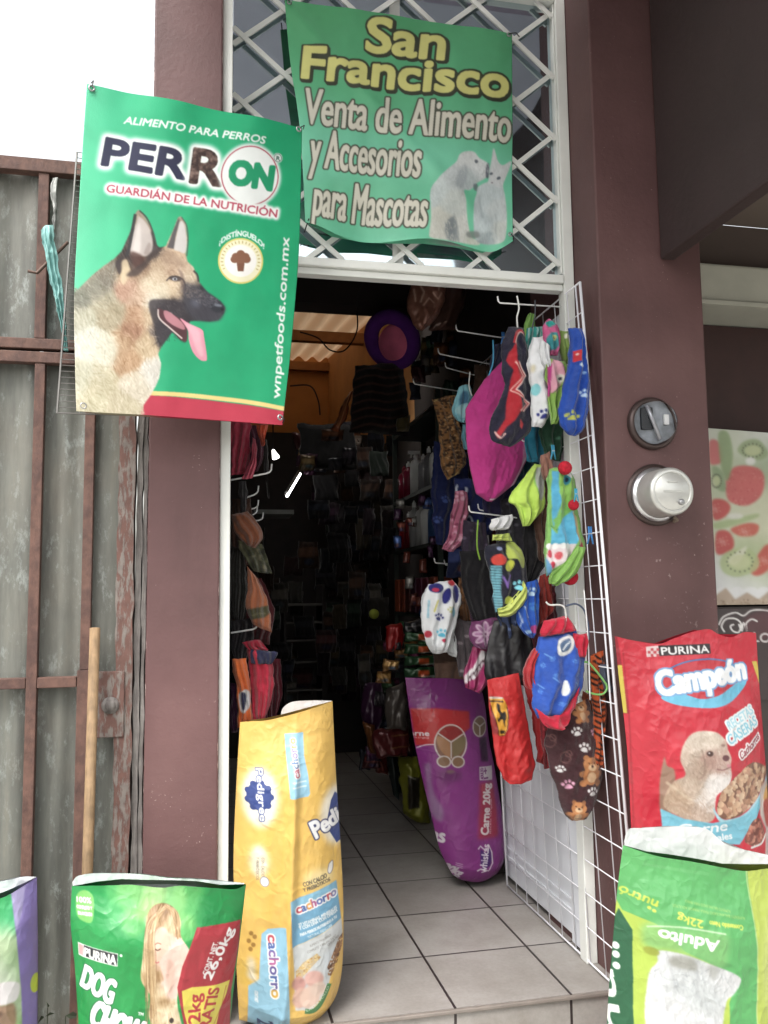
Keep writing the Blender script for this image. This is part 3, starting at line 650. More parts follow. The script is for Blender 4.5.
A.ell(249, 177, 31.5, c=(238, 250, 246), soft=1.6); A.ell(249, 177, 29.2, c=(170, 50, 70)); A.ell(249, 177, 28, c=(240, 248, 246))
A.text('ON', (228, 184), (270, 190), 22, (18, 146, 96), bold=2.0)
A.ell(277.3, 158.5, 4.8, c=(240, 250, 246)); A.ell(277.3, 158.5, 4.2, c=(40, 80, 66), ring=.7); A.text('R', (275.7, 160.6), (279.4, 161), 4, (40, 80, 66), bold=.2)
A.text('GUARDIÁN DE LA NUTRICIÓN', (105.5, 193.5), (276.5, 217.5), 7.6, (176, 50, 74), bold=.5, glow=(3.2, (240, 250, 246)))
A.line(K('330,938 420,940 500,946 600,957 700,975'), 4.2, (238, 206, 120), smooth=True)
A.poly(K('320,942 420,946 500,953 600,964 710,982 700,1040 300,1040'), (186, 44, 66))
# shepherd
body = G('20,440 60,405 120,345 170,305 215,275 250,240 290,150 312,70 325,52 350,75 385,130 405,205 420,220 450,215 480,150 505,85 518,80 540,115 548,180 540,250 548,285 575,310 600,375 640,420 700,460 722,490 715,515 690,545 650,552 600,548 560,552 540,610 520,640 480,600 450,640 430,665 415,700 428,745 420,810 385,880 350,930 330,1000 20,1000')
g = lambda x, y, c, s=None: (65+x/4.518, 200+y/4.518, c) if s is None else (65+x/4.518, 200+y/4.518, c, s)
S = [g(60, 430, (150, 150, 128)), g(120, 390, (158, 152, 130)), g(190, 320, (150, 138, 116)), g(60, 520, (190, 186, 160)), g(150, 450, (182, 172, 142)), g(210, 520, (176, 162, 132)),
     g(90, 650, (226, 224, 204)), g(180, 680, (220, 214, 186)), g(60, 800, (206, 202, 170)), g(150, 820, (204, 192, 156)), g(120, 930, (206, 196, 160)), g(250, 930, (206, 192, 158)),
     g(270, 640, (196, 158, 120)), g(270, 720, (194, 152, 114)), g(310, 540, (190, 146, 112)), g(350, 650, (204, 176, 138)), g(320, 840, (226, 212, 186)), g(395, 790, (232, 226, 212)), g(300, 600, (150, 104, 78), 5),
     g(380, 540, (206, 178, 142)), g(330, 430, (196, 160, 132)), g(280, 400, (190, 146, 122)), g(370, 400, (226, 206, 174)), g(430, 420, (226, 208, 176)), g(390, 460, (240, 230, 206), 4), g(330, 340, (176, 146, 118)),
     g(430, 300, (188, 160, 130)), g(490, 270, (206, 174, 142)), g(530, 310, (200, 170, 142)), g(560, 350, (214, 190, 160)), g(500, 405, (226, 196, 160)), g(420, 350, (206, 180, 148)), g(475, 320, (168, 136, 110), 4),
     g(545, 410, (70, 64, 66), 4), g(600, 430, (50, 50, 58), 6), g(660, 480, (36, 38, 48), 6), g(580, 500, (48, 46, 54), 6), g(500, 490, (50, 44, 48), 5), g(430, 490, (54, 46, 50), 4), g(450, 600, (40, 36, 42), 6), g(420, 570, (48, 40, 44), 4),
     g(280, 290, (60, 48, 44), 4), g(330, 300, (92, 66, 56), 4), g(240, 300, (70, 56, 50), 3), g(260, 330, (206, 180, 140), 3), g(390, 250, (70, 58, 52), 3), g(400, 215, (54, 46, 46), 3), g(300, 200, (80, 70, 66), 3)]
S = [q[:2]+(tuple(v*.93 for v in q[2]),)+q[3:] for q in S]
A.paint(body, S, sig=5.2, fur=(62, 7, 1.0), amp=34, smooth=False, soft=.5, seed=3)
A.poly(G('20,1000 20,590 60,570 150,590 210,640 228,720 220,770 170,800 100,840 60,900'), (232, 230, 212), .35, True, soft=5)
A.poly(G('20,440 70,402 150,345 215,285 232,330 200,420 130,470 60,510 20,520'), (104, 104, 94), .6, True, soft=3)
FUR = G('20,440 60,405 120,345 170,305 215,275 260,300 300,360 330,420 400,470 420,560 440,650 415,700 428,745 420,810 385,880 350,930 330,1000 20,1000')
A.strokes(FUR, S+[g(60, 440, (96, 96, 88)), g(120, 400, (98, 96, 86)), g(180, 340, (92, 84, 74)), g(150, 440, (120, 114, 100))], n=3600, ang=64, ln=7, wd=.55, amp=24, seed=3)
HEADF = G('330,330 400,250 450,225 520,250 560,310 590,380 540,400 520,470 430,460 380,470 320,440 270,440 290,380')
A.strokes(HEADF, S, n=1500, ang=165, ln=3.2, wd=.4, amp=20, seed=5, spread=30)
A.poly(G('430,240 470,232 510,262 540,300 520,312 480,300 440,290'), (120, 96, 80), .45, True, soft=1.6)
A.line(G('250,640 262,590 300,560 330,600 300,640 280,680'), 1.6, (132, 92, 70), .5, True, soft=1.5); A.line(G('270,760 240,790 220,830'), 1.5, (150, 116, 88), .6, True, soft=1.5)
A.poly(G('372,470 430,455 520,470 545,510 600,545 556,552 545,640 520,640 482,602 450,640 432,655 395,570'), (50, 45, 50), .86, True, soft=.9)
A.poly(G('292,250 290,200 318,110 328,85 352,100 378,140 392,200 380,250 350,262 310,262'), (196, 184, 178), .95, True, soft=.8)
A.poly(G('300,250 312,170 330,110 338,180 330,250'), (224, 214, 208), .8, True, soft=1); A.poly(G('350,250 372,200 385,215 372,250'), (150, 136, 130), .8, True, soft=.8)
A.poly(G('290,255 300,240 345,262 352,300 320,318 296,290'), (72, 46, 40), .85, True, soft=1)
A.line(G('312,72 298,150 285,220 272,262'), 3.2, (44, 42, 44), .9, True, soft=.4); A.line(G('330,56 365,90 392,150 408,212'), 1.6, (60, 54, 54), .9, True, soft=.3)
A.poly(G('486,225 498,170 512,110 526,105 538,140 544,200 536,245 510,238'), (196, 192, 190), .95, True, soft=.7)
A.poly(G('455,222 482,150 505,92 512,100 496,165 486,228'), (64, 62, 66), .9, soft=.5); A.line(G('520,84 544,125 550,190 544,260'), 1.3, (70, 66, 66), .8, True, soft=.3)
A.poly(G('224,290 250,265 262,280 250,330 240,345 228,320'), (52, 42, 42), .9, True, soft=.7); A.poly(G('252,285 275,280 285,330 262,390 245,370 250,330'), (214, 190, 152), .8, True, soft=.8)
A.poly(G('345,290 380,245 430,225 420,240 385,275 360,310 320,350 270,350 300,320'), (58, 46, 44), .8, True, soft=1)
A.ell(65+492/4.518, 200+362/4.518, 6.5, 2.6, (56, 46, 46), .9, 8, soft=.6); A.ell(65+490/4.518, 200+364/4.518, 2.4, 1.5, (176, 178, 186)); A.ell(65+491/4.518, 200+364/4.518, 1.1, c=(30, 26, 30))
A.line(G('452,372 470,356 500,352 528,368 540,400'), 1.4, (44, 36, 38), .9, True, soft=.4); A.line(G('575,325 592,345 598,375'), 2, (50, 44, 48), .9, True, soft=.4); A.poly(G('505,318 525,335 536,380 540,430 520,400 515,350'), (84, 66, 62), .6, True, soft=1.2)
A.poly(G('540,380 575,400 620,415 690,455 722,490 714,520 690,548 600,548 560,520 535,480 532,430'), (56, 54, 62), .85, True, soft=1.6)
A.ell(65+585/4.518, 200+470/4.518, 5, 4, (92, 96, 112), .6, 20, soft=2); A.ell(65+685/4.518, 200+488/4.518, 7, 5.2, (36, 38, 46), 1, 12, soft=.5); A.ell(65+688/4.518, 200+478/4.518, 4.4, 1.4, (120, 128, 142), .8, 8, soft=.6); A.ell(65+708/4.518, 200+497/4.518, 1.6, 1.2, (16, 16, 20))
A.poly(G('412,498 440,505 520,545 545,590 545,640 520,636 470,590 425,545'), (74, 40, 46), 1, True); A.poly(G('440,508 470,515 525,560 535,590 490,575 450,545'), (176, 112, 122), 1, True, soft=.4)
A.line(G('415,500 420,540 470,585 525,630'), 1.5, (214, 196, 190), .9, True); A.line(G('470,516 500,545 522,575'), 1.6, (226, 190, 190), .9, True)
A.poly(G('515,540 560,565 615,588 625,620 640,715 628,728 605,722 575,690 556,640 550,590'), (226, 138, 158), 1, True); A.poly(G('540,560 600,590 612,640 624,705 600,700 575,640 560,600'), (240, 176, 190), .8, True, soft=1); A.line(G('570,580 600,650 620,715'), .8, (206, 112, 136), .8, True, soft=.4)
A.strokes(G('540,380 575,400 620,415 690,455 660,490 600,470 560,450 540,440'), [g(560, 400, (110, 98, 92)), g(640, 450, (84, 84, 94)), g(600, 430, (92, 86, 88))], n=260, ang=25, ln=3, wd=.4, amp=22, seed=8)
A.strokes(G('400,470 520,480 540,560 520,630 450,640 420,560'), [g(450, 520, (70, 62, 64)), g(450, 600, (52, 48, 54))], n=260, ang=70, ln=4, wd=.45, amp=18, seed=9, a=.4)
A.poly(G('412,498 440,505 520,545 545,590 545,640 520,636 470,590 425,545'), (74, 40, 46), 1, True); A.poly(G('440,508 470,515 525,560 535,590 490,575 450,545'), (176, 112, 122), 1, True, soft=.4); A.line(G('415,500 420,540 470,585 525,630'), 1.5, (214, 196, 190), .9, True)
A.poly(G('515,540 560,565 615,588 625,620 640,715 628,728 605,722 575,690 556,640 550,590'), (226, 138, 158), 1, True); A.poly(G('540,560 600,590 612,640 624,705 600,700 575,640 560,600'), (240, 176, 190), .8, True, soft=1)
# badge
A.ell(240, 261.5, 22.8, c=(222, 206, 100)); A.ell(240, 261.5, 21.2, c=(244, 238, 190)); A.ell(240, 261.5, 16, c=(248, 246, 240))
for k in range(22):
    q = math.radians(-205+k*11); A.line([(240+17.4*math.cos(q), 261.5+17.4*math.sin(q)), (240+20*math.cos(q), 261.5+20*math.sin(q))], .9, (150, 120, 50), .8)
for q, r in ((-90, 5.5), (-150, 5.5), (-30, 5.5), (180, 6), (0, 6), (90, 2)): A.ell(240+r*math.cos(R_(q)), 260+r*math.sin(R_(q)), 4.2, 3.8, (122, 78, 56))
A.poly(P_('236,264 244,264 243,272 237,272'), (112, 70, 50)); mm = A.mask(P_('230,250 250,250 250,273 230,273')); 
A.text('¡DISTÍNGUELO!', (218.5, 246), (263.5, 249.5), 5.2, (240, 250, 246), bold=.3, arc=11)
A.text('wnpetfoods.com.mx', (281, 398.5), (289.5, 237.5), 8.2, (238, 248, 242), shear=.15, bold=.4)
# printed sheet: its left edge swings out towards the street
PB = plane(2.395, .33, .29)
bl = thing('dog_food_banner', 'large green dog food banner with a panting german shepherd, hung left of the door', 'banner', on_plane(np.array((180., 418.)), PB)[0])
def bdisp(u, v, px): return .012*np.sin(u*3.1+v*1.2)+.010*(fbm(px[..., 0]/60, px[..., 1]/90, 12, 3)-.5)+.006*np.sin(px[..., 0]*.07+px[..., 1]*.02)*np.maximum(0, .35-v)*2
sheet('printed_sheet', P_('86.5,85 80,180 73.5,294 74,360 75.5,412'), P_('302.5,127.5 301,200 299,260 293,340 284,424.5'), PB, A, T=P_('86.5,85 150,98 220,112.5 302.5,127.5'), B=P_('75.5,412 150,416 220,420 284,424.5'), step=.72, disp=bdisp, back=.002, parent=bl, kind='vinyl')
for x, y in ((91, 90), (297.5, 130.5), (82.5, 406.5), (279, 418)):
    p, n = on_plane(np.array((x, y), float), PB); grommet(p+n*.008, n, .009, bl)
for x, y, dx, dy in ((91, 89, 2, -10), (298, 130, 8, -4), (279, 418, 6, 5)):
    p, n = on_plane(np.array((x, y), float), PB); q, _ = on_plane(np.array((x+dx, y+dy), float), PB)
    MB().tube([p+n*.016, (p+q)/2+n*.016, q-n*.02], .0016, 5).build('cable_tie', pm('black_tie', (30, 30, 32), .5), bl)

# --- shop name banner, above the door
K = crop(2.133, 220, 0)
A = Art(278, -6, 520, 258, (80, 180, 125), ss=4); gx, gy = A.grid(); t = np.clip(gy/230+.2*(fbm(gx/60, gy/60, 5)-.5), 0, 1)[..., None]
A.img = np.array([74, 170, 106.])*(1-t)+np.array([100, 204, 158.])*t
A.poly([(q[0], q[1]) for q in K('130,220 300,260 460,280 640,330 640,420 470,380 250,380 150,400')], (118, 222, 186), .5, True, soft=14)
OY = ((52, 58, 40), (232, 230, 124)); OW = ((70, 74, 62), (222, 218, 198))
def shop_text(t, p0, p1, h, o, b, r): A.text(t, p0, p1, h, o[1], out=((r, o[0]),), bold=b); A.text(t, (p0[0], p0[1]), (p1[0], p1[1]), h, o[1], bold=b)
A.text('San', (368, 52), (445, 60.5), 33, (48, 52, 40), bold=3.5); shop_text('San', (366, 50.5), (443, 59), 33, OY, 1.5, 2.0)
A.text('Francisco', (303.5, 80), (507.5, 100), 31, (48, 52, 40), bold=3.5); shop_text('Francisco', (302, 78), (506.5, 98), 31, OY, 1.5, 1.9)
shop_text('Venta de Alimento', (303, 124.5), (509.5, 142.5), 35, OW, .7, 1.6)
shop_text('y Accesorios', (309, 167.5), (419, 177), 37, OW, .7, 1.6)
shop_text('para Mascotas', (312, 217), (424.5, 228), 38, OW, .7, 1.6)
Q = crop(7.68, 420, 140); q_ = lambda x, y, c, s=None: (420+x/7.68, 140+y/7.68, c) if s is None else (420+x/7.68, 140+y/7.68, c, s)
pup = Q('60,740 75,600 75,400 130,310 210,230 270,180 300,120 350,98 410,105 450,150 520,190 525,270 480,310 430,340 400,375 370,395 330,400 345,470 355,560 370,650 400,740 460,770 450,800 300,790 180,780 80,770')
kit = Q('440,770 410,640 410,500 430,420 440,370 480,340 520,320 530,240 545,160 560,70 580,110 600,165 640,190 705,155 690,220 660,290 640,350 655,420 670,560 665,700 640,780 560,800')
A.paint(pup, [q_(120, 400, (192, 206, 206)), q_(250, 300, (196, 206, 208)), q_(360, 150, (206, 212, 212)), q_(470, 220, (214, 220, 222)), q_(380, 320, (176, 190, 192)), q_(250, 480, (190, 200, 196)), q_(150, 650, (206, 208, 196)), q_(310, 700, (214, 218, 212)), q_(230, 680, (120, 132, 136), 3), q_(420, 780, (196, 206, 190))], sig=5, fur=(80, 3, .8), amp=20, soft=.5, seed=5)
A.poly(Q('265,330 300,230 345,195 360,240 350,320 310,385 270,370'), (150, 160, 166), .75, True, soft=1.2); A.ell(420+425/7.68, 140+175/7.68, 1.8, 2, (70, 78, 88), .9, soft=.4); A.poly(Q('505,200 525,190 525,290 500,285'), (66, 70, 84), .85, True, soft=.5); A.poly(Q('405,350 435,345 440,395 410,390'), (90, 96, 106), .8, True, soft=.6)
A.poly(Q('190,650 260,600 285,770 200,770'), (112, 122, 128), .8, True, soft=1); A.poly(Q('250,580 270,600 300,770 280,770'), (140, 150, 152), .7, True, soft=.7)
A.strokes(pup, [q_(120, 400, (186, 198, 196)), q_(360, 150, (206, 212, 212)), q_(250, 480, (190, 196, 190)), q_(380, 320, (166, 178, 180)), q_(150, 650, (204, 204, 190))], n=700, ang=80, ln=3.4, wd=.4, amp=14, sig=7, seed=4)
A.paint(kit, [q_(560, 150, (206, 214, 216)), q_(640, 220, (210, 218, 220)), q_(570, 260, (212, 218, 222)), q_(520, 420, (190, 206, 210)), q_(600, 540, (200, 212, 214)), q_(480, 640, (186, 202, 206)), q_(630, 700, (206, 214, 208)), q_(520, 750, (150, 164, 168), 3)], sig=4.5, fur=(85, 3, .8), amp=20, soft=.5, seed=8)
for x, y, r in ((545, 262, 1.6), (605, 292, 1.9)): A.ell(420+x/7.68, 140+y/7.68, r*1.2, r*.8, (74, 84, 98), .9, -25, soft=.3)
A.ell(420+552/7.68, 140+330/7.68, 1, .8, (120, 110, 116), .9); A.line(Q('580,560 590,620 580,700 590,770'), 1.2, (150, 164, 168), .7, True, soft=.5); A.line(Q('450,430 465,520 480,600'), 1.6, (140, 154, 160), .7, True, soft=.8)
A.poly(Q('360,705 450,700 455,745 370,745'), (112, 118, 116), .8, True, soft=.8)
PS = plane(2.572, .02, .7)
sb = thing('shop_name_banner', 'green cloth shop banner with yellow lettering tied to the lattice over the door', 'banner', on_plane(np.array((400., 240.)), PS)[0])
def sdisp(u, v, px):
    x, y = px[..., 0], px[..., 1]
    return .010*np.sin(u*9+v*2)*(.3+v)+.016*(fbm(x/45, y/70, 22, 3)-.5)+.010*np.maximum(0, v-.75)*4*np.sin(u*14)+.006*np.exp(-((x-y*.9-282)/10)**2)
sheet('printed_sheet', P_('284.5,0 287,30 291,70 298,118 302,170 304.5,224'), P_('511.5,35 512.5,90 513,150 513,241'), PS, A, T=P_('284.5,0 340,8 400,16.5 470,27 511.5,35'), B=P_('304.5,224 320,229 345,237 380,240.5 430,241 465,246 490,251 502,248 513,241'), step=.72, disp=sdisp, back=.002, parent=sb, kind='vinyl')
for x, y, dx, dy in ((289, 5, -4, -7), (507.5, 37, 14, -4), (308, 221, -3, 9), (509, 236, 6, 5)):
    p, n = on_plane(np.array((x, y), float), PS); q, _ = on_plane(np.array((x+dx, y+dy), float), PS); grommet(p+n*.012, n, .008, sb)
    MB().tube([p+n*.018, (p+q)/2+n*.012, q-n*.02], .002, 5).build('cable_tie', pm('black_tie', (30, 30, 32), .5), sb)

# ================================================================== FEED SACKS
def sack(label, L, R, pl, art, T, B, depth, seed, step=.8, liner=None, crush=.010, group='feed sacks standing at the door', top=.45, bend=None):
    base = on_plane(np.array([(B[0][0]+B[-1][0])/2, max(q[1] for q in B)]), pl)[0]
    th = thing('feed_sack', label, 'sack', base, group)
    def disp(u, v, px):
        x, y = px[..., 0], px[..., 1]
        pr = 1-np.abs(2*u-1)**2.5; vv = np.clip(v/.25, 0, 1); vv = top+(1-top)*vv*vv*(3-2*vv); vb = np.clip((1-v)/.08, 0, 1)**.5
        d = depth*pr*vv*vb
        d = d+crush*.62*(ridge(x/34+y/120, y/46-x/110, seed, 3)-.45)*np.minimum(pr*2, 1)+crush*.5*(fbm(x/15, y/21, seed+3, 3)-.5)*np.minimum(pr*3, 1)+crush*.30*ridge(x/60+y/40, y/60-x/50, seed+9, 2)**4*np.minimum(pr*3, 1)
        if bend: d = d+bend(u, v, x, y)
        return d
    sheet('printed_bag', L, R, pl, art, T=T, B=B, step=step*.8, disp=disp, back=depth*1.0, parent=th, kind='sack')
    if liner:
        tp, bt, c, dy = liner
        bx = bbox(tp, bt); LA = Art(*bx, c, ss=2); gx, gy = LA.grid(); LA.img = np.clip(LA.img+(fbm(gx/7, gy/12, seed)-.5)[..., None]*10, 0, 255)
        y0, a, x0, b, z0 = pl
        sheet('inner_lining', [tp[0], bt[0]], [tp[-1], bt[-1]], (y0+dy, a, x0, b, z0), LA, T=tp, B=bt, step=1.2, back=.006, parent=th, kind='sack',
              disp=lambda u, v, px: +.004*(fbm(px[..., 0]/22, px[..., 1]/26, seed+5, 2)-.5)*2+.004*(ridge(px[..., 0]/14, px[..., 1]/20, seed+9)-.5))
    return th
WH = (238, 238, 238)

# 1. yellow puppy food sack on the step
U = crop(3.16, 225, 700); D1 = crop(6.144, 225, 700); D2 = crop(5.888, 225, 850)
A = Art(226, 694, 350, 1046, (238, 180, 78), ss=5); gx, gy = A.grid()
A.img = np.clip(A.img+((fbm(gx/9, gy/30, 3)-.5)*12)[..., None], 0, 255)
BL = (46, 64, 130); LB = (132, 190, 222)
A.poly(D1('355,190 468,180 470,320 492,430 502,540 490,555 380,562 372,440 360,300'), LB, smooth=False)
A.text('cachorro', D1('440,440')[0], D1('415,215')[0], 6.2, (90, 90, 120), out=((.8, (240, 240, 240)),), bold=.3, cols=[(170, 70, 90), (70, 110, 170), (120, 100, 160), (220, 140, 60)])
for k in range(2): A.line(D1('%d,%d %d,%d' % (395, 470+k*28, 480, 462+k*28)), 1.3, (214, 234, 240), .8)
A.ell(*D1('205,570')[0], 17, 28, (250, 244, 226), .95, soft=3.5)
A.ell(*D1('200,560')[0], 12, 13.5, BL)
for k in range(9): q = k*.7; A.ell(D1('200,560')[0][0]+11*math.cos(q), D1('200,560')[0][1]+12.5*math.sin(q), 3.2, c=BL)
A.text('Pedigree', D1('183,400')[0], D1('205,705')[0], 6.2, (244, 244, 244), out=((.7, BL),), bold=.6)
A.ell(*D1('690,690')[0], 20, 29, (250, 244, 226), .9, soft=3.5); A.poly(D1('610,720 640,600 670,555 720,600 760,700 720,850 680,865 640,800 615,760'), BL)
A.text('Pedigree', D1('540,808')[0], D1('905,640')[0], 17, (246, 246, 246), out=((1.3, (52, 60, 104)),), bold=.9, h1=12)
A.ell(*D1('200,950')[0], 8.5, 16, (250, 240, 214), .9, soft=3); A.text('CON CALCIO', D2('205,0')[0], D2('205,110')[0], 2.6, (96, 90, 80), bold=.1); A.text('Y PREBIÓTICOS', D2('175,0')[0], D2('175,135')[0], 2.6, (96, 90, 80), bold=.1)
A.ell(*D2('222,138')[0], 4.4, 5, (240, 240, 236)); A.ell(*D2('222,138')[0], 4.4, 5, (110, 120, 140), ring=.7)
A.ell(*D2('540,120')[0], 16, 9, (246, 224, 160), .7, soft=4)
A.text('CON CALCIO', D2('443,160')[0], D2('585,122')[0], 4.2, (94, 86, 72), bold=.25); A.text('Y PREBIÓTICOS', D2('443,190')[0], D2('605,148')[0], 3.6, (94, 86, 72), bold=.2)
A.poly(D2('598,50 622,38 622,85 603,108 590,90'), (240, 236, 224), smooth=True); A.line(D2('598,50 622,38 622,85 603,108 590,90 598,50'), .8, (110, 110, 120), smooth=True)
A.poly(D2('365,232 645,158 660,250 680,390 375,500'), (96, 156, 196)); A.poly(D2('365,232 645,158 650,205 368,300'), (118, 178, 212), soft=.8)
A.text('cachorro', D2('405,308')[0], D2('648,238')[0], 8.0, (90, 90, 150), out=((1.3, (246, 246, 246)),), bold=.7, cols=[(196, 70, 84), (70, 96, 170), (236, 150, 60), (176, 80, 140), (90, 110, 180), (60, 90, 160), (200, 80, 90), (120, 120, 170)])
A.text('27 VITAMINAS, MINERALES', D2('415,385')[0], D2('650,322')[0], 3.2, (226, 238, 244), bold=.25); A.text('Y CON DHA CON OMEGA', D2('420,405')[0], D2('655,340')[0], 3.2, (226, 238, 244), bold=.2)
A.text('PARA PERROS NUTRIENDO A TU', D2('425,440')[0], D2('650,375')[0], 2.8, (226, 238, 244), bold=.2); A.text('NATURAL BIENESTAR', D2('470,455')[0], D2('618,412')[0], 2.6, (226, 238, 244), bold=.2)
ph = D2('378,500 682,392 690,480 640,590 610,690 590,760 480,880 440,860 395,860 388,640')
A.poly(ph, (196, 202, 204), soft=.5); A.poly(D2('560,560 640,520 660,560 610,650 560,700'), (206, 216, 224), soft=2)
A.text('ALIMENTO PARA PERROS', D2('480,505')[0], D2('610,465')[0], 2.4, (110, 104, 96), bold=.15); A.text('COMPLETO Y BALANCEADO', D2('465,540')[0], D2('645,480')[0], 2.4, (110, 104, 96), bold=.15)
mm = A.mask(D2('400,690 395,640 440,590 520,545 545,570 470,640 420,690')); A.put(mm, (206, 170, 116), .8); A.speckle(mm, [(214, 170, 90), (190, 140, 70), (230, 196, 130)], (.7, 1.4), 60, 2)
for x, y, rx, ry, c in ((415, 710, 7, 7, (196, 130, 120)), (505, 690, 10, 8, (222, 160, 146)), (425, 790, 8, 10, (214, 160, 140)), (480, 790, 10, 11, (230, 186, 164)), (530, 750, 8, 7, (226, 190, 170))): A.ell(*D2('%d,%d' % (x, y))[0], rx, ry, c, .95, 20, soft=.9)
mm = A.mask(D2('585,640 640,540 660,500 690,480 690,540 650,640 610,700 590,690')); A.speckle(mm, [(120, 78, 48), (146, 98, 60), (96, 60, 40), (164, 116, 76)], (1.1, 2.1), 90, 4)
A.text('OMEGA MIX', D2('590,520')[0], D2('665,490')[0], 2.6, (90, 84, 80), bold=.2)
A.line(D2('450,868 510,870 560,820 600,740'), 5.2, (70, 128, 70), smooth=True); A.text('EXTRA POLLO', D2('462,872')[0], D2('598,760')[0], 2.6, (226, 240, 220), arc=-3, bold=.15)
A.poly(D2('205,440 240,405 340,385 372,1100 130,1100 132,760 190,700'), LB); A.poly(D2('60,640 185,590 188,700 130,760 60,780'), (222, 172, 66), soft=1.5)
A.text('cachorro', D2('240,440')[0], D2('262,790')[0], 8.6, (100, 90, 150), out=((1.3, (246, 246, 246)),), bold=.7, cols=[(196, 70, 84), (70, 96, 170), (120, 90, 160), (176, 80, 140), (90, 80, 150), (60, 90, 160), (90, 80, 150), (226, 170, 60)])
A.text('20', D2('185,945')[0], D2('188,1018')[0], 14.5, (44, 60, 110), bold=.7); A.text('kg', D2('188,1030')[0], D2('190,1085')[0], 14, (44, 60, 110), bold=.7)
for x, y in ((148, 450), (168, 465), (135, 500), (160, 515), (145, 545)): A.ell(*D2('%d,%d' % (x, y))[0], 2.0, 2.6, (150, 104, 40), .9, 30, soft=.3)
A.ell(*D2('150,640')[0], 4, 9, (206, 196, 170), .8, soft=2); A.ell(*D2('155,700')[0], 5, 4, (226, 220, 206), .8, soft=2); A.text('CONT NET', D2('168,775')[0], D2('168,838')[0], 3, (226, 238, 244), bold=.2)
L = P_('240,722 236.5,780 233.5,850 234,900 236,960 239,1020'); Rr = P_('332.5,701 336,773 340.5,842 343.5,906 342,969 334,1000 318,1020')
sack('tall yellow puppy food sack standing open on the tiled step', L, Rr, plane(2.47), A, P_('240,722 252,720 262,719 280,715 310,707 332.5,701'), P_('239,1020 275,1025 300,1024 318,1020'), .085, 3, step=.7,
     liner=(P_('281,714 283,708 292,702 310,700.5 331.5,700.5'), P_('281,730 300,724 315,720 324,716 331,712'), (226, 222, 222), .05), top=.5,
     bend=lambda u, v, x, y: .018*np.exp(-((u-.5+.18*(v-.5))/.05)**2)*np.clip(v*4, 0, 1))

# 2. purple cat food sack inside
W2 = crop(4.652, 400, 670)
A = Art(400, 672, 510, 886, (128, 38, 122), ss=5); gx, gy = A.grid(); A.img = np.clip(A.img+((fbm(gx/20, gy/40, 4)-.5)*16)[..., None], 0, 255)
A.poly(W2('20,30 290,40 300,110 290,190 45,180'), (112, 30, 104), .8, soft=2); A.poly(W2('45,178 150,172 300,185 300,260 200,330 70,350'), (190, 38, 40), soft=.8)
A.text('Carne', W2('20,306')[0], W2('120,300')[0], 5, (226, 214, 220), bold=.6); A.text('receta original', W2('40,316')[0], W2('118,313')[0], 1.9, (220, 200, 206), bold=.1)
A.line(W2('75,360 110,342 145,338'), .9, (226, 206, 224), smooth=True)
x, y = W2('212,330')[0]; A.ell(x, y, 15.6, 18.8, (206, 192, 186), ring=1.4); A.ell(x, y, 14, 17.2, (126, 82, 60))
A.poly(W2('160,290 212,316 265,290 240,258 190,256'), (150, 40, 40), smooth=True, soft=.4); A.poly(W2('150,300 205,325 205,395 165,360'), (176, 120, 80), .9, True, soft=.5); A.poly(W2('220,325 275,300 270,355 225,395'), (120, 104, 70), .9, True, soft=.5)
mm = A.mask(W2('150,262 275,262 275,398 150,398')); 
for pt in ('155,285', '212,325', '270,285', '212,400'): A.line([W2('212,325')[0], W2(pt)[0]], 1.3, (206, 192, 186))
for pt in ('182,415', '243,415'): A.ell(*W2(pt)[0], 6.6, 6, (200, 186, 182)); A.ell(*W2(pt)[0], 5.2, 4.6, (128, 92, 66))
A.ell(*W2('210,480')[0], 11, 6, (74, 30, 70), .55, soft=3); A.ell(*W2('210,460')[0], 4, 2, (120, 96, 90), .8, soft=.8)
x, y = W2('355,257')[0]; A.ell(x, y, 9, 10.5, (196, 180, 176)); A.ell(x, y, 7.6, 9, (130, 100, 76))
for pt in ('325,235', '355,255', '390,240', '355,305'): A.line([W2('355,257')[0], W2(pt)[0]], 1.3, (206, 192, 186))
A.poly(W2('350,310 395,305 398,420 355,415'), (46, 12, 46), .9, soft=1)
A.poly(W2('345,440 420,440 418,505 345,500'), (206, 192, 200)); A.text('1+', W2('392,495')[0], W2('388,445')[0], 5, (110, 40, 110), bold=.4); A.text('ADULTO', W2('366,497')[0], W2('366,446')[0], 3.4, (110, 40, 110), bold=.2)
A.poly(W2('345,515 420,512 435,640 440,760 335,770 340,620'), (170, 34, 50), .8, soft=1.8)
A.text('Carne 20kg', W2('385,750')[0], W2('402,520')[0], 8, (226, 214, 214), bold=.5); A.text('Receta Original', W2('398,745')[0], W2('408,590')[0], 1.9, (226, 200, 206), bold=.1)
for q in (362, 372): A.text('CONT', W2('%d,548' % q)[0], W2('%d,518' % (q+2))[0], 1.7, (214, 120, 110), bold=.1)
A.line(W2('335,815 345,800 370,822 385,795 400,830 405,880 385,915 345,905 330,915'), 1.4, (214, 200, 214), smooth=False); A.poly(W2('345,820 370,830 392,815 398,875 375,900 350,895'), (70, 30, 110), smooth=True)
A.text('whiskas', W2('372,925')[0], W2('388,795')[0], 7, (236, 226, 236), bold=.7)
A.text('as', W2('152,795')[0], W2('196,796')[0], 14, (226, 216, 226), bold=.9); A.text('20kg', W2('205,930')[0], W2('268,952')[0], 8, (222, 208, 222), bold=.5)
for k in range(3): A.line(W2('242,%d 270,%d' % (884+k*9, 888+k*9)), .7, (200, 180, 200), .8)
A.poly(W2('108,440 130,430 135,500 150,570 185,640 180,700 140,660 120,540'), (150, 140, 160), .6, True, soft=1.5)
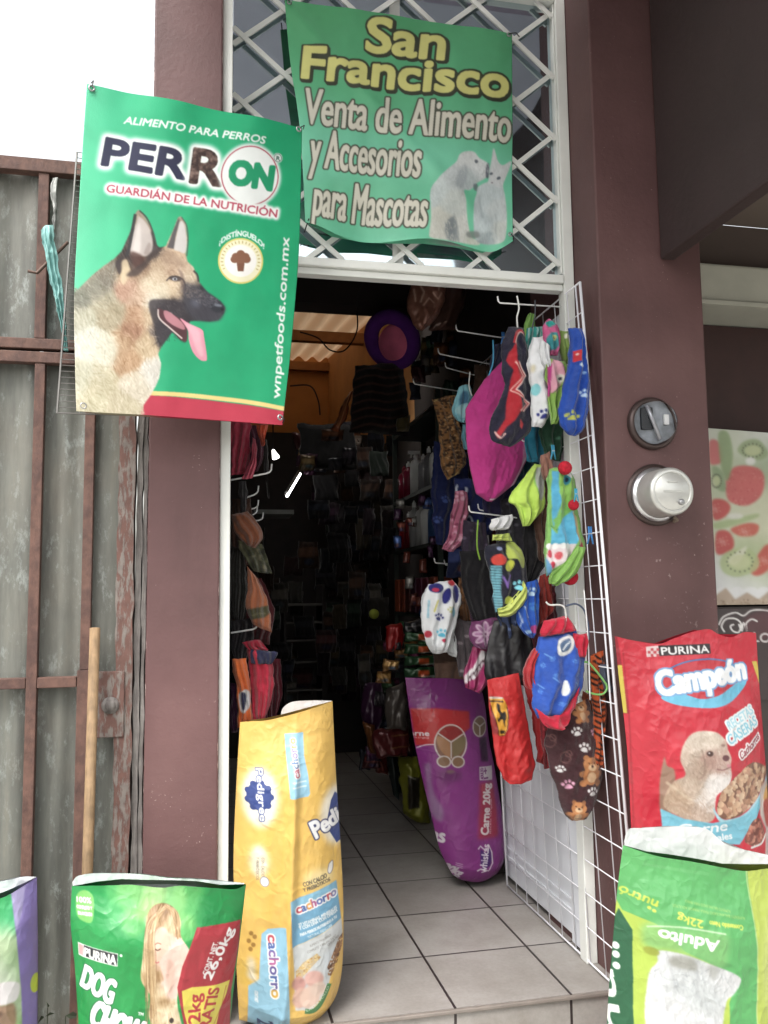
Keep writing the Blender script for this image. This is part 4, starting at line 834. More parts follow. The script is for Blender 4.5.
sack('purple cat food sack with a round food photo standing inside on the tiles', P_('405,677.5 412.5,732 421,773 431,815 440,850 452,874'), P_('464.5,679.6 482,692 489,740 494,765 501,807 505,840 504,860 497,874'), plane(3.36, .1, 1), A,
     P_('405,677.5 425,678 445,678 464.5,679.6'), P_('452,874 462,880 480,881.5 497,874'), .06, 11, step=.75, group='feed sacks standing at the door', top=.3)

# 3. red dog food sack at the meter pillar
CP = crop(4.861, 610, 630)
A = Art(606, 622, 776, 900, (208, 34, 50), ss=4); gx, gy = A.grid(); A.img = np.clip(A.img+((fbm(gx/14, gy/22, 9)-.5)*18)[..., None]*np.array([1, .5, .5]), 0, 255)
A.poly(CP('28,0 55,170 70,290 85,405 40,405 0,100'), (150, 24, 36)); A.poly(CP('15,172 55,170 78,402 38,402'), (214, 186, 60)); A.line(CP('58,100 85,405 105,800 110,960'), 1, (140, 20, 30), .6)
A.poly(CP('682,152 712,150 735,260 722,255'), (216, 190, 64)); A.poly(CP('162,80 222,74 222,126 165,130'), (226, 190, 190)); A.poly(CP('218,74 462,64 462,112 220,124'), (40, 30, 34))
for i in range(4):
    for j in range(3):
        if (i+j) % 2: x, y = CP('%d,%d' % (170+i*13, 86+j*14))[0]; A.poly([(x, y), (x+2.6, y), (x+2.6, y+2.8), (x, y+2.8)], (196, 60, 70))
A.text('PURINA', CP('232,118')[0], CP('455,106')[0], 7.2, (238, 236, 236), bold=.5)
x, y = CP('415,250')[0]; A.ell(x, y, 45.5, 23.5, (62, 110, 176), rot=-6); A.ell(x, y, 44, 22, (200, 40, 52), rot=-6)
A.poly(CP('215,318 300,300 400,325 520,290 640,220 632,265 560,330 450,365 330,362 250,345'), (86, 178, 220), smooth=True)
A.text('Campeón', CP('206,312')[0], CP('642,228')[0], 23, (244, 246, 250), out=((1.4, (96, 150, 210)),), bold=1.45, h1=20, shear=.1)
A.text('RECETAS', CP('515,470')[0], CP('668,396')[0], 8.6, (150, 214, 236), out=((1.6, (240, 248, 250)),), bold=.5); A.text('CASERAS', CP('512,540')[0], CP('692,450')[0], 9.8, (120, 200, 230), out=((1.8, (240, 248, 250)),), bold=.6)
A.text('Cachorros', CP('570,612')[0], CP('705,520')[0], 7.5, (150, 40, 56), out=((1.4, (246, 240, 240)),), bold=.3, shear=.25)
c_ = lambda x, y, c, s=None: (610+x/4.861, 630+y/4.861, c) if s is None else (610+x/4.861, 630+y/4.861, c, s)
A.poly(CP('215,600 225,640 260,680 240,900 205,860 200,720'), (150, 112, 92), smooth=True, soft=.6)
pup = CP('278,610 285,560 310,510 350,478 400,472 450,482 490,520 500,560 515,600 510,640 515,690 490,740 440,780 430,880 380,905 300,890 220,840 225,770 260,710 300,680')
A.paint(pup, [c_(350, 520, (206, 186, 166)), c_(430, 520, (218, 198, 176)), c_(310, 610, (190, 164, 144)), c_(360, 660, (172, 144, 124)), c_(330, 560, (200, 176, 156)), c_(420, 610, (176, 134, 120)), c_(470, 570, (196, 160, 144)), c_(450, 640, (190, 156, 142)), c_(330, 730, (190, 164, 142)), c_(440, 720, (232, 222, 216)), c_(400, 800, (220, 206, 196)), c_(260, 780, (184, 152, 124)), c_(290, 850, (196, 166, 140)), c_(370, 880, (186, 158, 138))], sig=4.5, fur=(70, 4, 1.0), amp=22, smooth=True, soft=.5, seed=6)
A.strokes(pup, [c_(350, 520, (206, 186, 166)), c_(310, 610, (184, 156, 136)), c_(360, 660, (166, 136, 116)), c_(420, 610, (170, 130, 116)), c_(450, 540, (214, 192, 172)), c_(440, 720, (234, 226, 220)), c_(260, 780, (180, 146, 118)), c_(330, 740, (190, 164, 142)), c_(370, 880, (180, 152, 132))], n=1500, ang=80, ln=4, wd=.45, amp=18, sig=6, seed=4)
A.line(CP('372,560 385,620 382,680 360,700'), 1.4, (140, 108, 92), .7, True, soft=.6); A.ell(*CP('408,578')[0], 3.4, 2.6, (70, 46, 42), .95, soft=.4); A.ell(*CP('404,575')[0], .8, c=(220, 210, 205)); A.ell(*CP('488,600')[0], 3.6, 3, (96, 56, 60), .95, soft=.4); A.line(CP('440,650 470,655 512,640'), 1.2, (120, 70, 70), .8, True, soft=.4); A.ell(*CP('500,635')[0], 2, 1.6, (200, 120, 130), .8, soft=.4); A.ell(*CP('475,540')[0], 2.2, 1.4, (130, 96, 86), .8, soft=.5)
A.line(CP('225,720 300,780 330,800'), 2.4, (206, 180, 150), .7, True, soft=.6); A.line(CP('230,830 280,830 330,870'), 2.4, (170, 136, 110), .7, True, soft=.6)
A.poly(CP('205,850 300,890 420,905 560,880 650,840 720,760 768,690 800,700 720,820 600,960 560,1010 215,1000'), (104, 186, 214), soft=.4)
A.poly(CP('425,830 460,900 560,882 650,840 710,770 600,860 480,890'), (150, 214, 232), smooth=True, soft=.6)
kb = CP('450,800 470,750 540,690 640,630 740,655 762,690 700,770 640,830 540,880 470,885 445,850')
A.poly(kb, (120, 78, 60), smooth=True); A.speckle(A.mask(kb, True), [(196, 148, 112), (216, 176, 140), (170, 118, 88), (206, 160, 124), (186, 132, 104)], (2.0, 3.6), 170, 3)
A.text('Carne', CP('268,962')[0], CP('495,940')[0], 9, (240, 248, 250), bold=1.0, shear=.2); A.text('y Cereales', CP('300,1000')[0], CP('520,980')[0], 6, (240, 248, 250), bold=.5)
A.poly(CP('700,760 740,730 800,720 800,1300 700,1300 740,960 690,880'), (196, 176, 166), soft=.8); A.poly(CP('740,780 765,750 800,760 800,830 730,820'), (216, 150, 76), smooth=True, soft=.5); A.poly(CP('725,830 800,830 800,900 750,950'), (176, 70, 62), smooth=True, soft=.6)
mm = A.mask(CP('590,980 640,900 700,910 730,990 680,1030 600,1010'), True); A.put(mm, (120, 60, 50)); A.speckle(mm, [(176, 96, 78), (150, 76, 60), (196, 120, 96)], (1.5, 2.5), 60, 5)
A.line(CP('620,1030 700,1020 740,980'), 2, (230, 226, 222), smooth=True)
for k in range(2): A.text('CONT NET 25kg', CP('%d,745' % (100+k*8))[0], CP('%d,640' % (92+k*8))[0], 1.3, (150, 60, 60), bold=.1)
sack('red puppy food sack standing between the wire rack and the meter pillar', P_('614.5,636 619,680 624,720 628,765 631,829 634,900 637,980 640,1060'), P_('756,633 759,680 762,720 766,770 770,840 774,940 776,1060'), plane(2.25, .0, 1), A,
     P_('614.5,636 630,640 655,643.5 670,638 690,631 705,629 715,634 728,637 742,632 756,633'), P_('640,1060 700,1086 776,1080'), .075, 21, step=.72, crush=.013, top=.3)

# 4. green sack turned upside down, front right
GP = crop(4.571, 600, 825)
A = Art(596, 818, 812, 1180, (150, 186, 48), ss=4); gx, gy = A.grid()
LIME = (160, 188, 62); GRN = (74, 160, 82); DG = (28, 84, 52)
A.img[:] = LIME; A.poly(GP('60,60 620,150 620,420 605,1700 480,1700 480,740 525,625 300,520 200,415 90,380 60,300'), GRN); A.poly(GP('80,375 120,460 105,1700 0,1700 0,600'), DG)
A.poly(GP('160,420 300,415 450,432 480,445 470,560 430,590 340,545 250,525 160,520'), (110, 176, 96), .8, True, soft=2.5); A.line(GP('165,432 240,418 340,420 470,438'), 1.2, (206, 226, 190), .8, True, soft=.4)
A.text('Adulto', GP('438,466')[0], GP('207,434')[0], 10.5, (240, 244, 238), bold=1.2)
A.text('Contenido Neto', GP('552,404')[0], GP('408,385')[0], 4.2, (196, 206, 70), bold=.35); A.text('22kg', GP('380,385')[0], GP('280,362')[0], 7, (196, 206, 70), bold=.5)
for k, (a, b) in enumerate(((570, 265), (510, 320))): A.text('ALIMENTO BALANCEADO PARA PERROS ADULTOS'[:40-10*k], GP('%d,%d' % (a, 372-k*28))[0], GP('%d,%d' % (b, 322-k*20))[0], 2.4, (150, 186, 90), bold=.15)
A.text('nutró', GP('215,318')[0], GP('90,272')[0], 8.5, (186, 204, 60), bold=.8)
for x, y in ((180, 350), (205, 335), (196, 360)): A.ell(*GP('%d,%d' % (x, y))[0], 1.6, c=(186, 204, 60))
for k in range(3): A.line(GP('%d,%d %d,%d' % (170, 160+k*4, 440, 190+k*5)), .6, (130, 190, 130), .25)
dg = GP('205,530 300,535 400,570 525,625 500,700 470,730 455,800 440,1000 430,1300 200,1300 160,1000 155,790 170,640 200,580')
d_ = lambda x, y, c: (600+x/4.571, 825+y/4.571, c)
A.paint(dg, [d_(230, 600, (192, 195, 197)), d_(300, 640, (175, 180, 181)), d_(450, 620, (197, 198, 200)), d_(360, 700, (181, 187, 188)), d_(250, 800, (198, 200, 202)), d_(380, 850, (188, 192, 193)), d_(300, 1000, (197, 198, 200))], sig=9, fur=(75, 9, 2), amp=22, smooth=True, soft=.7, seed=4)
A.strokes(dg, [d_(230, 600, (190, 196, 198)), d_(300, 640, (160, 166, 168)), d_(360, 700, (172, 178, 180)), d_(250, 800, (206, 208, 210)), d_(380, 850, (186, 190, 192)), d_(300, 1000, (206, 208, 210))], n=900, ang=-80, ln=7, wd=.7, amp=16, sig=9, seed=6)
A.line(GP('345,560 350,640 345,720'), 1.6, (150, 154, 156), .6, True, soft=.8); A.line(GP('250,600 262,680 300,720 345,700'), 1.4, (150, 154, 156), .5, True, soft=.8)
A.poly(GP('250,545 330,550 345,600 250,590'), (130, 130, 120), .8, True, soft=1.6); A.poly(GP('395,575 440,595 420,640 400,620'), (150, 152, 146), .8, True, soft=1.5); A.ell(*GP('180,538')[0], 6, 4, (130, 140, 40), .9, 12, soft=.5)
A.poly(GP('615,180 800,180 800,1700 605,1700 605,1000'), (164, 184, 66)); A.ell(*GP('715,600')[0], 17, 55, (206, 216, 130), .6, soft=4); A.line(GP('610,180 606,1200'), 1.2, (190, 206, 120), .7)
rs = np.random.RandomState(2)
for k in range(9):
    x = 640+k*15
    for j in range(34):
        if rs.rand() < .8: A.line(GP('%d,%d %d,%d' % (x, 440+j*22, x, 440+j*22+rs.randint(8, 20))), .7, (150, 168, 66), .6)
A.text('nu', GP('78,930')[0], GP('52,660')[0], 13, (232, 236, 230), bold=1.6)
for y in (545, 585, 635): A.ell(*GP('%d,%d' % (66, y))[0], 2.6, 3.4, (226, 234, 226))
L = P_('623,845 619.5,870 616.5,896 613,936 609,985 606,1040 603,1120'); Rr = P_('800,868 802,900 804,960 806,1060 806,1130')
sack('open green and lime dog food sack standing upside down at the right front', L, Rr, plane(1.97, .06, 1.1), A, P_('623,845 640,850 657,853.5 680,856 708,861 732,865 768,864 800,868'), P_('603,1120 700,1150 806,1130'), .09, 31, step=.8, crush=.012, top=.55,
     liner=(P_('624,840 628,829 645,828 669,826.5 690,826.5 708,829.5 724,843 745,850 768,855 799,862'), P_('624,868 650,872 680,876 708,880 740,884 768,884 799,888'), (236, 238, 240), .07))

# 5. green dog food sack, front left
DC = crop(4.042, 60, 870)
A = Art(62, 876, 252, 1140, (24, 140, 62), ss=5); gx, gy = A.grid()
A.img = np.clip(A.img+((fbm(gx/16, gy/22, 6)-.5)*14)[..., None], 0, 255)
for x, y, r, c, a in ((330, 60, 45, (150, 206, 110), .6), (250, 130, 26, (70, 180, 90), .5), (300, 170, 22, (130, 200, 100), .45), (420, 90, 40, (170, 214, 130), .55), (520, 110, 36, (110, 190, 90), .5), (500, 190, 22, (130, 200, 100), .5), (240, 60, 24, (100, 190, 100), .5), (360, 130, 20, (170, 216, 120), .4)): A.ell(*DC('%d,%d' % (x, y))[0], r*.55, c=c, a=a, soft=2.5)
A.poly(DC('590,60 760,50 740,200 560,190 560,120'), (14, 128, 56), .8, True, soft=4)
A.poly(DC('68,100 100,72 138,95 136,180 100,190 70,170'), (104, 180, 84), smooth=True, soft=.4)
A.text('100%', DC('70,122')[0], DC('130,118')[0], 5, (230, 244, 226), bold=.6); A.text('COMPLETO Y', DC('70,146')[0], DC('134,142')[0], 3, (230, 244, 226), bold=.3); A.text('BALANCEADO', DC('76,168')[0], DC('134,164')[0], 3, (230, 244, 226), bold=.3)
A.poly(DC('75,278 240,284 238,334 78,330'), (230, 230, 226)); A.poly(DC('100,281 238,287 236,331 102,326'), (38, 40, 46)); A.poly(DC('78,282 98,284 98,326 80,324'), (214, 150, 150))
A.text('PURINA', DC('104,325')[0], DC('232,328')[0], 8.6, (240, 240, 236), bold=.7); A.ell(*DC('252,290')[0], 1.3, c=(230, 240, 230))
TX = (242, 248, 242)
A.text('DOG', DC('86,452')[0], DC('212,484')[0], 23, TX, out=((.7, (20, 84, 50)),), bold=1.3); A.text('CHOW', DC('122,586')[0], DC('312,650')[0], 27, TX, out=((.7, (20, 84, 50)),), bold=1.6)
A.text('TM', DC('318,515')[0], DC('338,518')[0], 3, TX, bold=.2)
h_ = lambda x, y, c, s=None: (60+x/4.042, 870+y/4.042, c) if s is None else (60+x/4.042, 870+y/4.042, c, s)
wom = DC('345,200 355,140 385,108 430,105 470,130 485,170 484,215 520,280 500,330 475,400 470,470 490,560 520,640 540,1000 400,1000 395,640 360,520 365,440 330,380 335,300')
A.paint(wom, [h_(375, 205, (120, 84, 50), 3), h_(430, 125, (112, 78, 48), 4), h_(384, 300, (150, 112, 70), 3), h_(372, 400, (150, 114, 70), 3), h_(395, 350, (160, 120, 78), 3), h_(420, 460, (170, 132, 86), 3), h_(365, 470, (160, 124, 80), 3), h_(460, 160, (220, 186, 140), 3), h_(350, 330, (226, 198, 150), 3), h_(400, 130, (150, 112, 72)), h_(450, 150, (186, 148, 104)), h_(370, 170, (176, 138, 92)), h_(365, 230, (206, 176, 128)), h_(355, 300, (200, 168, 120)), h_(345, 370, (190, 156, 108)), h_(400, 240, (214, 176, 150)), h_(420, 270, (226, 186, 162)), h_(390, 330, (216, 182, 140)), h_(450, 300, (226, 184, 166)), h_(490, 290, (230, 194, 178)), h_(455, 370, (220, 176, 160)), h_(440, 420, (226, 190, 170)), h_(395, 430, (210, 180, 136)), h_(380, 500, (206, 176, 130)), h_(440, 500, (214, 190, 150)), h_(450, 580, (206, 180, 140)), h_(410, 590, (196, 170, 128)), h_(500, 610, (190, 160, 116)), h_(450, 800, (206, 180, 140))], sig=4., fur=(78, 9, .9), amp=26, smooth=True, soft=.5, seed=7)
HR = ((150, 112, 68), (190, 154, 104), (216, 184, 136), (128, 92, 56))
A.poly(DC('378,212 398,186 425,188 440,215 436,262 424,300 404,326 390,318 380,290 374,250'), (222, 176, 150), .95, True, soft=.5)
A.poly(DC('405,300 436,262 488,236 522,284 500,332 478,400 466,450 436,440 420,380 404,330'), (228, 184, 166), .95, True, soft=.6); A.poly(DC('436,300 460,330 452,400 440,430 428,370'), (196, 146, 126), .6, True, soft=1)
A.poly(DC('374,250 382,248 386,292 392,320 404,330 396,344 382,330 374,300'), (196, 150, 120), .7, True, soft=.6)
A.line(DC('384,258 394,264 406,258'), 1.1, (84, 56, 44), .95, True, soft=.15); A.line(DC('382,244 394,238 408,242'), .9, (120, 84, 58), .9, True, soft=.15); A.line(DC('378,262 374,286 382,292'), .8, (176, 126, 102), .9, True, soft=.2); A.line(DC('384,308 392,312 400,308'), 1.3, (186, 96, 92), .95, True, soft=.15)
rs_ = np.random.RandomState(9)
for k in range(46):
    u = rs_.rand(); sx = 352+u*34; A.line(DC('%d,%d %d,%d %d,%d %d,%d' % (410+rs_.rand()*26, 108+rs_.rand()*14, sx, 170+rs_.rand()*40, sx-14+rs_.rand()*18, 300+rs_.rand()*40, 345+u*44+rs_.rand()*10, 420+rs_.rand()*170)), .55+rs_.rand()*.7, HR[rs_.randint(4)], .6, True, soft=.15)
for k in range(20): A.line(DC('%d,%d %d,%d %d,%d' % (420+rs_.rand()*20, 108+rs_.rand()*10, 452+rs_.rand()*22, 135+rs_.rand()*20, 462+rs_.rand()*22, 205+rs_.rand()*24)), .6+rs_.rand()*.6, HR[rs_.randint(4)], .6, True, soft=.15)
for k in range(40): x_ = 405+rs_.rand()*110; y_ = 440+rs_.rand()*190; A.line(DC('%d,%d %d,%d' % (x_, y_, x_+rs_.rand()*12-4, y_+26)), .6, HR[rs_.randint(4)], .45, soft=.15)
A.ell(*DC('448,535')[0], 2.2, 2.6, (46, 34, 30), .95, soft=.3); A.ell(*DC('484,598')[0], 3.6, 4.4, (38, 30, 30), .95, soft=.4); A.ell(*DC('482,590')[0], 1.2, .8, (120, 110, 106)); A.line(DC('470,640 484,625 500,640'), 1.2, (70, 50, 44), .8, True, soft=.3)
A.poly(DC('548,190 730,196 722,300 690,480 680,900 560,900 490,520 475,440 470,410 490,330'), (166, 36, 46))
YL = (226, 204, 66)
A.poly(DC('488,424 530,414 600,424 684,430 670,480 640,540 625,600 610,900 560,900 520,600 495,500'), YL, smooth=False)
A.text('CONT. NET.', DC('588,378')[0], DC('634,258')[0], 5, (244, 240, 236), bold=.45); A.text('26,0kg', DC('604,404')[0], DC('700,225')[0], 9, (246, 242, 240), bold=.7)
A.text('2kg', DC('560,556')[0], DC('562,446')[0], 11.5, (176, 40, 46), bold=1.2); A.text('GRATIS', DC('584,640')[0], DC('640,444')[0], 11, (176, 40, 46), bold=.9)
A.line(DC('600,620 650,520 668,445'), 1.2, (150, 60, 40), .5)
L = P_('72,886 70.5,919.5 73,950 75,969 78.5,1024 82,1085'); Rr = P_('246,884 242,919.5 239,945 236,969 230,1024 226,1085')
sack('squat green dog food sack with a blonde woman in front of the left pillar', L, Rr, plane(2.06, .05, 0), A, P_('72,886 97,882 130,879 160,881.5 180,880 208,883 232,887 240,886.5 246,884'), P_('82,1085 150,1115 226,1085'), .085, 41, step=.72, crush=.008, top=.5,
     liner=(P_('72.5,882 78,876 95,873.5 122,873.5 144,874.5 164,877.5 190,878.5 215,880.5 244,882.5'), P_('72.5,900 100,900 130,898 165,897 200,897 244,894'), (228, 238, 240), .05))

# 6. sack cut by the left edge of the view
LS = crop(5.02, 0, 820)
A = Art(-90, 870, 46, 1140, (128, 176, 104), ss=4); gx, gy = A.grid()
s_ = lambda x, y, c: (x/5.02, 820+y/5.02, c)
A.paint([(-90, 870), (30, 870), (30, 1140), (-90, 1140)], [s_(20, 420, (40, 160, 80)), s_(70, 450, (60, 178, 110)), s_(-200, 450, (40, 150, 80)), s_(30, 560, (176, 200, 150)), s_(80, 650, (150, 190, 130)), s_(10, 700, (190, 206, 176)), s_(90, 900, (170, 196, 150)), s_(-200, 800, (150, 180, 120)), s_(100, 1000, (130, 180, 100))], sig=9, soft=0, smooth=False)
A.poly(LS('-120,770 20,750 90,760 110,790 95,850 40,858 -60,850'), (228, 220, 222), smooth=True, soft=.5); A.poly(LS('-140,860 30,860 85,870 90,980 40,1010 -140,1000'), (150, 116, 90), smooth=True, soft=1); A.ell(*LS('10,900')[0], 5, 3, (90, 64, 52), .8, soft=1); A.ell(*LS('-5,620')[0], 4, 6, (90, 76, 62), .7, soft=1)
A.poly(LS('62,330 190,280 195,640 190,1400 130,1400 115,800 95,560'), (122, 104, 176), soft=.3); A.poly(LS('62,340 130,315 115,450 92,520'), (170, 160, 212), .8, soft=.8); A.ell(*LS('180,808')[0], 4.6, 9.6, (186, 206, 44))
sack('lavender and green pet food sack at the far left edge by the gate', P_('-80,905 -82,950 -82,1000 -80,1110'), P_('37,877 38,947.5 37.5,1024 36,1100'), plane(2.12, .1, -.4), A, P_('-80,905 -30,902 0,893.5 12,889 37,877'), P_('-80,1110 -20,1125 36,1100'), .08, 51, step=.9, top=.5,
     liner=(P_('-78,890 -30,888 0,881.5 22,876.8 36,876.5'), P_('-78,915 -30,914 0,906 22,896 36,884'), (226, 228, 236), .05))

# ================================================================== RACKS AND HOOKS
def lattice(mb, c, nh, nv, r, skip=()):
    tl, tr, br, bl_ = [np.asarray(q, float) for q in c]
    B_ = lambda u, v: (1-v)*((1-u)*tl+u*tr)+v*((1-u)*bl_+u*br)
    for i in range(nv): mb.tube([B_(i/(nv-1), 0), B_(i/(nv-1), 1)], r, 5)
    for j in range(nh): mb.tube([B_(0, j/(nh-1)), B_(1, j/(nh-1))], r, 5)
    return B_
RX = 1.2
OT, OB, IB, IT = (RX, 2.487, 2.166), (RX, 2.262, .012), (RX, 3.32, .012), (RX, 3.52, 2.166)
rk = thing('wire_rack', 'tall white wire grid rack holding dog clothes at the right side of the door', 'clothes rack', (RX, 2.8, 0))
f = MB(); B_ = lattice(f, (OT, IT, IB, OB), 22, 11, .0019); f.build('wire_mesh', M_WIRE, rk, smooth=True)
f = MB()
for a, b, r in ((OT, OB, .0048), (IT, IB, .004), (OT, IT, .003), (OB, IB, .003)): f.tube([a, b], r, 8)
f.tube([np.array(OT)+(0, .034, 0), np.array(OB)+(0, .034, .0)], .0030, 8); f.build('outer_frame', M_WIRE, rk, smooth=True)

HOOKG = 'white peg hooks of the clothes rack'
def hook(p0, p1, x=RX, up=.022, right=True, label='white wire peg hook sticking out of the clothes rack by the door', dy=0, grp=HOOKG):
    a = onX(p0[0], p0[1], x); b = onY(p1[0], p1[1], a[1]+dy)
    th = MB().tube([a-b, b*0+(a-b)*.12, (0, 0, 0), (b-a)/np.linalg.norm(b-a)*.006+(0, 0, .006), (b-a)/np.linalg.norm(b-a)*.008+np.array((0, 0, up))], .0028, 7).build('rack_hook', M_HOOK, None, smooth=True)
    th.location = Vector([float(k) for k in b]); tag(th, label, 'hook', grp); return a, b
for p0, p1 in (((562, 307), (500, 303)), ((524, 341), (458, 331)), ((500, 366), (440, 354)), ((486, 378), (447, 368)), ((476, 394), (415, 384)), ((553, 446), (523, 441)), ((534, 520), (471, 512)), ((520, 517), (480, 510)),
               ((545, 600), (523, 600)), ((478, 566), (436, 563)), ((478, 570), (446, 565)), ((482, 574), (453, 569)), ((497, 597), (490, 597))): hook(p0, p1)

def pin(px, Y, col, label, sc=1.):
    p = onY(px[0], px[1], Y); th = thing('clothes_peg', label, 'clothes peg', p, 'plastic pegs on the rack')
    mt = pm('plastic_peg_%d_%d_%d' % col, col, .4, var=.05)
    for s in (-1, 1): MB().tube([p+np.array((s*.004, 0, .028))*sc, p+np.array((s*.0035, -.002, .0))*sc, p+np.array((s*.010, 0, -.03))*sc], [.0035*sc, .004*sc, .003*sc], 6).build('prong', mt, th, smooth=True)
    MB().tube([p+np.array((-.006, -.003, .004))*sc, p+np.array((.006, -.003, .004))*sc], .003*sc, 6).build('spring', M_STEELGREY, th)
pin((590, 535), 2.345, (50, 110, 165), 'blue plastic peg clipped on the outer wires of the rack', .9)
pin((503, 338), 2.9, (60, 120, 190), 'blue plastic peg on the second hook from the top of the rack', .8)
pin((576, 495), 2.40, (60, 150, 180), 'turquoise peg beside the red pompom hoodie', .7)
pin((553, 452), 2.5, (50, 130, 160), 'teal peg at the end of the hook above the pompom hoodie', .8)

def hanger(pts, Y, r, col, label):
    q = [onY(x, y, Y) for x, y in curve_pts(pts, False, 5)]; o_ = q[0]
    th = MB().tube([k-o_ for k in q], r, 7).build('clothes_hanger', pm('hanger_%d_%d_%d' % col, col, .4, var=.05), None, smooth=True); th.location = Vector([float(k) for k in o_]); tag(th, label, 'hanger', 'small clothes hangers on the rack')
hanger(P_('584,662 590,664 604,681 607,688 603,694 594,694 586,691'), 2.42, .0032, (130, 190, 110), 'pale green plastic hanger end beside the blue red-trimmed sweater')
hanger(P_('546,602 550,605 560,605 565,609 566,622'), 2.40, .003, (190, 190, 186), 'grey wire hanger hook over the blue red-trimmed sweater')
hanger(P_('566,606 576,604 584,610 588,624 589,640'), 2.44, .003, (70, 80, 100), 'dark blue hanger behind the blue red-trimmed sweater')
hanger(P_('517,296 519,308 517,318 518,332'), 2.62, .003, (214, 214, 210), 'white hanger hook over the navy zigzag sweater')
hanger(P_('535,300 535,315 532,328'), 2.56, .0025, (40, 44, 50), 'black hanger hook between the zigzag sweater and the white paw sweater')
hanger(P_('493,340 493,362 488,378 484,392'), 2.86, .003, (70, 150, 190), 'blue hanger curving above the magenta vest')
hanger(P_('470,372 469,386 472,396'), 3.0, .0025, (200, 200, 196), 'thin white hanger beside the pale blue hood')
hanger(P_('478,520 477,545 480,560'), 2.95, .003, (130, 170, 60), 'lime green hanger strap left of the yellow-trimmed sweater')
hanger(P_('584,590 588,640 590,700'), 2.40, .0022, (210, 210, 210), 'straight white wire hanging on the outer part of the rack')

# ================================================================== CLOTHES
def garment(label, L, R, Y, base, draw=None, T=None, B=None, bulge=.014, fold=(.011, 2.6), seed=1, step=1.05, cat='dog sweater', name='dog_sweater', kind='cloth', grain=9, tilt=0, parent=None, group='dog clothes on the rack', back=.018, wob=1.7, smooth=True):
    L = P_(L); R = P_(R); T = P_(T) if T else None; B = P_(B) if B else None
    if group == 'dog clothes on the rack' and not T and not B:
        w_ = [(q[0]-p[0])*.05 for p, q in zip((L[0], L[-1]), (R[0], R[-1]))]; mw = max(q[0] for q in R)-min(q[0] for q in L)
        L = [(x-.05*mw, y) for x, y in L]; R = [(x+.05*mw, y) for x, y in R]
    bx = bbox(L, R, T, B); A = Art(*bx, base, ss=4); gx, gy = A.grid(); 
    if draw: draw(A)
    edge = (np.array(base, float)*.55)
    for q in (L, R):
        q = np.array(q); A.line([(x+0, y) for k, (x, y) in enumerate(q)], 1.1, edge, .55, smooth)
    hb = [L[-1], R[-1]] if not B else B; A.line([(x, y-3) for x, y in hb], .7, edge, .6)
    A.img = np.clip(A.img+((fbm(gx/2.2, gy/2.2, seed, 3)-.5)*2*grain+(fbm(gx/9, gy/9, seed+2)-.5)*grain)[..., None], 0, 255)
    def disp(u, v, px):
        e = np.clip(np.minimum(u, 1-u)*6, 0, 1); ev = np.clip(np.minimum(v, 1-v)*9, 0, 1)**.5
        d = bulge*.7*(1-np.abs(2*u-1)**2.2)*ev
        ph = 2*np.pi*fold[1]*(u+.12*np.sin(v*3.3+seed)+.1*fbm(u*2, v*2, seed))
        return d+fold[0]*np.sin(ph+seed)*e*(.4+.6*v)*ev+.016*(fbm(px[..., 0]/8, px[..., 1]/13, seed+5, 3)-.5)*e*ev+.010*(ridge(px[..., 0]/11+px[..., 1]/40, px[..., 1]/26, seed+8, 2)-.4)*e*ev
    o = sheet(name, L, R, plane(Y, tilt, 1.1), A, T=T, B=B, step=step, disp=disp, back=back, parent=parent, kind=kind, wob=wob, wseed=seed, smooth=smooth)
    if parent is None: tag(o, label, cat, group)
    return o
Z7 = crop(6.4, 480, 310); C3 = crop(3.49, 400, 270); N5 = crop(5.486, 470, 440); H4 = crop(4.267, 520, 590); B6 = crop(5.12, 460, 600); E6 = crop(6.4, 360, 380); E5 = crop(6.4, 360, 540)

# behind everything: dark fleece and bags further in
def d_(A):
    for x, y in ((447, 470), (437, 520), (452, 540), (445, 500)): A.paw(x, y, 5, (60, 80, 150), 20)
garment('dark blue fleece with faint paws hanging behind the leopard sweater', '436,440 433,480 434,520 438,545', '466,452 466,490 460,525 452,545', 3.45, (22, 30, 76), d_, seed=3, cat='dog blanket', name='fleece_blanket')
def d_(A):
    A.ell(461, 490, 6, 7, (200, 210, 226), ring=2.2); A.poly(P_('457,480 470,480 470,488 458,487'), (30, 40, 96)); A.ell(468, 522, 5, 6.5, (190, 205, 225), ring=2.2)
garment('navy cloth with pale rings behind the magenta vest', '456,478 457,505 462,535', '500,480 500,505 488,535', 3.2, (26, 34, 84), d_, seed=4, cat='dog blanket', name='fleece_blanket')
def d_(A):
    m = A.mask(P_('440,485 470,485 470,555 440,555')); A.speckle(m, [(214, 150, 170), (120, 40, 70), (206, 120, 150)], (1, 2.4), 90, 2)
garment('pink flowered sweater hanging under the leopard sweater', '456,490 452,515 449,535 442,549', '466,492 466,520 463,540 452,553', 3.15, (170, 84, 112), d_, seed=5)
garment('black fleece coat hanging left of the yellow-trimmed sweater', '462,552 464,575 468,600 476,620', '500,548 502,575 500,600 494,622', 3.0, (20, 18, 22), seed=6, cat='dog coat', name='dog_coat')
garment('shiny black puffy coat above the red cloth with the yellow badge', '496,620 490,645 487,668 489,682', '528,618 534,640 535,660 522,684', 2.78, (26, 24, 28), seed=7, cat='dog coat', name='dog_coat', kind='silk', fold=(.012, 3), bulge=.05)
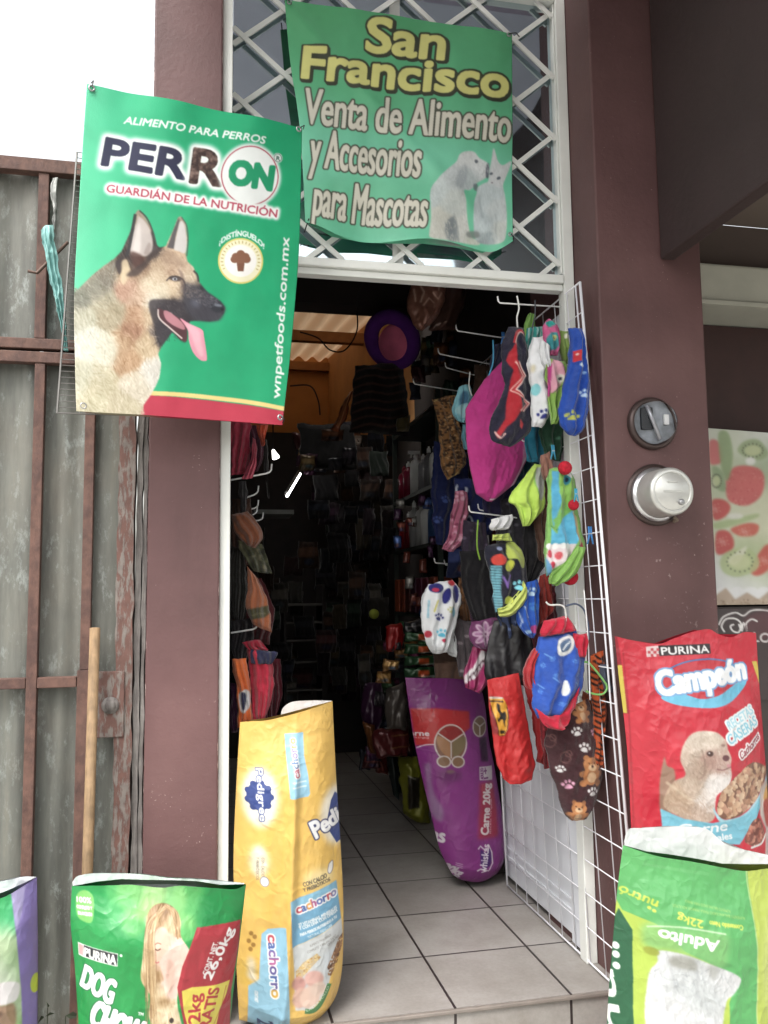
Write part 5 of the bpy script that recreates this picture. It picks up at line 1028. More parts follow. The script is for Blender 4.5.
def d_(A):
    for x, y, s in ((436, 402, 0),): pass
    m = A.mask(P_('428,388 468,388 468,484 428,484')); A.speckle(m, [(42, 28, 22), (60, 40, 28)], (.9, 1.5), 520, 3); A.speckle(m, [(200, 150, 96), (226, 180, 120)], (.4, .8), 330, 4)
    A.line(P_('434,402 441,396 448,394 455,396'), 1, (190, 160, 90), smooth=True); A.line(P_('448,479 456,474 463,465'), 1, (190, 160, 90), smooth=True)
garment('leopard print sweater on the far hook of the rack', '434,400 439,420 441,445 443,465 448,479', '455,395 457,415 462,440 464,460 458,474', 3.3, (140, 92, 50), d_, seed=8, grain=6)
def hood(A): A.ell(463, 402, 4.5, 11, (52, 96, 130), .95, 8, soft=.6); A.poly(P_('455,410 463,404 470,406 466,418 460,416'), (150, 206, 216), smooth=True)
garment('pale blue dog hood next to the leopard sweater', '460,386 455,400 453,412 460,422', '468,385 471,398 470,408 464,422', 3.05, (120, 190, 206), hood, seed=9, cat='dog hood', name='dog_hood')
garment('narrow teal sleeve cloth right of the leopard sweater', '462,424 463,440 466,450', '467,424 468,438 470,448', 3.06, (90, 150, 170), seed=2, cat='dog hood', name='dog_hood')
# white sweater with blue paws, low left
def d_(A):
    for x, y, r, c, q in ((437, 617, 4.5, (34, 36, 110), 20), (440, 633, 5, (70, 176, 214), 10), (449, 610, 4, (190, 190, 120), 0)): A.paw(x, y, r*1.15, c, q)
    A.ell(435, 588, 7, 5, (34, 36, 110)); A.ell(434, 590, 3, 2, (190, 40, 70)); A.ell(445, 596, 4, 8, (34, 36, 110), rot=15); A.ell(455, 594, 3.5, 9, (30, 30, 96)); A.ell(427, 634, 3, 3.6, (196, 40, 60)); A.ell(442, 640, 2.6, 2, (196, 40, 70)); A.ell(451, 583, 4, 3, (186, 40, 50)); A.line(P_('436,600 432,612'), 1.4, (206, 196, 70)); A.line(P_('428,600 427,618'), 1.4, (120, 190, 220)); A.ell(452, 612, 2, 5, (96, 180, 210))
garment('small white sweater with blue paw prints low on the rack', '430,584 424,600 423,625 428,645 434,654', '452,580 459,592 457,612 453,630 446,652', 3.05, (226, 230, 234), d_, seed=10, grain=6, bulge=.04)
garment('white knitted cuff below the small white paw sweater', '448,630 446,645 449,655', '454,630 456,645 456,658', 3.1, (216, 220, 222), seed=11, cat='dog sweater')
def d_(A):
    m = A.mask(P_('452,575 475,575 475,630 452,630')); A.speckle(m, [(70, 44, 30), (150, 100, 56), (110, 72, 44)], (1.5, 3), 60, 5)
garment('brown patterned cloth right of the small white paw sweater', '458,578 458,600 462,625', '472,580 474,600 473,622', 3.15, (112, 72, 44), d_, seed=12, cat='dog coat', name='dog_coat')
# flower bag + magenta bag with band
def d_(A):
    for q in range(8): an = q*.785; A.ell(485+7*math.cos(an), 634+7*math.sin(an), 6, 2.8, (196, 160, 186), rot=math.degrees(an)); A.ell(485+7*math.cos(an), 634+7*math.sin(an), 4, 1.4, (150, 96, 140), rot=math.degrees(an))
garment('purple and white flowered cloth beside the black puffy coat', '473,622 470,634 476,646 484,650', '494,616 500,630 496,642 488,650', 2.92, (110, 52, 96), d_, seed=13, cat='dog dress', name='dog_dress')
def d_(A):
    A.poly(P_('481,650 486,652 478,676 464,684 464,676 472,668'), (226, 220, 224)); [A.line(P_('%d,%d %d,%d %d,%d' % (467+k*3, 682-k*4, 470+k*3, 676-k*4, 471+k*3, 680-k*4)), 1.1, (70, 40, 54), smooth=True) for k in range(6)]
garment('magenta bag with a white lettered band under the flowered cloth', '474,646 470,660 465,676 466,688', '488,648 490,664 488,680 478,694', 2.98, (150, 30, 84), d_, seed=14, cat='bag', name='cloth_bag', kind='silk')
# red cloth with yellow badge
def d_(A):
    A.poly(P_('490,694 494,697 503,734 490,734'), (60, 14, 16), .5, soft=1)
    K_ = B6; A.poly(K_('148,495 212,495 236,540 242,600 240,660 226,690 196,694 188,640 168,580 158,540'), (226, 150, 40)); A.line(K_('148,500 214,500'), 1.8, (190, 190, 180)); A.line(K_('158,540 168,580 188,640 196,694 226,692 240,660 242,600 236,545'), .8, (60, 30, 20)); A.line(K_('150,518 215,518'), 1.6, (60, 40, 30))
    A.poly(K_('186,530 198,535 202,560 212,575 226,570 232,600 226,625 230,650 222,635 216,612 206,612 196,625 190,612 200,596 198,578 188,562'), (24, 20, 18), smooth=True); A.poly(K_('200,665 226,665 226,682 202,684'), (40, 30, 20))
garment('bright red cloth coat with a yellow horse badge', '487,680 488.5,705 492,735 497,765 503,779', '519,673 524,700 530,735 535,765 532,780', 2.70, (196, 28, 30), d_, seed=15, cat='dog coat', name='dog_coat', kind='silk', B='503,779 510,784 521,784 532,780', fold=(.008, 1.2), grain=5, wob=.7, smooth=False)
garment('second darker red coat half hidden behind the brown paw sweater', '523,676 530,705 536,735 538,762', '545,672 550,705 553,735 553,770', 2.75, (150, 24, 28), seed=16, cat='dog coat', name='dog_coat', kind='silk')
# magenta vest
def d_(A): A.line(P_('489,500 500,498 510,488 518,474 525,458'), 1.3, (226, 214, 220), smooth=True); A.poly(P_('523,440 528,440 526,460 521,466'), (200, 190, 196), .5)
garment('large plain magenta vest with white piping', '505,361 487,379 468,409 469,440 474,475 479,494 489,501', '508,362 514,395 522,425 524.5,444 525,458 512,484 489,502', 2.86, (196, 44, 126), d_, seed=17, bulge=.035, fold=(.004, 1.5), smooth=False, wob=.6, cat='dog vest', name='dog_vest', grain=5)
garment('dark navy cloth showing under the magenta vest', '486,496 484,508 490,518', '518,474 520,495 516,515', 2.95, (30, 26, 58), seed=18, cat='dog vest', name='dog_vest')
garment('teal blue cloth below the white paw sweater', '526,424 525,440 527,462', '548,424 549,442 546,462', 2.72, (28, 110, 140), seed=19, cat='dog vest', name='dog_vest')
# neon / black
def d_(A): A.poly(N5('350,165 385,155 405,200 400,310 375,330 345,250'), (170, 176, 166), 1, True, soft=.6); A.line(N5('352,165 345,250 372,330'), .8, (120, 200, 60), smooth=True)
garment('neon yellow-green and grey fleece top over a black body', '536,463 522,482 510,500 518,508 524,526', '541,464 543,478 544,495 541,510 527,526', 2.66, (196, 244, 84), d_, seed=20, cat='dog coat', name='dog_coat', bulge=.03)
garment('plain black fleece body hanging right of the yellow-trimmed sweater', '527,512 525,535 524,560 526,583', '546,508 548,535 546,560 530,586', 2.70, (18, 17, 20), seed=21, cat='dog coat', name='dog_coat')
# yellow-trimmed dark sweater (parts: collar, trim)
def d_(A):
    A.ell(497, 560, 7, 5.5, (220, 60, 50)); A.ell(497, 549, 3, 2, (120, 130, 170)); A.paw(517, 586, 7, (110, 206, 226), 20); A.ell(507, 566, 4, 6, (190, 200, 60), rot=20); A.poly(N5('190,570 240,560 292,600 295,690 270,700 240,655 195,650'), (176, 196, 78), smooth=True)
    A.poly(N5('108,690 160,690 160,930 140,950 118,850'), (96, 160, 176)); 
    for k in range(16): A.line(N5('110,%d 160,%d' % (700+k*15, 703+k*15)), .7, (40, 70, 84))
    A.poly(N5('165,740 185,780 205,735 212,742 188,820 165,760'), (110, 80, 160)); A.ell(506, 600, 4, 4, (196, 206, 70)); A.ell(493, 541, 2, 2, (90, 100, 140)); A.ell(516, 603, 1.5, 2.5, (60, 160, 200))
sw = garment('dark sweater printed with paws and hearts with lime trim and grey collar', '488,546 486,556 491,570 493,590 497,612', '512,540 522,555 525,575 526,590 508,612', 2.64, (24, 24, 38), d_, seed=22, grain=5, bulge=.04)
garment('', '492,519 490,527 493,531', '511,514 513,521 508,529', 2.60, (190, 190, 192), seed=23, parent=sw, name='collar', bulge=.02)
garment('', '493,534 492,541', '508,534 512,540', 2.61, (180, 200, 84), seed=24, parent=sw, name='neck_band', bulge=.01)
garment('', '525,580 520,592 508,605 499,608', '526,588 524,600 512,614 498,617', 2.61, (190, 206, 90), seed=25, parent=sw, name='hem_trim', bulge=.015)
# small blue paw sweater under it
def d_(A):
    A.paw(531, 592, 6, (170, 205, 236), 0); A.paw(533, 607, 6, (50, 110, 190), 30); A.line(P_('519,612 522,622 518,630'), 1, (190, 210, 240)); A.line(P_('523,606 528,618'), 1, (190, 210, 240)); A.ell(534, 629, 4, 4, (190, 60, 130)); A.ell(527, 632, 2, 2, (150, 190, 235))
garment('bright blue paw print sweater tucked under the lime-trimmed one', '527,583 522,600 518,615 521,628 530,637', '537,580 539,600 538,618 536,630 532,638', 2.62, (28, 74, 178), d_, seed=26)
garment('small rust and crimson cloth between the blue sweaters', '539,576 538,600 541,625', '548,572 552,595 553,612', 2.66, (130, 36, 30), seed=27, cat='dog vest', name='dog_vest')
# navy sweater with red zigzag
def d_(A):
    A.poly(Z7('175,280 215,235 215,330 235,380 265,440 215,520 240,580 250,640 200,720 150,760 110,830 95,800 150,700 160,600 175,520 195,400 160,330'), (176, 30, 40), smooth=False, soft=.3); A.poly(Z7('185,270 215,200 215,300 190,340 160,330'), (176, 30, 40))
    for off, c in ((0, (238, 170, 160)), (14, (190, 40, 44)), (24, (238, 200, 190))):
        A.line(Z7('%d,345 %d,430 %d,520 %d,605 %d,660' % (205+off, 262+off*.7, 185+off*1.2, 290+off*.7, 235+off)), 1.5, c)
    A.line(Z7('200,230 215,170 245,140 275,160'), 3.4, (186, 36, 44), smooth=True); A.line(Z7('205,230 222,178 248,150 278,172'), 1.2, (236, 190, 180), smooth=True)
    A.line(Z7('90,780 120,830 140,800'), 1.6, (238, 180, 170)); A.poly(Z7('235,705 260,740 250,770 235,750'), (190, 50, 54))
garment('navy sweater with a bold red and pink zigzag', '511,327 504,345 503,365 506,385 499,405 492,425 493,440 506,446', '521,328 525,350 528,375 530,400 532,420 524,437 508,447', 2.60, (32, 30, 48), d_, seed=28, bulge=.045, fold=(.008, 2))
garment('lime cloth showing at the hanger above the white paw sweater', '531,312 524,325 524,340', '535,314 534,328 532,342', 2.68, (110, 160, 70), seed=29, cat='dog hood', name='dog_hood')
garment('teal and white striped hood behind the white paw sweater', '528,328 525,340 527,352', '541,326 545,338 540,350', 2.64, (40, 140, 130), lambda A: [A.line(P_('%d,325 %d,352' % (529+k*4, 527+k*4)), .8, (220, 220, 220)) for k in range(4)], seed=30, cat='dog hood', name='dog_hood')
# white paw sweater
def d_(A):
    A.paw(545, 351, 4.5, (40, 44, 120), 10); A.paw(541, 416, 7, (40, 44, 120), -8); A.ell(534, 391, 4, 6, (120, 206, 214)); A.ell(541, 377, 5, 5, (190, 200, 210), .7, soft=1); A.ell(531, 370, 2, 4, (216, 200, 150), .8, soft=1)
ws = garment('white fleece sweater with a navy paw near its hem', '534,337 529,355 530,375 531,395 532,412 533,427', '546,336 548,355 547,375 548.5,395 547,415 540,428', 2.57, (230, 232, 236), d_, seed=31, grain=6, bulge=.04, fold=(.006, 1.6))
garment('', '541,340 540,355 545,368', '548,345 550,360 549,370', 2.53, (226, 228, 232), seed=32, parent=ws, name='sleeve', bulge=.018)
# pink and teal monkey-eared hoodie, then green
def d_(A):
    A.ell(553, 342, 8.5, 12, (206, 80, 130)); A.ell(552, 342, 6, 9, (50, 140, 150)); A.ell(552.5, 338.5, 2.4, 2.6, (230, 226, 120)); A.ell(552.5, 338.5, 1.1, c=(30, 40, 50)); A.ell(550, 324, 5, 3, (30, 150, 140))
garment('pink hoodie with a teal centre and round eye above the green one', '543,326 543,340 546,355', '557,325 561,340 558,356', 2.54, (200, 76, 126), d_, seed=33, cat='dog hoodie', name='dog_hoodie', T='543,326 549,319 557,325')
def d_(A):
    A.poly(P_('549,368 555,358 560,362 564,374 556,392 549,390'), (230, 150, 170), 1, True, soft=.5); A.ell(559, 379, 4, 4.4, (230, 226, 210)); A.ell(559.5, 379, 1.7, c=(40, 50, 60)); A.line(P_('552,394 558,388 566,384'), 1, (60, 100, 40)); A.poly(P_('547,366 551,364 550,396 547,398'), (180, 50, 120))
garment('lime green hoodie with a big white eye and pink side', '549,358 547,380 549,402 552,424', '563,362 570,376 563,398 556,424', 2.52, (130, 178, 72), d_, seed=34, cat='dog hoodie', name='dog_hoodie')
garment('olive green hood at the upper back of the rack', '560,331 560,345 563,365', '568,332 569,345 570,362', 2.55, (120, 150, 70), lambda A: A.ell(565, 337, 2, 2.4, (226, 226, 200)), seed=35, cat='dog hood', name='dog_hood')
garment('maroon cloth behind the top of the blue paw sweater', '578,336 578,350 580,366', '585,338 587,350 586,368', 2.50, (110, 20, 40), seed=36, cat='dog vest', name='dog_vest')
def d_(A):
    A.ell(577, 368, 2.4, 2, (200, 220, 240)); A.paw(581, 396, 6, (170, 200, 236), 15); A.paw(569, 418, 7, (176, 180, 70), 10); A.poly(P_('570,353 577,353 577,364 570,364'), (190, 40, 50)); A.ell(573, 357, 1, c=(230, 200, 190)); A.ell(580, 375, 2, 1.4, (120, 160, 220))
garment('royal blue sweater with white and yellow paws at the outer edge of the rack', '570,329 571,345 569,365 563,390 559,412 562,427 570,434', '581,329 583,345 586,372 588,395 586,415 581,430 573,435', 2.42, (24, 62, 160), d_, seed=37, bulge=.045)
# cyan frog hoodie with red pompoms
def d_(A):
    A.poly(N5('445,170 490,185 470,290 480,340 450,480 440,300'), (70, 160, 206)); A.poly(N5('470,190 520,170 560,230 562,300 520,350 480,300'), (120, 176, 72), smooth=True); A.ell(563, 481, 3.4, 5, (36, 120, 140)); A.ell(563, 481, 1.6, 2.4, (20, 40, 60)); A.poly(N5('500,180 545,175 552,205 530,215'), (230, 230, 226), smooth=True)
    A.poly(N5('480,395 545,395 580,540 565,575 435,580 440,480 460,520'), (76, 170, 214)); A.line(N5('440,470 460,500 485,400'), 1, (40, 110, 60)); A.poly(N5('450,440 520,350 540,390 490,440 460,495'), (110, 180, 80)); A.line(N5('545,395 582,545'), 1, (230, 236, 240))
    A.poly(N5('425,575 565,572 540,640 490,680 430,720 415,640'), (226, 206, 210)); A.ell(549, 554, 2.4, 4, (214, 60, 80)); A.ell(556, 556, 2.6, 4, (220, 80, 90)); A.ell(551, 565, 2.4, 3.5, (206, 50, 70)); 
    for k in range(4): A.ell(548+k*5.5, 546.5, 2.6, 3, (244, 244, 240))
    A.poly(N5('540,400 580,420 600,560 590,600 575,540'), (200, 176, 120)); A.poly(N5('570,590 610,560 622,600 590,690 570,700'), (190, 36, 50))
    A.poly(N5('412,640 440,700 440,760 415,740'), (90, 150, 200))
fh = garment('cyan and green hoodie with a goggle eye and red pompoms', '550,468 549,490 548,515 547,540 546,560 549,577', '567,466 573,482 575,505 579,530 583,548 573,566', 2.50, (118, 176, 84), d_, seed=38, bulge=.04, cat='dog hoodie', name='dog_hoodie')
garment('', '578,546 568,560 553,574 551,583', '584,548 579,566 568,580 556,586', 2.46, (118, 170, 70), seed=39, parent=fh, name='padded_foot', bulge=.02)
for px in ((565, 468), (573.5, 505), (570, 577)):
    p = onY(px[0], px[1], 2.45 if px[1] < 570 else 2.5); R0 = .022 if px[1] == 468 else (.017 if px[1] < 570 else .026)
    pb = MB(); pb.lathe(p, (0, 0, 1), [(max(1e-4, R0*math.sin(k*math.pi/10)), -R0*math.cos(k*math.pi/10)) for k in range(11)], 18); pb.build('pompom', pm('crimson_wool', (176, 24, 44), .95, var=.25, scale=60, bmp=.8, bscale=160), fh, smooth=True)
garment('brown and cream cloth behind the cyan hoodie', '541,455 542,470 546,480', '550,452 552,468 550,482', 2.6, (150, 100, 84), seed=40, cat='dog hood', name='dog_hood')
# limp cloths filling the gaps of the rack
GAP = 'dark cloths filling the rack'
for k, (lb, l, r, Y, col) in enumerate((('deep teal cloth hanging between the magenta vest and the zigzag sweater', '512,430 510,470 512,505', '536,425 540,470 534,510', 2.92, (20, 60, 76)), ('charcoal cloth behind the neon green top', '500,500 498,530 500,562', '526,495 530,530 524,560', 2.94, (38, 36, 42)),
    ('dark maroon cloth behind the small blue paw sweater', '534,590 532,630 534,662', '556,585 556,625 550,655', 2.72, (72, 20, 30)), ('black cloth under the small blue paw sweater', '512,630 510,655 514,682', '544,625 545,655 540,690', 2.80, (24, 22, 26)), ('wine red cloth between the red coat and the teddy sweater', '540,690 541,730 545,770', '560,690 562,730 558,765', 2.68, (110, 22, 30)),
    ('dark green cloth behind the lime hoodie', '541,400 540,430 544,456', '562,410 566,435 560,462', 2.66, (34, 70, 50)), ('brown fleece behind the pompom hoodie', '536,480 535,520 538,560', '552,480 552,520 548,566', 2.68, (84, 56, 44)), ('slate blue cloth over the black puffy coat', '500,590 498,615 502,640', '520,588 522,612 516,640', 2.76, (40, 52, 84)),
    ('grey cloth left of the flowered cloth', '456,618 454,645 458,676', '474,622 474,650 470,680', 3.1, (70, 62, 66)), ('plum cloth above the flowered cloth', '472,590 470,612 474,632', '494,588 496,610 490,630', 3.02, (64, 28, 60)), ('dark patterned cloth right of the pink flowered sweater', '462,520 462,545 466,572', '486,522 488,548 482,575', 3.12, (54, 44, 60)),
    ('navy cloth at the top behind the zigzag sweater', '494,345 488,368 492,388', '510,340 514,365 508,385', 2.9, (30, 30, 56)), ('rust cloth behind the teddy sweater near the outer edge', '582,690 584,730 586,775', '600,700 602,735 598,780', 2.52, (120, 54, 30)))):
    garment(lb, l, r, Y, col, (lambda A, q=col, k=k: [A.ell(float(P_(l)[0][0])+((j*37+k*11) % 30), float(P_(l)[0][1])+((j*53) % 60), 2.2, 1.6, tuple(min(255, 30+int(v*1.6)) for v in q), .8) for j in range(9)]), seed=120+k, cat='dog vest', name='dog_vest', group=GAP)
# blue sweater with red collar
def d_(A):
    K_ = H4; A.poly(K_('150,215 200,190 215,210 200,260 165,280 140,265'), (226, 228, 226), smooth=True); A.poly(K_('158,225 195,205 190,250 160,262'), (70, 90, 120), smooth=True); A.line(K_('165,255 180,230 195,215'), 1, (226, 228, 226))
    A.poly(K_('170,390 185,385 190,430 165,445'), (220, 222, 222), smooth=True); 
    for x, y in ((120, 290), (80, 430), (130, 360), (110, 520), (215, 300), (240, 360), (90, 320), (160, 480), (200, 450)): A.paw(520+x/4.267, 590+y/4.267, 3, (70, 120, 206), x)
    for x, y in ((70, 400), (120, 370), (95, 270), (220, 390)): A.line(K_('%d,%d %d,%d' % (x, y, x+25, y+18)), 1.1, (90, 140, 216))
    A.line(K_('250,180 262,250 250,330 240,400'), .8, (20, 40, 100), .6)
bs_ = garment('blue printed sweater with red collar, sleeves and hem', '542,637 538,655 535,680 534,705 541,718', '574,630 581,650 582,672 579,690 566,716', 2.42, (36, 72, 170), d_, seed=41, bulge=.05)
RED = (186, 26, 48)
garment('', '545,621 542,630 542,637', '566,616 572,624 575,631', 2.405, RED, seed=42, parent=bs_, name='collar', bulge=.03)
garment('', '573,634 574,645 577,658', '587,633 588,645 585,658', 2.40, RED, seed=43, parent=bs_, name='sleeve', bulge=.025)
garment('', '535,648 527,665 525,682 530,690', '540,648 537,660 535,675 535,690', 2.43, (170, 34, 40), seed=44, parent=bs_, name='sleeve', bulge=.02)
garment('', '536,708 541,722 551,729 562,727', '580,686 576,704 570,718 563,728', 2.405, RED, T='536,708 550,716 567,706 580,686', seed=45, parent=bs_, name='hem_band', bulge=.02)
# brown teddy sweater
def bear(A, x, y, s):
    A.ell(x-3.2*s, y-4*s, 1.6*s, c=(170, 104, 60)); A.ell(x+3.2*s, y-4*s, 1.6*s, c=(170, 104, 60)); A.ell(x, y+6*s, 5*s, 5.5*s, (176, 108, 62)); A.ell(x, y, 5*s, 4.4*s, (184, 116, 68)); A.ell(x, y+1.3*s, 2.4*s, 1.8*s, (220, 176, 130)); A.ell(x, y+.6*s, .8*s, c=(60, 34, 24)); A.ell(x-1.8*s, y-1*s, .5*s, c=(40, 24, 20)); A.ell(x+1.8*s, y-1*s, .5*s, c=(40, 24, 20)); A.ell(x, y+7*s, 2.6*s, 3*s, (206, 160, 116))
    for dx, dy in ((-5.5, 5), (5.5, 5), (-4.5, 10.5), (4.5, 10.5)): A.ell(x+dx*s, y+dy*s, 1.9*s, c=(176, 108, 62))
def d_(A):
    for x, y, r, c, q in ((572, 730, 6.2, (226, 226, 226), -10), (580, 746, 6.5, (226, 226, 226), 15), (558, 768, 5, (220, 220, 220), 10), (565, 783, 6.5, (206, 140, 170), -10), (589, 790, 6.2, (226, 226, 226), 5), (592, 732, 5, (206, 140, 170), 20)): A.paw(x, y, r, c, q)
    for x, y in ((548, 741), (562, 756)): A.ell(x, y, 5, 6, (96, 64, 62), ring=1); A.ell(x+3, y-4, 3, 3.6, (96, 64, 62), ring=1)
    bear(A, 587, 763, 1.75); bear(A, 575, 806, 1.4); bear(A, 579, 706, 1.3)
garment('dark brown sweater with white and pink paws and teddy bears', '552,722 547,745 553,770 560,795 566,812 575,820', '585,698 594,725 600,752 599,778 592,802 582,820', 2.48, (58, 32, 36), d_, seed=46, bulge=.05, fold=(.006, 1.2))
def d_(A):
    rs = np.random.RandomState(3)
    for k in range(22): y = 655+k*5.4; x = 590+rs.rand()*8; A.line([(x, y), (x+6, y+2+rs.rand()*3), (x+11, y-1)], 2.2, (34, 20, 18), smooth=True)
garment('orange tiger striped cloth behind the teddy bear sweater', '590,656 592,690 594,725 595,765', '603,650 604,690 605,725 604,770', 2.46, (196, 74, 30), d_, seed=47, cat='dog coat', name='dog_coat')
garment('dark blue grey strap cloth hanging inside the outer rack wires', '600,664 601,680 606,692', '605,664 610,680 612,692', 2.44, (70, 76, 96), seed=48, cat='dog vest', name='dog_vest')

# ================================================================== LEFT SIDE, JUST INSIDE THE DOOR
L8 = crop(6.4, 225, 400); L9 = crop(6.024, 225, 560); L3 = crop(3.01, 220, 400)
lr = thing('wire_rack', 'wire rack just inside the door on the left, seen nearly edge on behind hanging cloths', 'clothes rack', (.085, 3.0, 0))
f = MB(); lattice(f, ((.075, 2.70, 2.05), (.075, 3.6, 2.05), (.075, 3.6, .2), (.075, 2.70, .2)), 19, 10, .0019); f.build('wire_mesh', M_WIRE, lr, smooth=True)
for k, (p0, p1) in enumerate((((231, 480), (269, 473)), ((238, 501), (256, 494)), ((238, 512), (256, 508)), ((240, 519), (255, 514)), ((244, 522), (261, 520)), ((238, 549), (247, 547)), ((238, 560), (247, 556)), ((231, 633), (255, 629)))):
    Y = 2.78 if k in (0, 7) else 2.95+.12*k
    a = onY(p0[0], p0[1], Y); b = onY(p1[0], p1[1], Y)
    th = MB().tube([a-b, (a-b)*.1, (.002, 0, .003), (.007, 0, .010), (.009, 0, .030)], .0030, 7).build('rack_hook', M_HOOK, None, smooth=True); th.location = Vector([float(q) for q in b])
    tag(th, 'white peg hook pointing right from the rack inside the door on the left', 'hook', 'peg hooks of the left rack')
GL = 'dog clothes on the left rack'
garment('dark red cloth hanging at the top of the left rack under the banner', '230,418 230,450 231,476', '251,420 250,448 246,472', 2.80, (176, 50, 72), seed=61, group=GL, cat='dog vest', name='dog_vest')
garment('pink strap cloth beside the dark red cloth on the left rack', '252,438 250,462 241,478', '256,440 257,465 252,478', 2.76, (196, 70, 92), seed=62, group=GL, cat='dog vest', name='dog_vest')
garment('orange red pointed cloth under the lower right corner of the banner', '256,424 259,436 262,446', '269,424 266,436 263,446', 2.74, (200, 66, 36), seed=63, group=GL, cat='dog vest', name='dog_vest')
garment('black strap hanging behind the pink cloth on the left rack', '263,440 264,470 267,498', '267,440 268,470 269,498', 2.85, (36, 32, 34), seed=64, group=GL, cat='leash', name='dog_leash')
garment('rust brown cap shaped cloth on the left rack', '231,514 234,528 240,538 248,545', '246,511 260,526 263,538 256,547', 2.75, (122, 66, 42), seed=65, group=GL, cat='dog coat', name='dog_coat', bulge=.045)
def d_(A):
    A.speckle(A.mask(P_('230,530 275,530 275,580 230,580')), [(60, 62, 44), (40, 42, 34), (110, 104, 80)], (2, 4), 60, 3)
garment('camouflage cloth under the rust brown cap cloth', '238,540 243,555 252,570', '262,545 268,560 272,574', 2.82, (84, 84, 62), d_, seed=66, group=GL, cat='dog coat', name='dog_coat')
def d_(A): A.poly(L9('120,300 200,285 300,265 300,285 240,345 150,360'), (70, 68, 44), soft=.4); A.line(L9('160,335 200,320 245,322'), 1, (130, 120, 90), .7)
garment('orange brown coat with a camouflage band on the left rack', '247,567 247,585 246,605 253,625', '255,575 266,598 271,615 271,633', 2.74, (170, 92, 58), d_, seed=67, group=GL, cat='dog coat', name='dog_coat', bulge=.04)
garment('dark olive cloth behind the orange brown coat', '231,545 231,580 234,620', '244,550 247,590 244,625', 2.86, (34, 32, 28), seed=68, group=GL, cat='dog coat', name='dog_coat')
rv = garment('crimson padded vest with a navy collar low on the left rack', '246,642 248,665 250,695 252,724', '266,646 273,670 272,700 264,722', 2.72, (196, 36, 58), seed=69, group=GL, cat='dog vest', name='dog_vest', bulge=.05)
garment('', '252,650 252,663', '277,651 270,665', 2.69, (40, 42, 72), seed=70, parent=rv, name='collar', bulge=.02)
garment('', '244,643 250,650', '258,640 268,650', 2.70, (150, 24, 44), seed=75, parent=rv, name='shoulder', bulge=.015)
def d_(A): A.poly(L9('85,800 130,775 155,820 140,890 100,915 85,870'), (226, 226, 230), smooth=True); A.poly(L9('95,795 120,800 125,850 108,900 95,860'), (30, 36, 70), smooth=True); A.ell(252, 691, 2.6, 3.4, (236, 150, 110), ring=1)
garment('bright orange vest with a white and navy patch beside the crimson vest', '232,660 235,676 237,700 237,728', '247,658 249,680 251,700 252,722', 2.69, (250, 104, 44), d_, seed=71, group=GL, cat='dog vest', name='dog_vest', bulge=.04)
garment('dark purple cloth at the foot of the left rack beside the jamb', '230.5,684 230.5,705 231,732', '237,684 238,705 238,732', 2.74, (60, 24, 56), seed=72, group=GL, cat='dog vest', name='dog_vest')

for k, (lb, l, r, Y, col) in enumerate((('brown cloth behind the rust cap cloth', '232,500 232,540 234,570', '250,498 254,530 250,565', 2.95, (64, 42, 34)), ('dark red cloth behind the orange brown coat', '244,580 246,610 248,640', '262,578 274,610 270,645', 2.92, (70, 22, 26)), ('black cloth above the crimson vest', '232,622 231,645 234,665', '250,618 254,640 248,660', 2.84, (30, 26, 30)),
    ('grey webbing hanging below the peg hook of the left rack', '238,482 240,500 239,515', '247,482 248,500 246,514', 2.9, (60, 58, 60)), ('dark crimson cloth at the right of the crimson vest', '262,655 266,690 264,725', '280,660 282,690 276,722', 2.98, (80, 18, 30)), ('plum cloth high behind the dark red cloth', '246,425 248,445 244,470', '262,425 264,450 258,472', 2.95, (70, 26, 44)))):
    garment(lb, l, r, Y, col, seed=160+k, group=GL, cat='dog vest', name='dog_vest')

# ================================================================== INSIDE THE ROOM
# lit lamps seen inside
p0 = onY(287, 496, 5.2); p1 = onY(300, 474, 5.6)
fl = thing('tube_lamp', 'lit white fluorescent tube hanging in the dark room', 'lamp', p0)
MB().tube([p0, p1], .0085, 10).build('tube', pm('lit_tube', (255, 255, 255), .5, emit=5.0), fl, smooth=True)
MB().tube([p0+(0, .035, .022), p1+(0, .035, .022)], .012, 8).build('fitting', pm('lamp_fitting', (60, 60, 60), .6), fl)
p = onY(273, 459, 4.6)
lp = thing('reflector_lamp', 'lit white lamp behind the cloths of the left rack', 'lamp', p)
MB().lathe(p+(0, 0, .05), (.35, -.2, -1), [(.006, 0), (.010, .012), (.020, .045), (.020, .05), (0, .052)], 14).build('bulb', pm('lit_bulb', (255, 255, 255), .5, emit=2.5), lp, smooth=True)
MB().tube([p+(0, 0, .05), p+(0, 0, .35)], .004, 5).build('cord', M_DARK, lp)
# dark shelf against the partition, lines of its boards
sr = thing('storage_shelf', 'dark metal shelf with thin pale board edges at the back of the room', 'shelf', onY(305, 690, 5.6))
for y in (604, 622, 640, 662, 690): 
    a = onY(287, y, 5.6); b = onY(322, y+1, 5.6); MB().box(a[0], b[0], 5.6, 5.9, a[2]-.012, a[2]).build('board', pm('grey_board_edge', (70, 66, 62), .6), sr)
a = onY(287, 600, 5.6); b = onY(322, 600, 5.6)
for x in (a[0]-.02, b[0]+.001): MB().box(x, x+.018, 5.6, 5.9, 0, a[2]+.1).build('upright', M_DARK, sr)
gs = thing('wall_shelf', 'grey shelf board under the lit tube lamp', 'shelf', onY(262, 512, 5.0))
a = onY(254, 506, 5.0); b = onY(294, 514, 5.0); MB().box(a[0], b[0], 5.0, 5.3, b[2], a[2]-.02).build('board', pm('grey_green_board', (120, 122, 118), .6), gs)
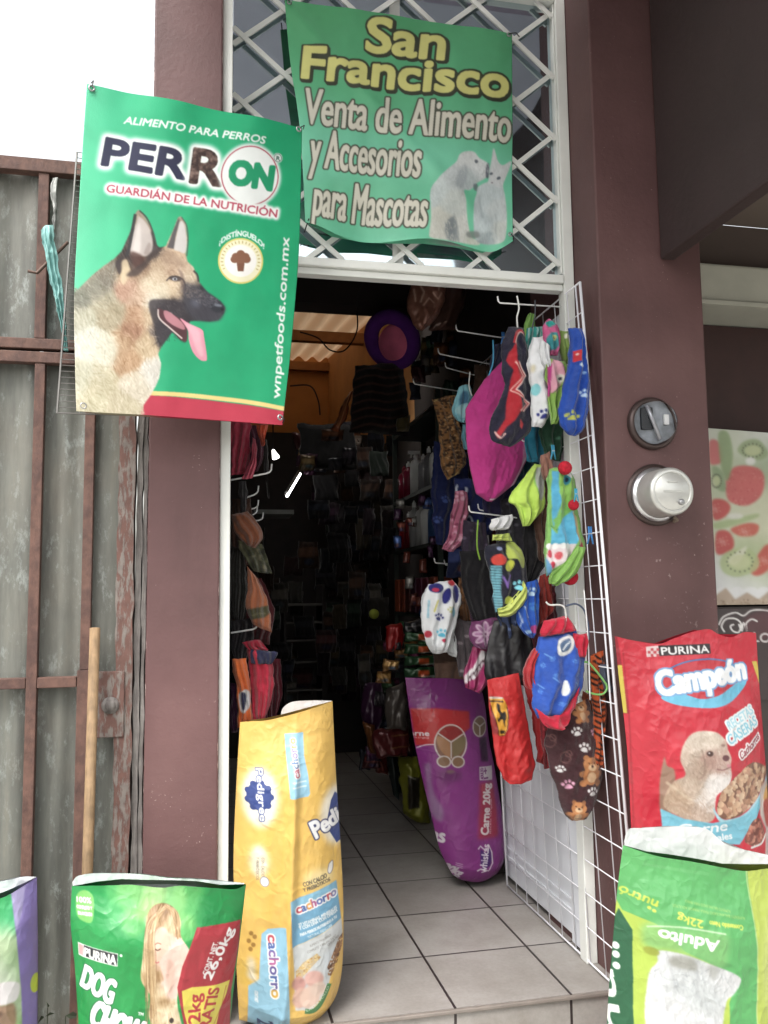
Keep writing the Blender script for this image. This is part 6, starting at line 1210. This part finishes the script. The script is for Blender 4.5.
# right-hand shelf unit with bottles
SXF, SY0, SY1 = 1.15, 4.05, 5.05
su = thing('shelf_unit', 'dark green shelf unit full of bottles along the right wall', 'shelf', (1.25, 4.5, 0))
M_SH = pm('dark_green_steel', (34, 44, 38), .5)
SHZ = (.55, 1.06, 1.425, 1.722, 2.12)
for z in SHZ: MB().box(SXF, 1.355, SY0+.026, SY1-.026, z-.02, z).build('board', M_SH, su)
for y in (SY0, SY1-.025):
    MB().box(SXF, SXF+.025, y, y+.025, 0, 2.2).build('upright', M_SH, su); MB().box(1.33, 1.355, y, y+.025, 0, 2.2).build('upright', M_SH, su)
def bottle(Y, z, h, r, col, cap, kind, label, X=1.2):
    th = thing('bottle', label, 'bottle', (X, Y, z), 'bottles on the dark shelf unit'); mt = pm('bottle_%d_%d_%d' % col, col, .3, var=.08); mc = pm('cap_%d_%d_%d' % cap, cap, .35)
    MB().lathe((X, Y, z+.001), (0, 0, 1), [(0, 0), (r, 0), (r, h*.72), (r*.85, h*.8), (r*.4, h*.86), (r*.35, h*.9)], 20).build('bottle_body', mt, th, smooth=True)
    m_ = MB()
    if kind == 'spray': m_.lathe((X, Y, z+h*.9), (0, 0, 1), [(r*.42, 0), (r*.42, h*.05), (r*.3, h*.06), (r*.3, h*.1), (0, h*.1)], 12).box(X-.045, X+.02, Y-.010, Y+.010, z+h*.985, z+h*1.06).box(X-.034, X-.026, Y-.006, Y+.006, z+h*.90, z+h*.985)
    else: m_.lathe((X, Y, z+h*.9), (0, 0, 1), [(r*.42, 0), (r*.40, h*.1), (r*.2, h*.12), (r*.18, h*.16), (0, h*.16)], 12)
    m_.build('cap', mc, th)
WHT, DPK = (236, 236, 236), (140, 34, 62)
for Y, z, h, r, col, cap, kd, lb in ((4.95, 1.722, .20, .035, DPK, DPK, 'cap', 'dark pink bottle at the far end of the upper bottle shelf'), (4.84, 1.722, .21, .035, DPK, WHT, 'cap', 'dark pink bottle with a pale cap on the upper bottle shelf'),
    (4.66, 1.722, .24, .036, WHT, WHT, 'spray', 'white trigger spray bottle on the upper bottle shelf'), (4.50, 1.722, .20, .03, (150, 150, 156), WHT, 'cap', 'grey bottle right of the trigger spray bottle'), (4.38, 1.722, .22, .03, (120, 120, 124), WHT, 'cap', 'slim dark grey bottle with a white cap on the upper shelf'), (4.26, 1.722, .21, .03, WHT, WHT, 'cap', 'white bottle at the near end of the upper bottle shelf'),
    (4.96, 1.425, .17, .032, (140, 26, 36), WHT, 'cap', 'red bottle on the lower bottle shelf'), (4.85, 1.425, .21, .03, (130, 30, 40), WHT, 'cap', 'red bottle with a white cap on the lower bottle shelf'), (4.72, 1.425, .26, .03, (170, 170, 172), WHT, 'cap', 'tall pale bottle on the lower bottle shelf'), (4.55, 1.425, .24, .036, (186, 186, 186), (60, 60, 64), 'cap', 'white bottle with a dark cap on the lower shelf'), (4.44, 1.425, .23, .036, WHT, WHT, 'cap', 'broad white bottle on the lower bottle shelf'), (4.30, 1.425, .22, .034, (60, 90, 140), WHT, 'cap', 'blue bottle at the near end of the lower shelf')): bottle(Y, z, h, r, col, cap, kd, lb)
for k in range(7):
    Y = 4.98-k*.13; col = [(150, 66, 30), (140, 60, 34), (90, 40, 36), (70, 24, 50), (96, 30, 60), (110, 40, 60), (130, 60, 40)][k]; nm = ['orange', 'rust', 'brown', 'plum', 'purple', 'rose', 'copper'][k]
    th = MB().box(-.05, .05, -.05, .05, 0, .19).build('treat_box', pm('box_%s' % nm, col, .5, var=.35, scale=40), None, bevel=.006); th.location = (1.2, Y, 1.061); tag(th, '%s coloured treat box on the shelf below the bottles' % nm, 'box', 'treat boxes on the shelf')
def pack(label, L, R, Y, base, draw=None, cat='food bag', name='treat_bag', bulge=.04, seed=1, group='bags stacked inside', kind='foil', **k): return garment(label, L, R, Y, base, draw, bulge=bulge, seed=seed, cat=cat, name=name, kind=kind, group=group, fold=(.006, 2), **k)
pack('red foil bag on the end of the shelf unit', '386,626 385,640 388,652', '402,622 404,638 402,650', 3.9, (150, 24, 24), seed=81)
pack('black bag with pale script above the stacked green packs', '403,622 403,634', '424,618 425,634', 3.75, (26, 24, 26), lambda A: [A.line(P_('%d,%d %d,%d' % (405, 622+k*5, 422, 620+k*5)), 1, (130, 126, 126), .7) for k in range(2)], seed=82)
for k in range(4):
    def d_(A, k=k):
        y = 634+k*12; A.poly(P_('417,%d 428,%d 428,%d 417,%d' % (y, y, y+6, y+6)), (196, 70, 30)); A.poly(P_('420,%d 434,%d 434,%d 420,%d' % (y+6, y+5, y+9, y+10)), (190, 196, 190)); A.text('XXL', (424, y+9.4), (432, y+9), 2.6, (40, 40, 40), bold=.2)
    y = 632+k*12; pack('green and orange treat pack, %s of its stack behind the white sweater' % ['topmost', 'second from the top', 'third from the top', 'lowest'][k], '405,%d 404,%d' % (y, y+10), '436,%d 437,%d' % (y-1, y+9), 3.72, (30, 66, 36), d_, seed=83+k)
def d_(A): A.line(P_('387,708 378,728 374,738'), 2.4, (150, 140, 156)); 
pack('dark purple bag with a pale stripe on the floor behind the purple sack', '366,684 360,705 366,730 372,745', '388,680 386,700 380,725 376,745', 4.3, (52, 22, 50), d_, seed=91)
pack('crumpled grey bag beside the dark purple bag', '386,690 384,708 388,728', '404,682 408,705 406,730', 4.1, (84, 76, 70), seed=92)
pack('white edged dark bag at the far end of the bag pile', '363,686 363,700 366,708', '370,684 371,698 371,708', 4.5, (120, 116, 116), seed=93)
pack('dark orange bag low on the bag pile', '362,722 366,740 370,752', '374,726 376,745 378,755', 4.25, (110, 62, 28), seed=94)
pack('dark red bag with gold lines low on the bag pile', '374,730 373,745 378,758', '408,726 410,742 408,756', 4.15, (84, 24, 26), lambda A: [A.line(P_('390,%d 408,%d' % (y, y-1)), .9, (150, 110, 60)) for y in (735, 747)], seed=95)
pack('brick red bag standing on the floor behind the lime green bag', '372,745 372,758 376,772', '386,745 388,760 388,775', 4.5, (110, 40, 30), seed=96)
pack('dark teal sack standing behind the lime green bag', '386,752 388,772 394,795', '398,752 399,775 400,802', 4.45, (40, 50, 48), seed=97)
def d_(A): A.poly(P_('406,775 418,776 418,806 407,808'), (40, 34, 26)); A.line(P_('406,774 414,778'), 1.4, (170, 166, 150))
pack('lime green bag standing on the floor left of the purple sack', '398,756 399,780 402,800 404,814', '418,757 424,775 428,800 430,823', 4.3, (122, 122, 30), d_, seed=98, bulge=.06, B='404,814 418,822 430,823')
# hanging things at the top
def d_(A):
    for q in ('416,282 421,296 418,306', '424,280 428,290 434,286', '430,296 436,302 440,295', '420,310 426,302 432,306', '438,284 436,294', '413,290 414,304'): A.line(P_(q), 1.4, (210, 170, 150), .8, soft=.4)  # highlights of the crumpled foil painted as pale strokes
pack('shiny brown foil bag hanging at the top of the door', '412,278 408,298 408,312 413,326 420,331', '447,278 445,298 440,312 433,322 424,331', 2.9, (100, 62, 50), d_, seed=101, bulge=.06, group='bags hanging from the ceiling')
pack('dark brown bag hanging behind the shiny brown foil bag', '440,282 436,305 428,330', '466,284 464,306 452,330', 3.5, (84, 56, 48), seed=102, bulge=.08, group='bags hanging from the ceiling')
c = onY(392, 340, 4.3); ax = np.array((-.62, -.62, -.50))
pb = thing('pet_bed', 'round purple pet bed with a pink cushion stored high on the right', 'pet bed', c)
MB().lathe(c, ax, [(.125+.040*math.cos(q), .040*math.sin(q)) for q in np.linspace(-math.pi, math.pi, 17)], 36).build('bolster', pm('purple_plush', (92, 36, 128), .95, var=.2), pb, smooth=True)
MB().lathe(c+np.array((.028, -.012, -.022)), ax, [(.108, .0), (.10, .03), (0, .045)], 32).build('cushion', pm('pink_plush', (240, 120, 156), .95, var=.15), pb, smooth=True)
def d_(A):
    for k in range(9): A.line(P_('350,%d 366,%d 385,%d 404,%d' % (366+k*8, 362+k*8, 365+k*8, 360+k*8)), 2.2, (70, 46, 38), smooth=True)
pack('dark striped blanket bundle stacked below the pet bed', '356,366 353,385 352,405 350,432', '402,362 406,390 408,410 410,436', 4.35, (24, 16, 16), d_, seed=103, bulge=.1, cat='blanket', name='blanket_bundle', kind='cloth')
pack('orange glinting foil bag beside the striped bundle', '349,392 342,405 336,418 330,430', '353,390 350,405 346,418 340,432', 4.25, (150, 70, 36), lambda A: [A.line(P_('%d,392 %d,428' % (350-k*2, 338-k*2)), .8, (230, 150, 100), .8) for k in range(2)], seed=104, group='bags hanging from the ceiling')  # pale streaks are glints painted onto the foil
for lb, l, r, Y, col in (('black bundle heaped on the partition behind the banner corner', '298,424 300,440 300,470', '352,424 356,440 356,470', 5.2, (12, 9, 9)), ('dark cardboard carton on top of the shelf unit', '398,418 396,432', '410,416 409,431', 4.2, (86, 74, 44))):
    pack(lb, l, r, Y, col, seed=len(lb), kind='cloth', cat='bundle' if 'b' == lb[0] else 'box', name='bundle' if 'b' == lb[0] else 'carton', group='stock heaped inside')
rs = np.random.RandomState(21)
def stock(n, x0, x1, y0, y1, Y0, Y1, cols, label, cat, name, grp, w_=(7, 13), h_=(11, 22), edge=0):
    for k in range(n):
        x = x0+(x1-x0)*((k*.618034+rs.rand()*.15) % 1); y = y0+(y1-y0)*rs.rand(); w, h = rs.uniform(*w_)/2, rs.uniform(*h_)/2; Y = rs.uniform(Y0, Y1); c = np.array(cols[rs.randint(len(cols))])*rs.uniform(.7, 1.15)
        def d_(A):
            A.poly([(x-w, y-h*.5), (x+w, y-h*.6), (x+w, y+h*.1), (x-w, y+h*.15)], np.clip(c*1.9+18, 0, 255), .75); A.ell(x, y+h*.5, w*.5, h*.25, np.clip(c[::-1]*1.5, 0, 255), .7)
        s_ = rs.uniform(-2, 2); L_ = '%.1f,%.1f %.1f,%.1f' % (x-w, y-h, x-w+s_, y+h); R2 = '%.1f,%.1f %.1f,%.1f' % (x+w, y-h+rs.uniform(-1, 1), x+w+s_, y+h)
        garment(label, L_, R2, Y, tuple(c), d_ if rs.rand() < .7 else None, seed=200+k, kind='cloth' if max(cols[0]) < 60 else 'foil', cat=cat, name=name, group=grp, step=1.6, bulge=.02)
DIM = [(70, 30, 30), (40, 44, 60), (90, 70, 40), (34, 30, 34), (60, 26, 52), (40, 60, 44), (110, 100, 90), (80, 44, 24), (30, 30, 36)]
stock(70, 318, 396, 436, 690, 4.9, 6.2, [tuple(int(v*.42) for v in q) for q in DIM], 'dim packet hanging in the unlit middle of the room', 'packet', 'hanging_packet', 'packets hanging in the dark', (12, 24), (18, 34))  # colours scaled down: the room's darkness is put into the packets
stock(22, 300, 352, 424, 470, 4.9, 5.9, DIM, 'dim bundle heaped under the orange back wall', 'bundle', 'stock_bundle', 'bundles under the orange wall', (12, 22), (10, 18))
stock(30, 236, 312, 500, 730, 5.0, 6.2, [tuple(int(v*.42) for v in q) for q in DIM], 'dim packet on the back shelves left of the aisle', 'packet', 'shelf_packet', 'packets left of the aisle', (12, 22), (16, 30))  # same darkened colours for the unlit back shelves
stock(16, 412, 470, 335, 392, 3.9, 4.6, DIM, 'dark packet hanging high behind the peg hooks', 'packet', 'hanging_packet', 'packets hanging high on the right', (9, 16), (14, 26))
stock(22, 384, 436, 618, 690, 3.85, 4.2, [(130, 30, 30), (40, 70, 40), (30, 30, 34), (120, 80, 40), (90, 30, 60)], 'dim bright-lettered packet piled beside the green treat packs', 'packet', 'treat_bag', 'packets piled low on the right', (9, 16), (9, 15))
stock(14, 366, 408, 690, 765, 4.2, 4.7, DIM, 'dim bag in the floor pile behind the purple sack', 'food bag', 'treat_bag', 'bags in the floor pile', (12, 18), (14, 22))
stock(16, 394, 436, 498, 612, 4.0, 4.02, [(40, 60, 110), (90, 40, 30), (120, 116, 110), (60, 30, 60)], 'small packet clipped on the front of the bottle shelves', 'packet', 'hanging_packet', 'packets on the bottle shelves', (5, 9), (8, 14))
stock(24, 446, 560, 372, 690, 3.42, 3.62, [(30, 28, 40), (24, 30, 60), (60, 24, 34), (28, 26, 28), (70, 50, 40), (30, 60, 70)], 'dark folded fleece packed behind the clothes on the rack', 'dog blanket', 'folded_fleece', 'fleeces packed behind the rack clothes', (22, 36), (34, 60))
p = onY(374, 614, 5.0)
MBb = MB().lathe((0, 0, 0), (0, 0, 1), [(max(1e-4, .030*math.sin(k*math.pi/12)), -.030*math.cos(k*math.pi/12)) for k in range(13)], 20).build('toy_ball', pm('yellow_green_felt', (150, 160, 60), .9), None, smooth=True); MBb.location = Vector([float(k) for k in p]); tag(MBb, 'yellow green toy ball hanging in the dark room', 'ball')
for k, pts in enumerate(('365,276 357,300 357,330 345,350 330,350 318,338 300,332', '290,386 310,386 318,400 320,415')):
    q = [onY(x, y, 4.2) for x, y in curve_pts(P_(pts), False, 6)]
    th = MB().tube([a-q[0] for a in q], .004, 5).build('cable', M_DARK, None, smooth=True); th.location = Vector([float(v) for v in q[0]]); tag(th, ['black cable looping down in front of the orange wall', 'short black cable arching over the dark stock'][k], 'cable', 'loose cables')

# ================================================================== GATE SIDE DETAILS
a, b = onY(95, 628, 2.40), onY(87, 872, 2.31); e = a+(b-a)*((a[2]-GZ-.002)/(a[2]-b[2]))
st = MB().tube([a-e, (a-e)*.5+(.001, 0, 0), (0, 0, 0)], .0135, 14).build('wooden_stick', m_peel('bare_wood', (132, 108, 80), (106, 86, 62), .4, .7, 12, (6, 6, .5)), None, smooth=True); st.location = Vector([float(k) for k in e]); tag(st, 'round bare wooden stick leaning against the gate rail', 'stick')
PW = plane(2.425, .33, .29)
wp = thing('wire_grid', 'fine galvanised wire grid panel behind the dog food banner', 'wire panel', on_plane(np.array((60., 414.)), PW)[0])
f = MB(); cs = [on_plane(np.array(q, float), PW)[0] for q in ((77, 152), (290, 190), (275, 420), (57, 413))]; lattice(f, cs, 46, 12, .0011); M_GALV = pm('galvanised_wire', (120, 118, 116), .45, .5); f.build('wire_mesh', M_GALV, wp)
f = MB(); f.tube([cs[0], cs[3]], .0026, 6); f.tube([cs[3], cs[2]], .002, 6); f.build('outer_frame', M_GALV, wp)
garment('pale teal fabric strip tied to the gate rail beside the banner', '40,230 47,265 56,305 64,350', '52,225 57,255 63,290 69,350', 2.36, (112, 170, 166), seed=111, cat='fabric strip', name='fabric_strip', group='', bulge=.006, kind='vinyl', T='40,230 45,225 52,225')
garment('white frayed rag strip caught on the gate above the teal strip', '53,178 51.5,192 54,228', '59,177 56,192 55.5,230', 2.39, (206, 208, 204), seed=112, cat='rag', name='rag_strip', group='', bulge=.004)
q = [onY(x, y, 2.39) for x, y in ((28, 271), (37, 273), (68, 242))]; th = MB().tube([k-q[0] for k in q], .0045, 7).build('rebar_hook', pm('brown_steel', (90, 72, 64), .6, .4), None, smooth=True); th.location = Vector([float(k) for k in q[0]]); tag(th, 'bent brown steel rod behind the teal strip on the gate', 'hook')
wd = MB(); rs = np.random.RandomState(4)
for k in range(170):
    x, y = rs.uniform(-.46, -.2), rs.uniform(2.25, 2.42); h = rs.uniform(.08, .40)*(1-.6*abs(x+.33)/.15) ; h = max(h, .05); an = rs.uniform(0, 6.28); l = rs.uniform(.012, .03); z = GZ+h*rs.uniform(.2, 1)
    wd.quad((x, y, z), (x+l*math.cos(an), y+l*math.sin(an), z+l*.6), (x+2*l*math.cos(an), y+2*l*math.sin(an), z+.2*l), (x+l*math.cos(an)+l*.4*math.sin(an), y+l*math.sin(an)-l*.4*math.cos(an), z-.1*l))
    if k % 3 == 0: wd.tube([(x, y, GZ), (x, y, z)], .0012, 3)
o = wd.build('weeds', pm('dark_weed_leaf', (44, 54, 34), .7, var=.5, scale=30)); o['kind'] = 'stuff'

# ================================================================== TART POSTER AND SIGN, RIGHT
J = crop(4.267, 700, 420)
PP = plane(2.645)
A = Art(698, 424, 960, 622, (214, 220, 206), ss=4)
j_ = lambda x, y, c, s=None: (700+x/4.267, 420+y/4.267, c) if s is None else (700+x/4.267, 420+y/4.267, c, s)
A.paint([(698, 424), (960, 424), (960, 622), (698, 622)], [j_(60, 60, (200, 208, 190)), j_(150, 80, (190, 200, 170)), j_(240, 60, (226, 230, 226)), j_(100, 230, (176, 190, 150)), j_(270, 180, (150, 170, 130)), j_(90, 420, (196, 206, 170)), j_(250, 400, (206, 210, 170)), j_(200, 620, (170, 190, 130)), j_(180, 700, (232, 234, 236)), j_(100, 690, (224, 228, 232)), j_(500, 300, (180, 190, 150)), j_(800, 500, (200, 200, 180)), j_(600, 700, (230, 232, 232))], sig=14, soft=0, smooth=False)
R1, R2 = (206, 70, 70), (196, 52, 50)
for pts, c in (('40,90 80,95 95,170 70,190 40,180', (206, 84, 84)), ('115,330 110,260 140,205 200,195 260,215 275,270 255,330 200,365 140,355', R1), ('50,345 100,340 130,370 110,410 60,425', R2), ('70,480 120,475 145,520 130,560 70,570', R2), ('130,465 200,440 250,450 235,490 170,495', (206, 72, 56)), ('215,640 250,570 290,530 340,560 290,640 240,665', (206, 64, 50)), ('420,200 520,180 560,260 500,330 420,300', R1), ('600,420 700,400 740,480 660,540 590,500', R2), ('800,200 900,190 930,290 840,330', R1)): A.poly(J(pts), c, .95, True, soft=1.0)
for pts, c in (('78,60 120,55 140,150 120,260 90,200', (120, 150, 92)), ('160,130 190,90 250,85 290,140 260,170 200,160', (130, 156, 100)), ('50,200 95,220 110,300 70,290', (120, 150, 100)), ('60,440 150,420 240,400 245,415 150,450 70,465', (150, 176, 110)), ('85,600 120,560 200,545 250,590 240,640 160,670 100,650', (168, 190, 120)), ('340,380 430,340 480,400 430,470 350,460', (140, 166, 96)), ('560,180 640,150 680,260 600,320', (140, 166, 96))): A.poly(J(pts), c, .85, True, soft=1.2)
A.poly(J('120,600 160,560 200,540 180,590 150,620'), (226, 228, 196), .9, True, soft=1); A.ell(*J('215,175')[0], 5, 4, (240, 240, 236), .9, soft=1); A.ell(*J('150,410')[0], 8, 3, (226, 226, 216), .8, soft=1)
sm = A.mask(J('115,330 110,260 140,205 200,195 260,215 275,270 255,330 200,365 140,355'), True); A.speckle(sm, [(226, 130, 116), (180, 44, 50)], (.4, .7), 90, 6)
for k in range(14): A.ell(*J('%d,%d' % (100+k*58, 742))[0], 8.5, 7, (236, 238, 240), .95, soft=.6)
A.poly(J('60,752 110,715 150,765 200,735 250,765 300,725 1200,740 1200,900 60,900'), (170, 142, 116), .9, soft=.8); A.speckle(A.mask(J('60,765 1200,765 1200,900 60,900')), [(120, 92, 70), (206, 180, 150), (150, 120, 92)], (.5, 1.0), 900, 7)
for x, y, rx, ry in ((170, 605, 19, 15), (225, 130, 15, 10), (405, 410, 22, 17), (620, 235, 18, 20), (70, 260, 7, 10)):
    cx, cy = J('%d,%d' % (x, y))[0]; A.ell(cx, cy, rx*.55, ry*.5, (206, 214, 150), .7, soft=1)
    for k in range(16): A.ell(cx+rx*.68*math.cos(k*.393), cy+ry*.66*math.sin(k*.393), .7, .9, (50, 52, 36), .85, soft=.15)
for pts, x, y in (('a', 60, 380), ('b', 95, 520), ('c', 190, 478), ('d', 275, 600)):
    for k in range(14): A.ell(*J('%d,%d' % (x+((k*37) % 60)-30, y+((k*23) % 50)-25))[0], .6, .5, (236, 160, 140), .8)
    A.ell(*J('%d,%d' % (x, y))[0], 4.5, 2.6, (236, 180, 170), .35, 30, soft=1)
A.img = blur(A.img, 2)*.80+np.array([180, 172, 166.])*.12
tp = sheet('tart_poster', P_('706,428 711,520 716,605'), P_('950,447 950,520 950,602'), PP, A, step=.9, back=.002, kind='poster', smooth=False); tag(tp, 'fruit tart poster with strawberries and kiwi on the recessed shop front', 'poster')
A = Art(698, 596, 960, 720, (58, 48, 48), ss=4)
wv = [J('80,870 110,830 160,815 190,830')[i] for i in range(4)]
A.line(J('80,875 100,840 150,822 185,835 215,815 250,810 300,815 420,830'), 1.6, (214, 210, 208), smooth=True); A.poly(J('190,850 240,820 300,825 330,900 260,940 200,900'), (96, 50, 56), .6, True, soft=2)
A.line(J('105,905 92,880 110,850 150,848 175,870 165,905 140,900 130,880 145,872'), 1.6, (226, 222, 220), smooth=True); A.line(J('165,870 178,900 185,865 200,900 196,870 220,850 245,860'), 1.6, (226, 222, 220), smooth=True)
A.text('LO', (753, 641.5), (770, 642.5), 9, (206, 200, 198), bold=.5)
sg = sheet('shop_sign', P_('711,609 717,660 720,700'), P_('950,606 950,660 950,700'), plane(2.648), A, step=1.0, back=.002, kind='poster', smooth=False); tag(sg, 'dark sign with white scrolled lettering below the fruit tart poster', 'sign')
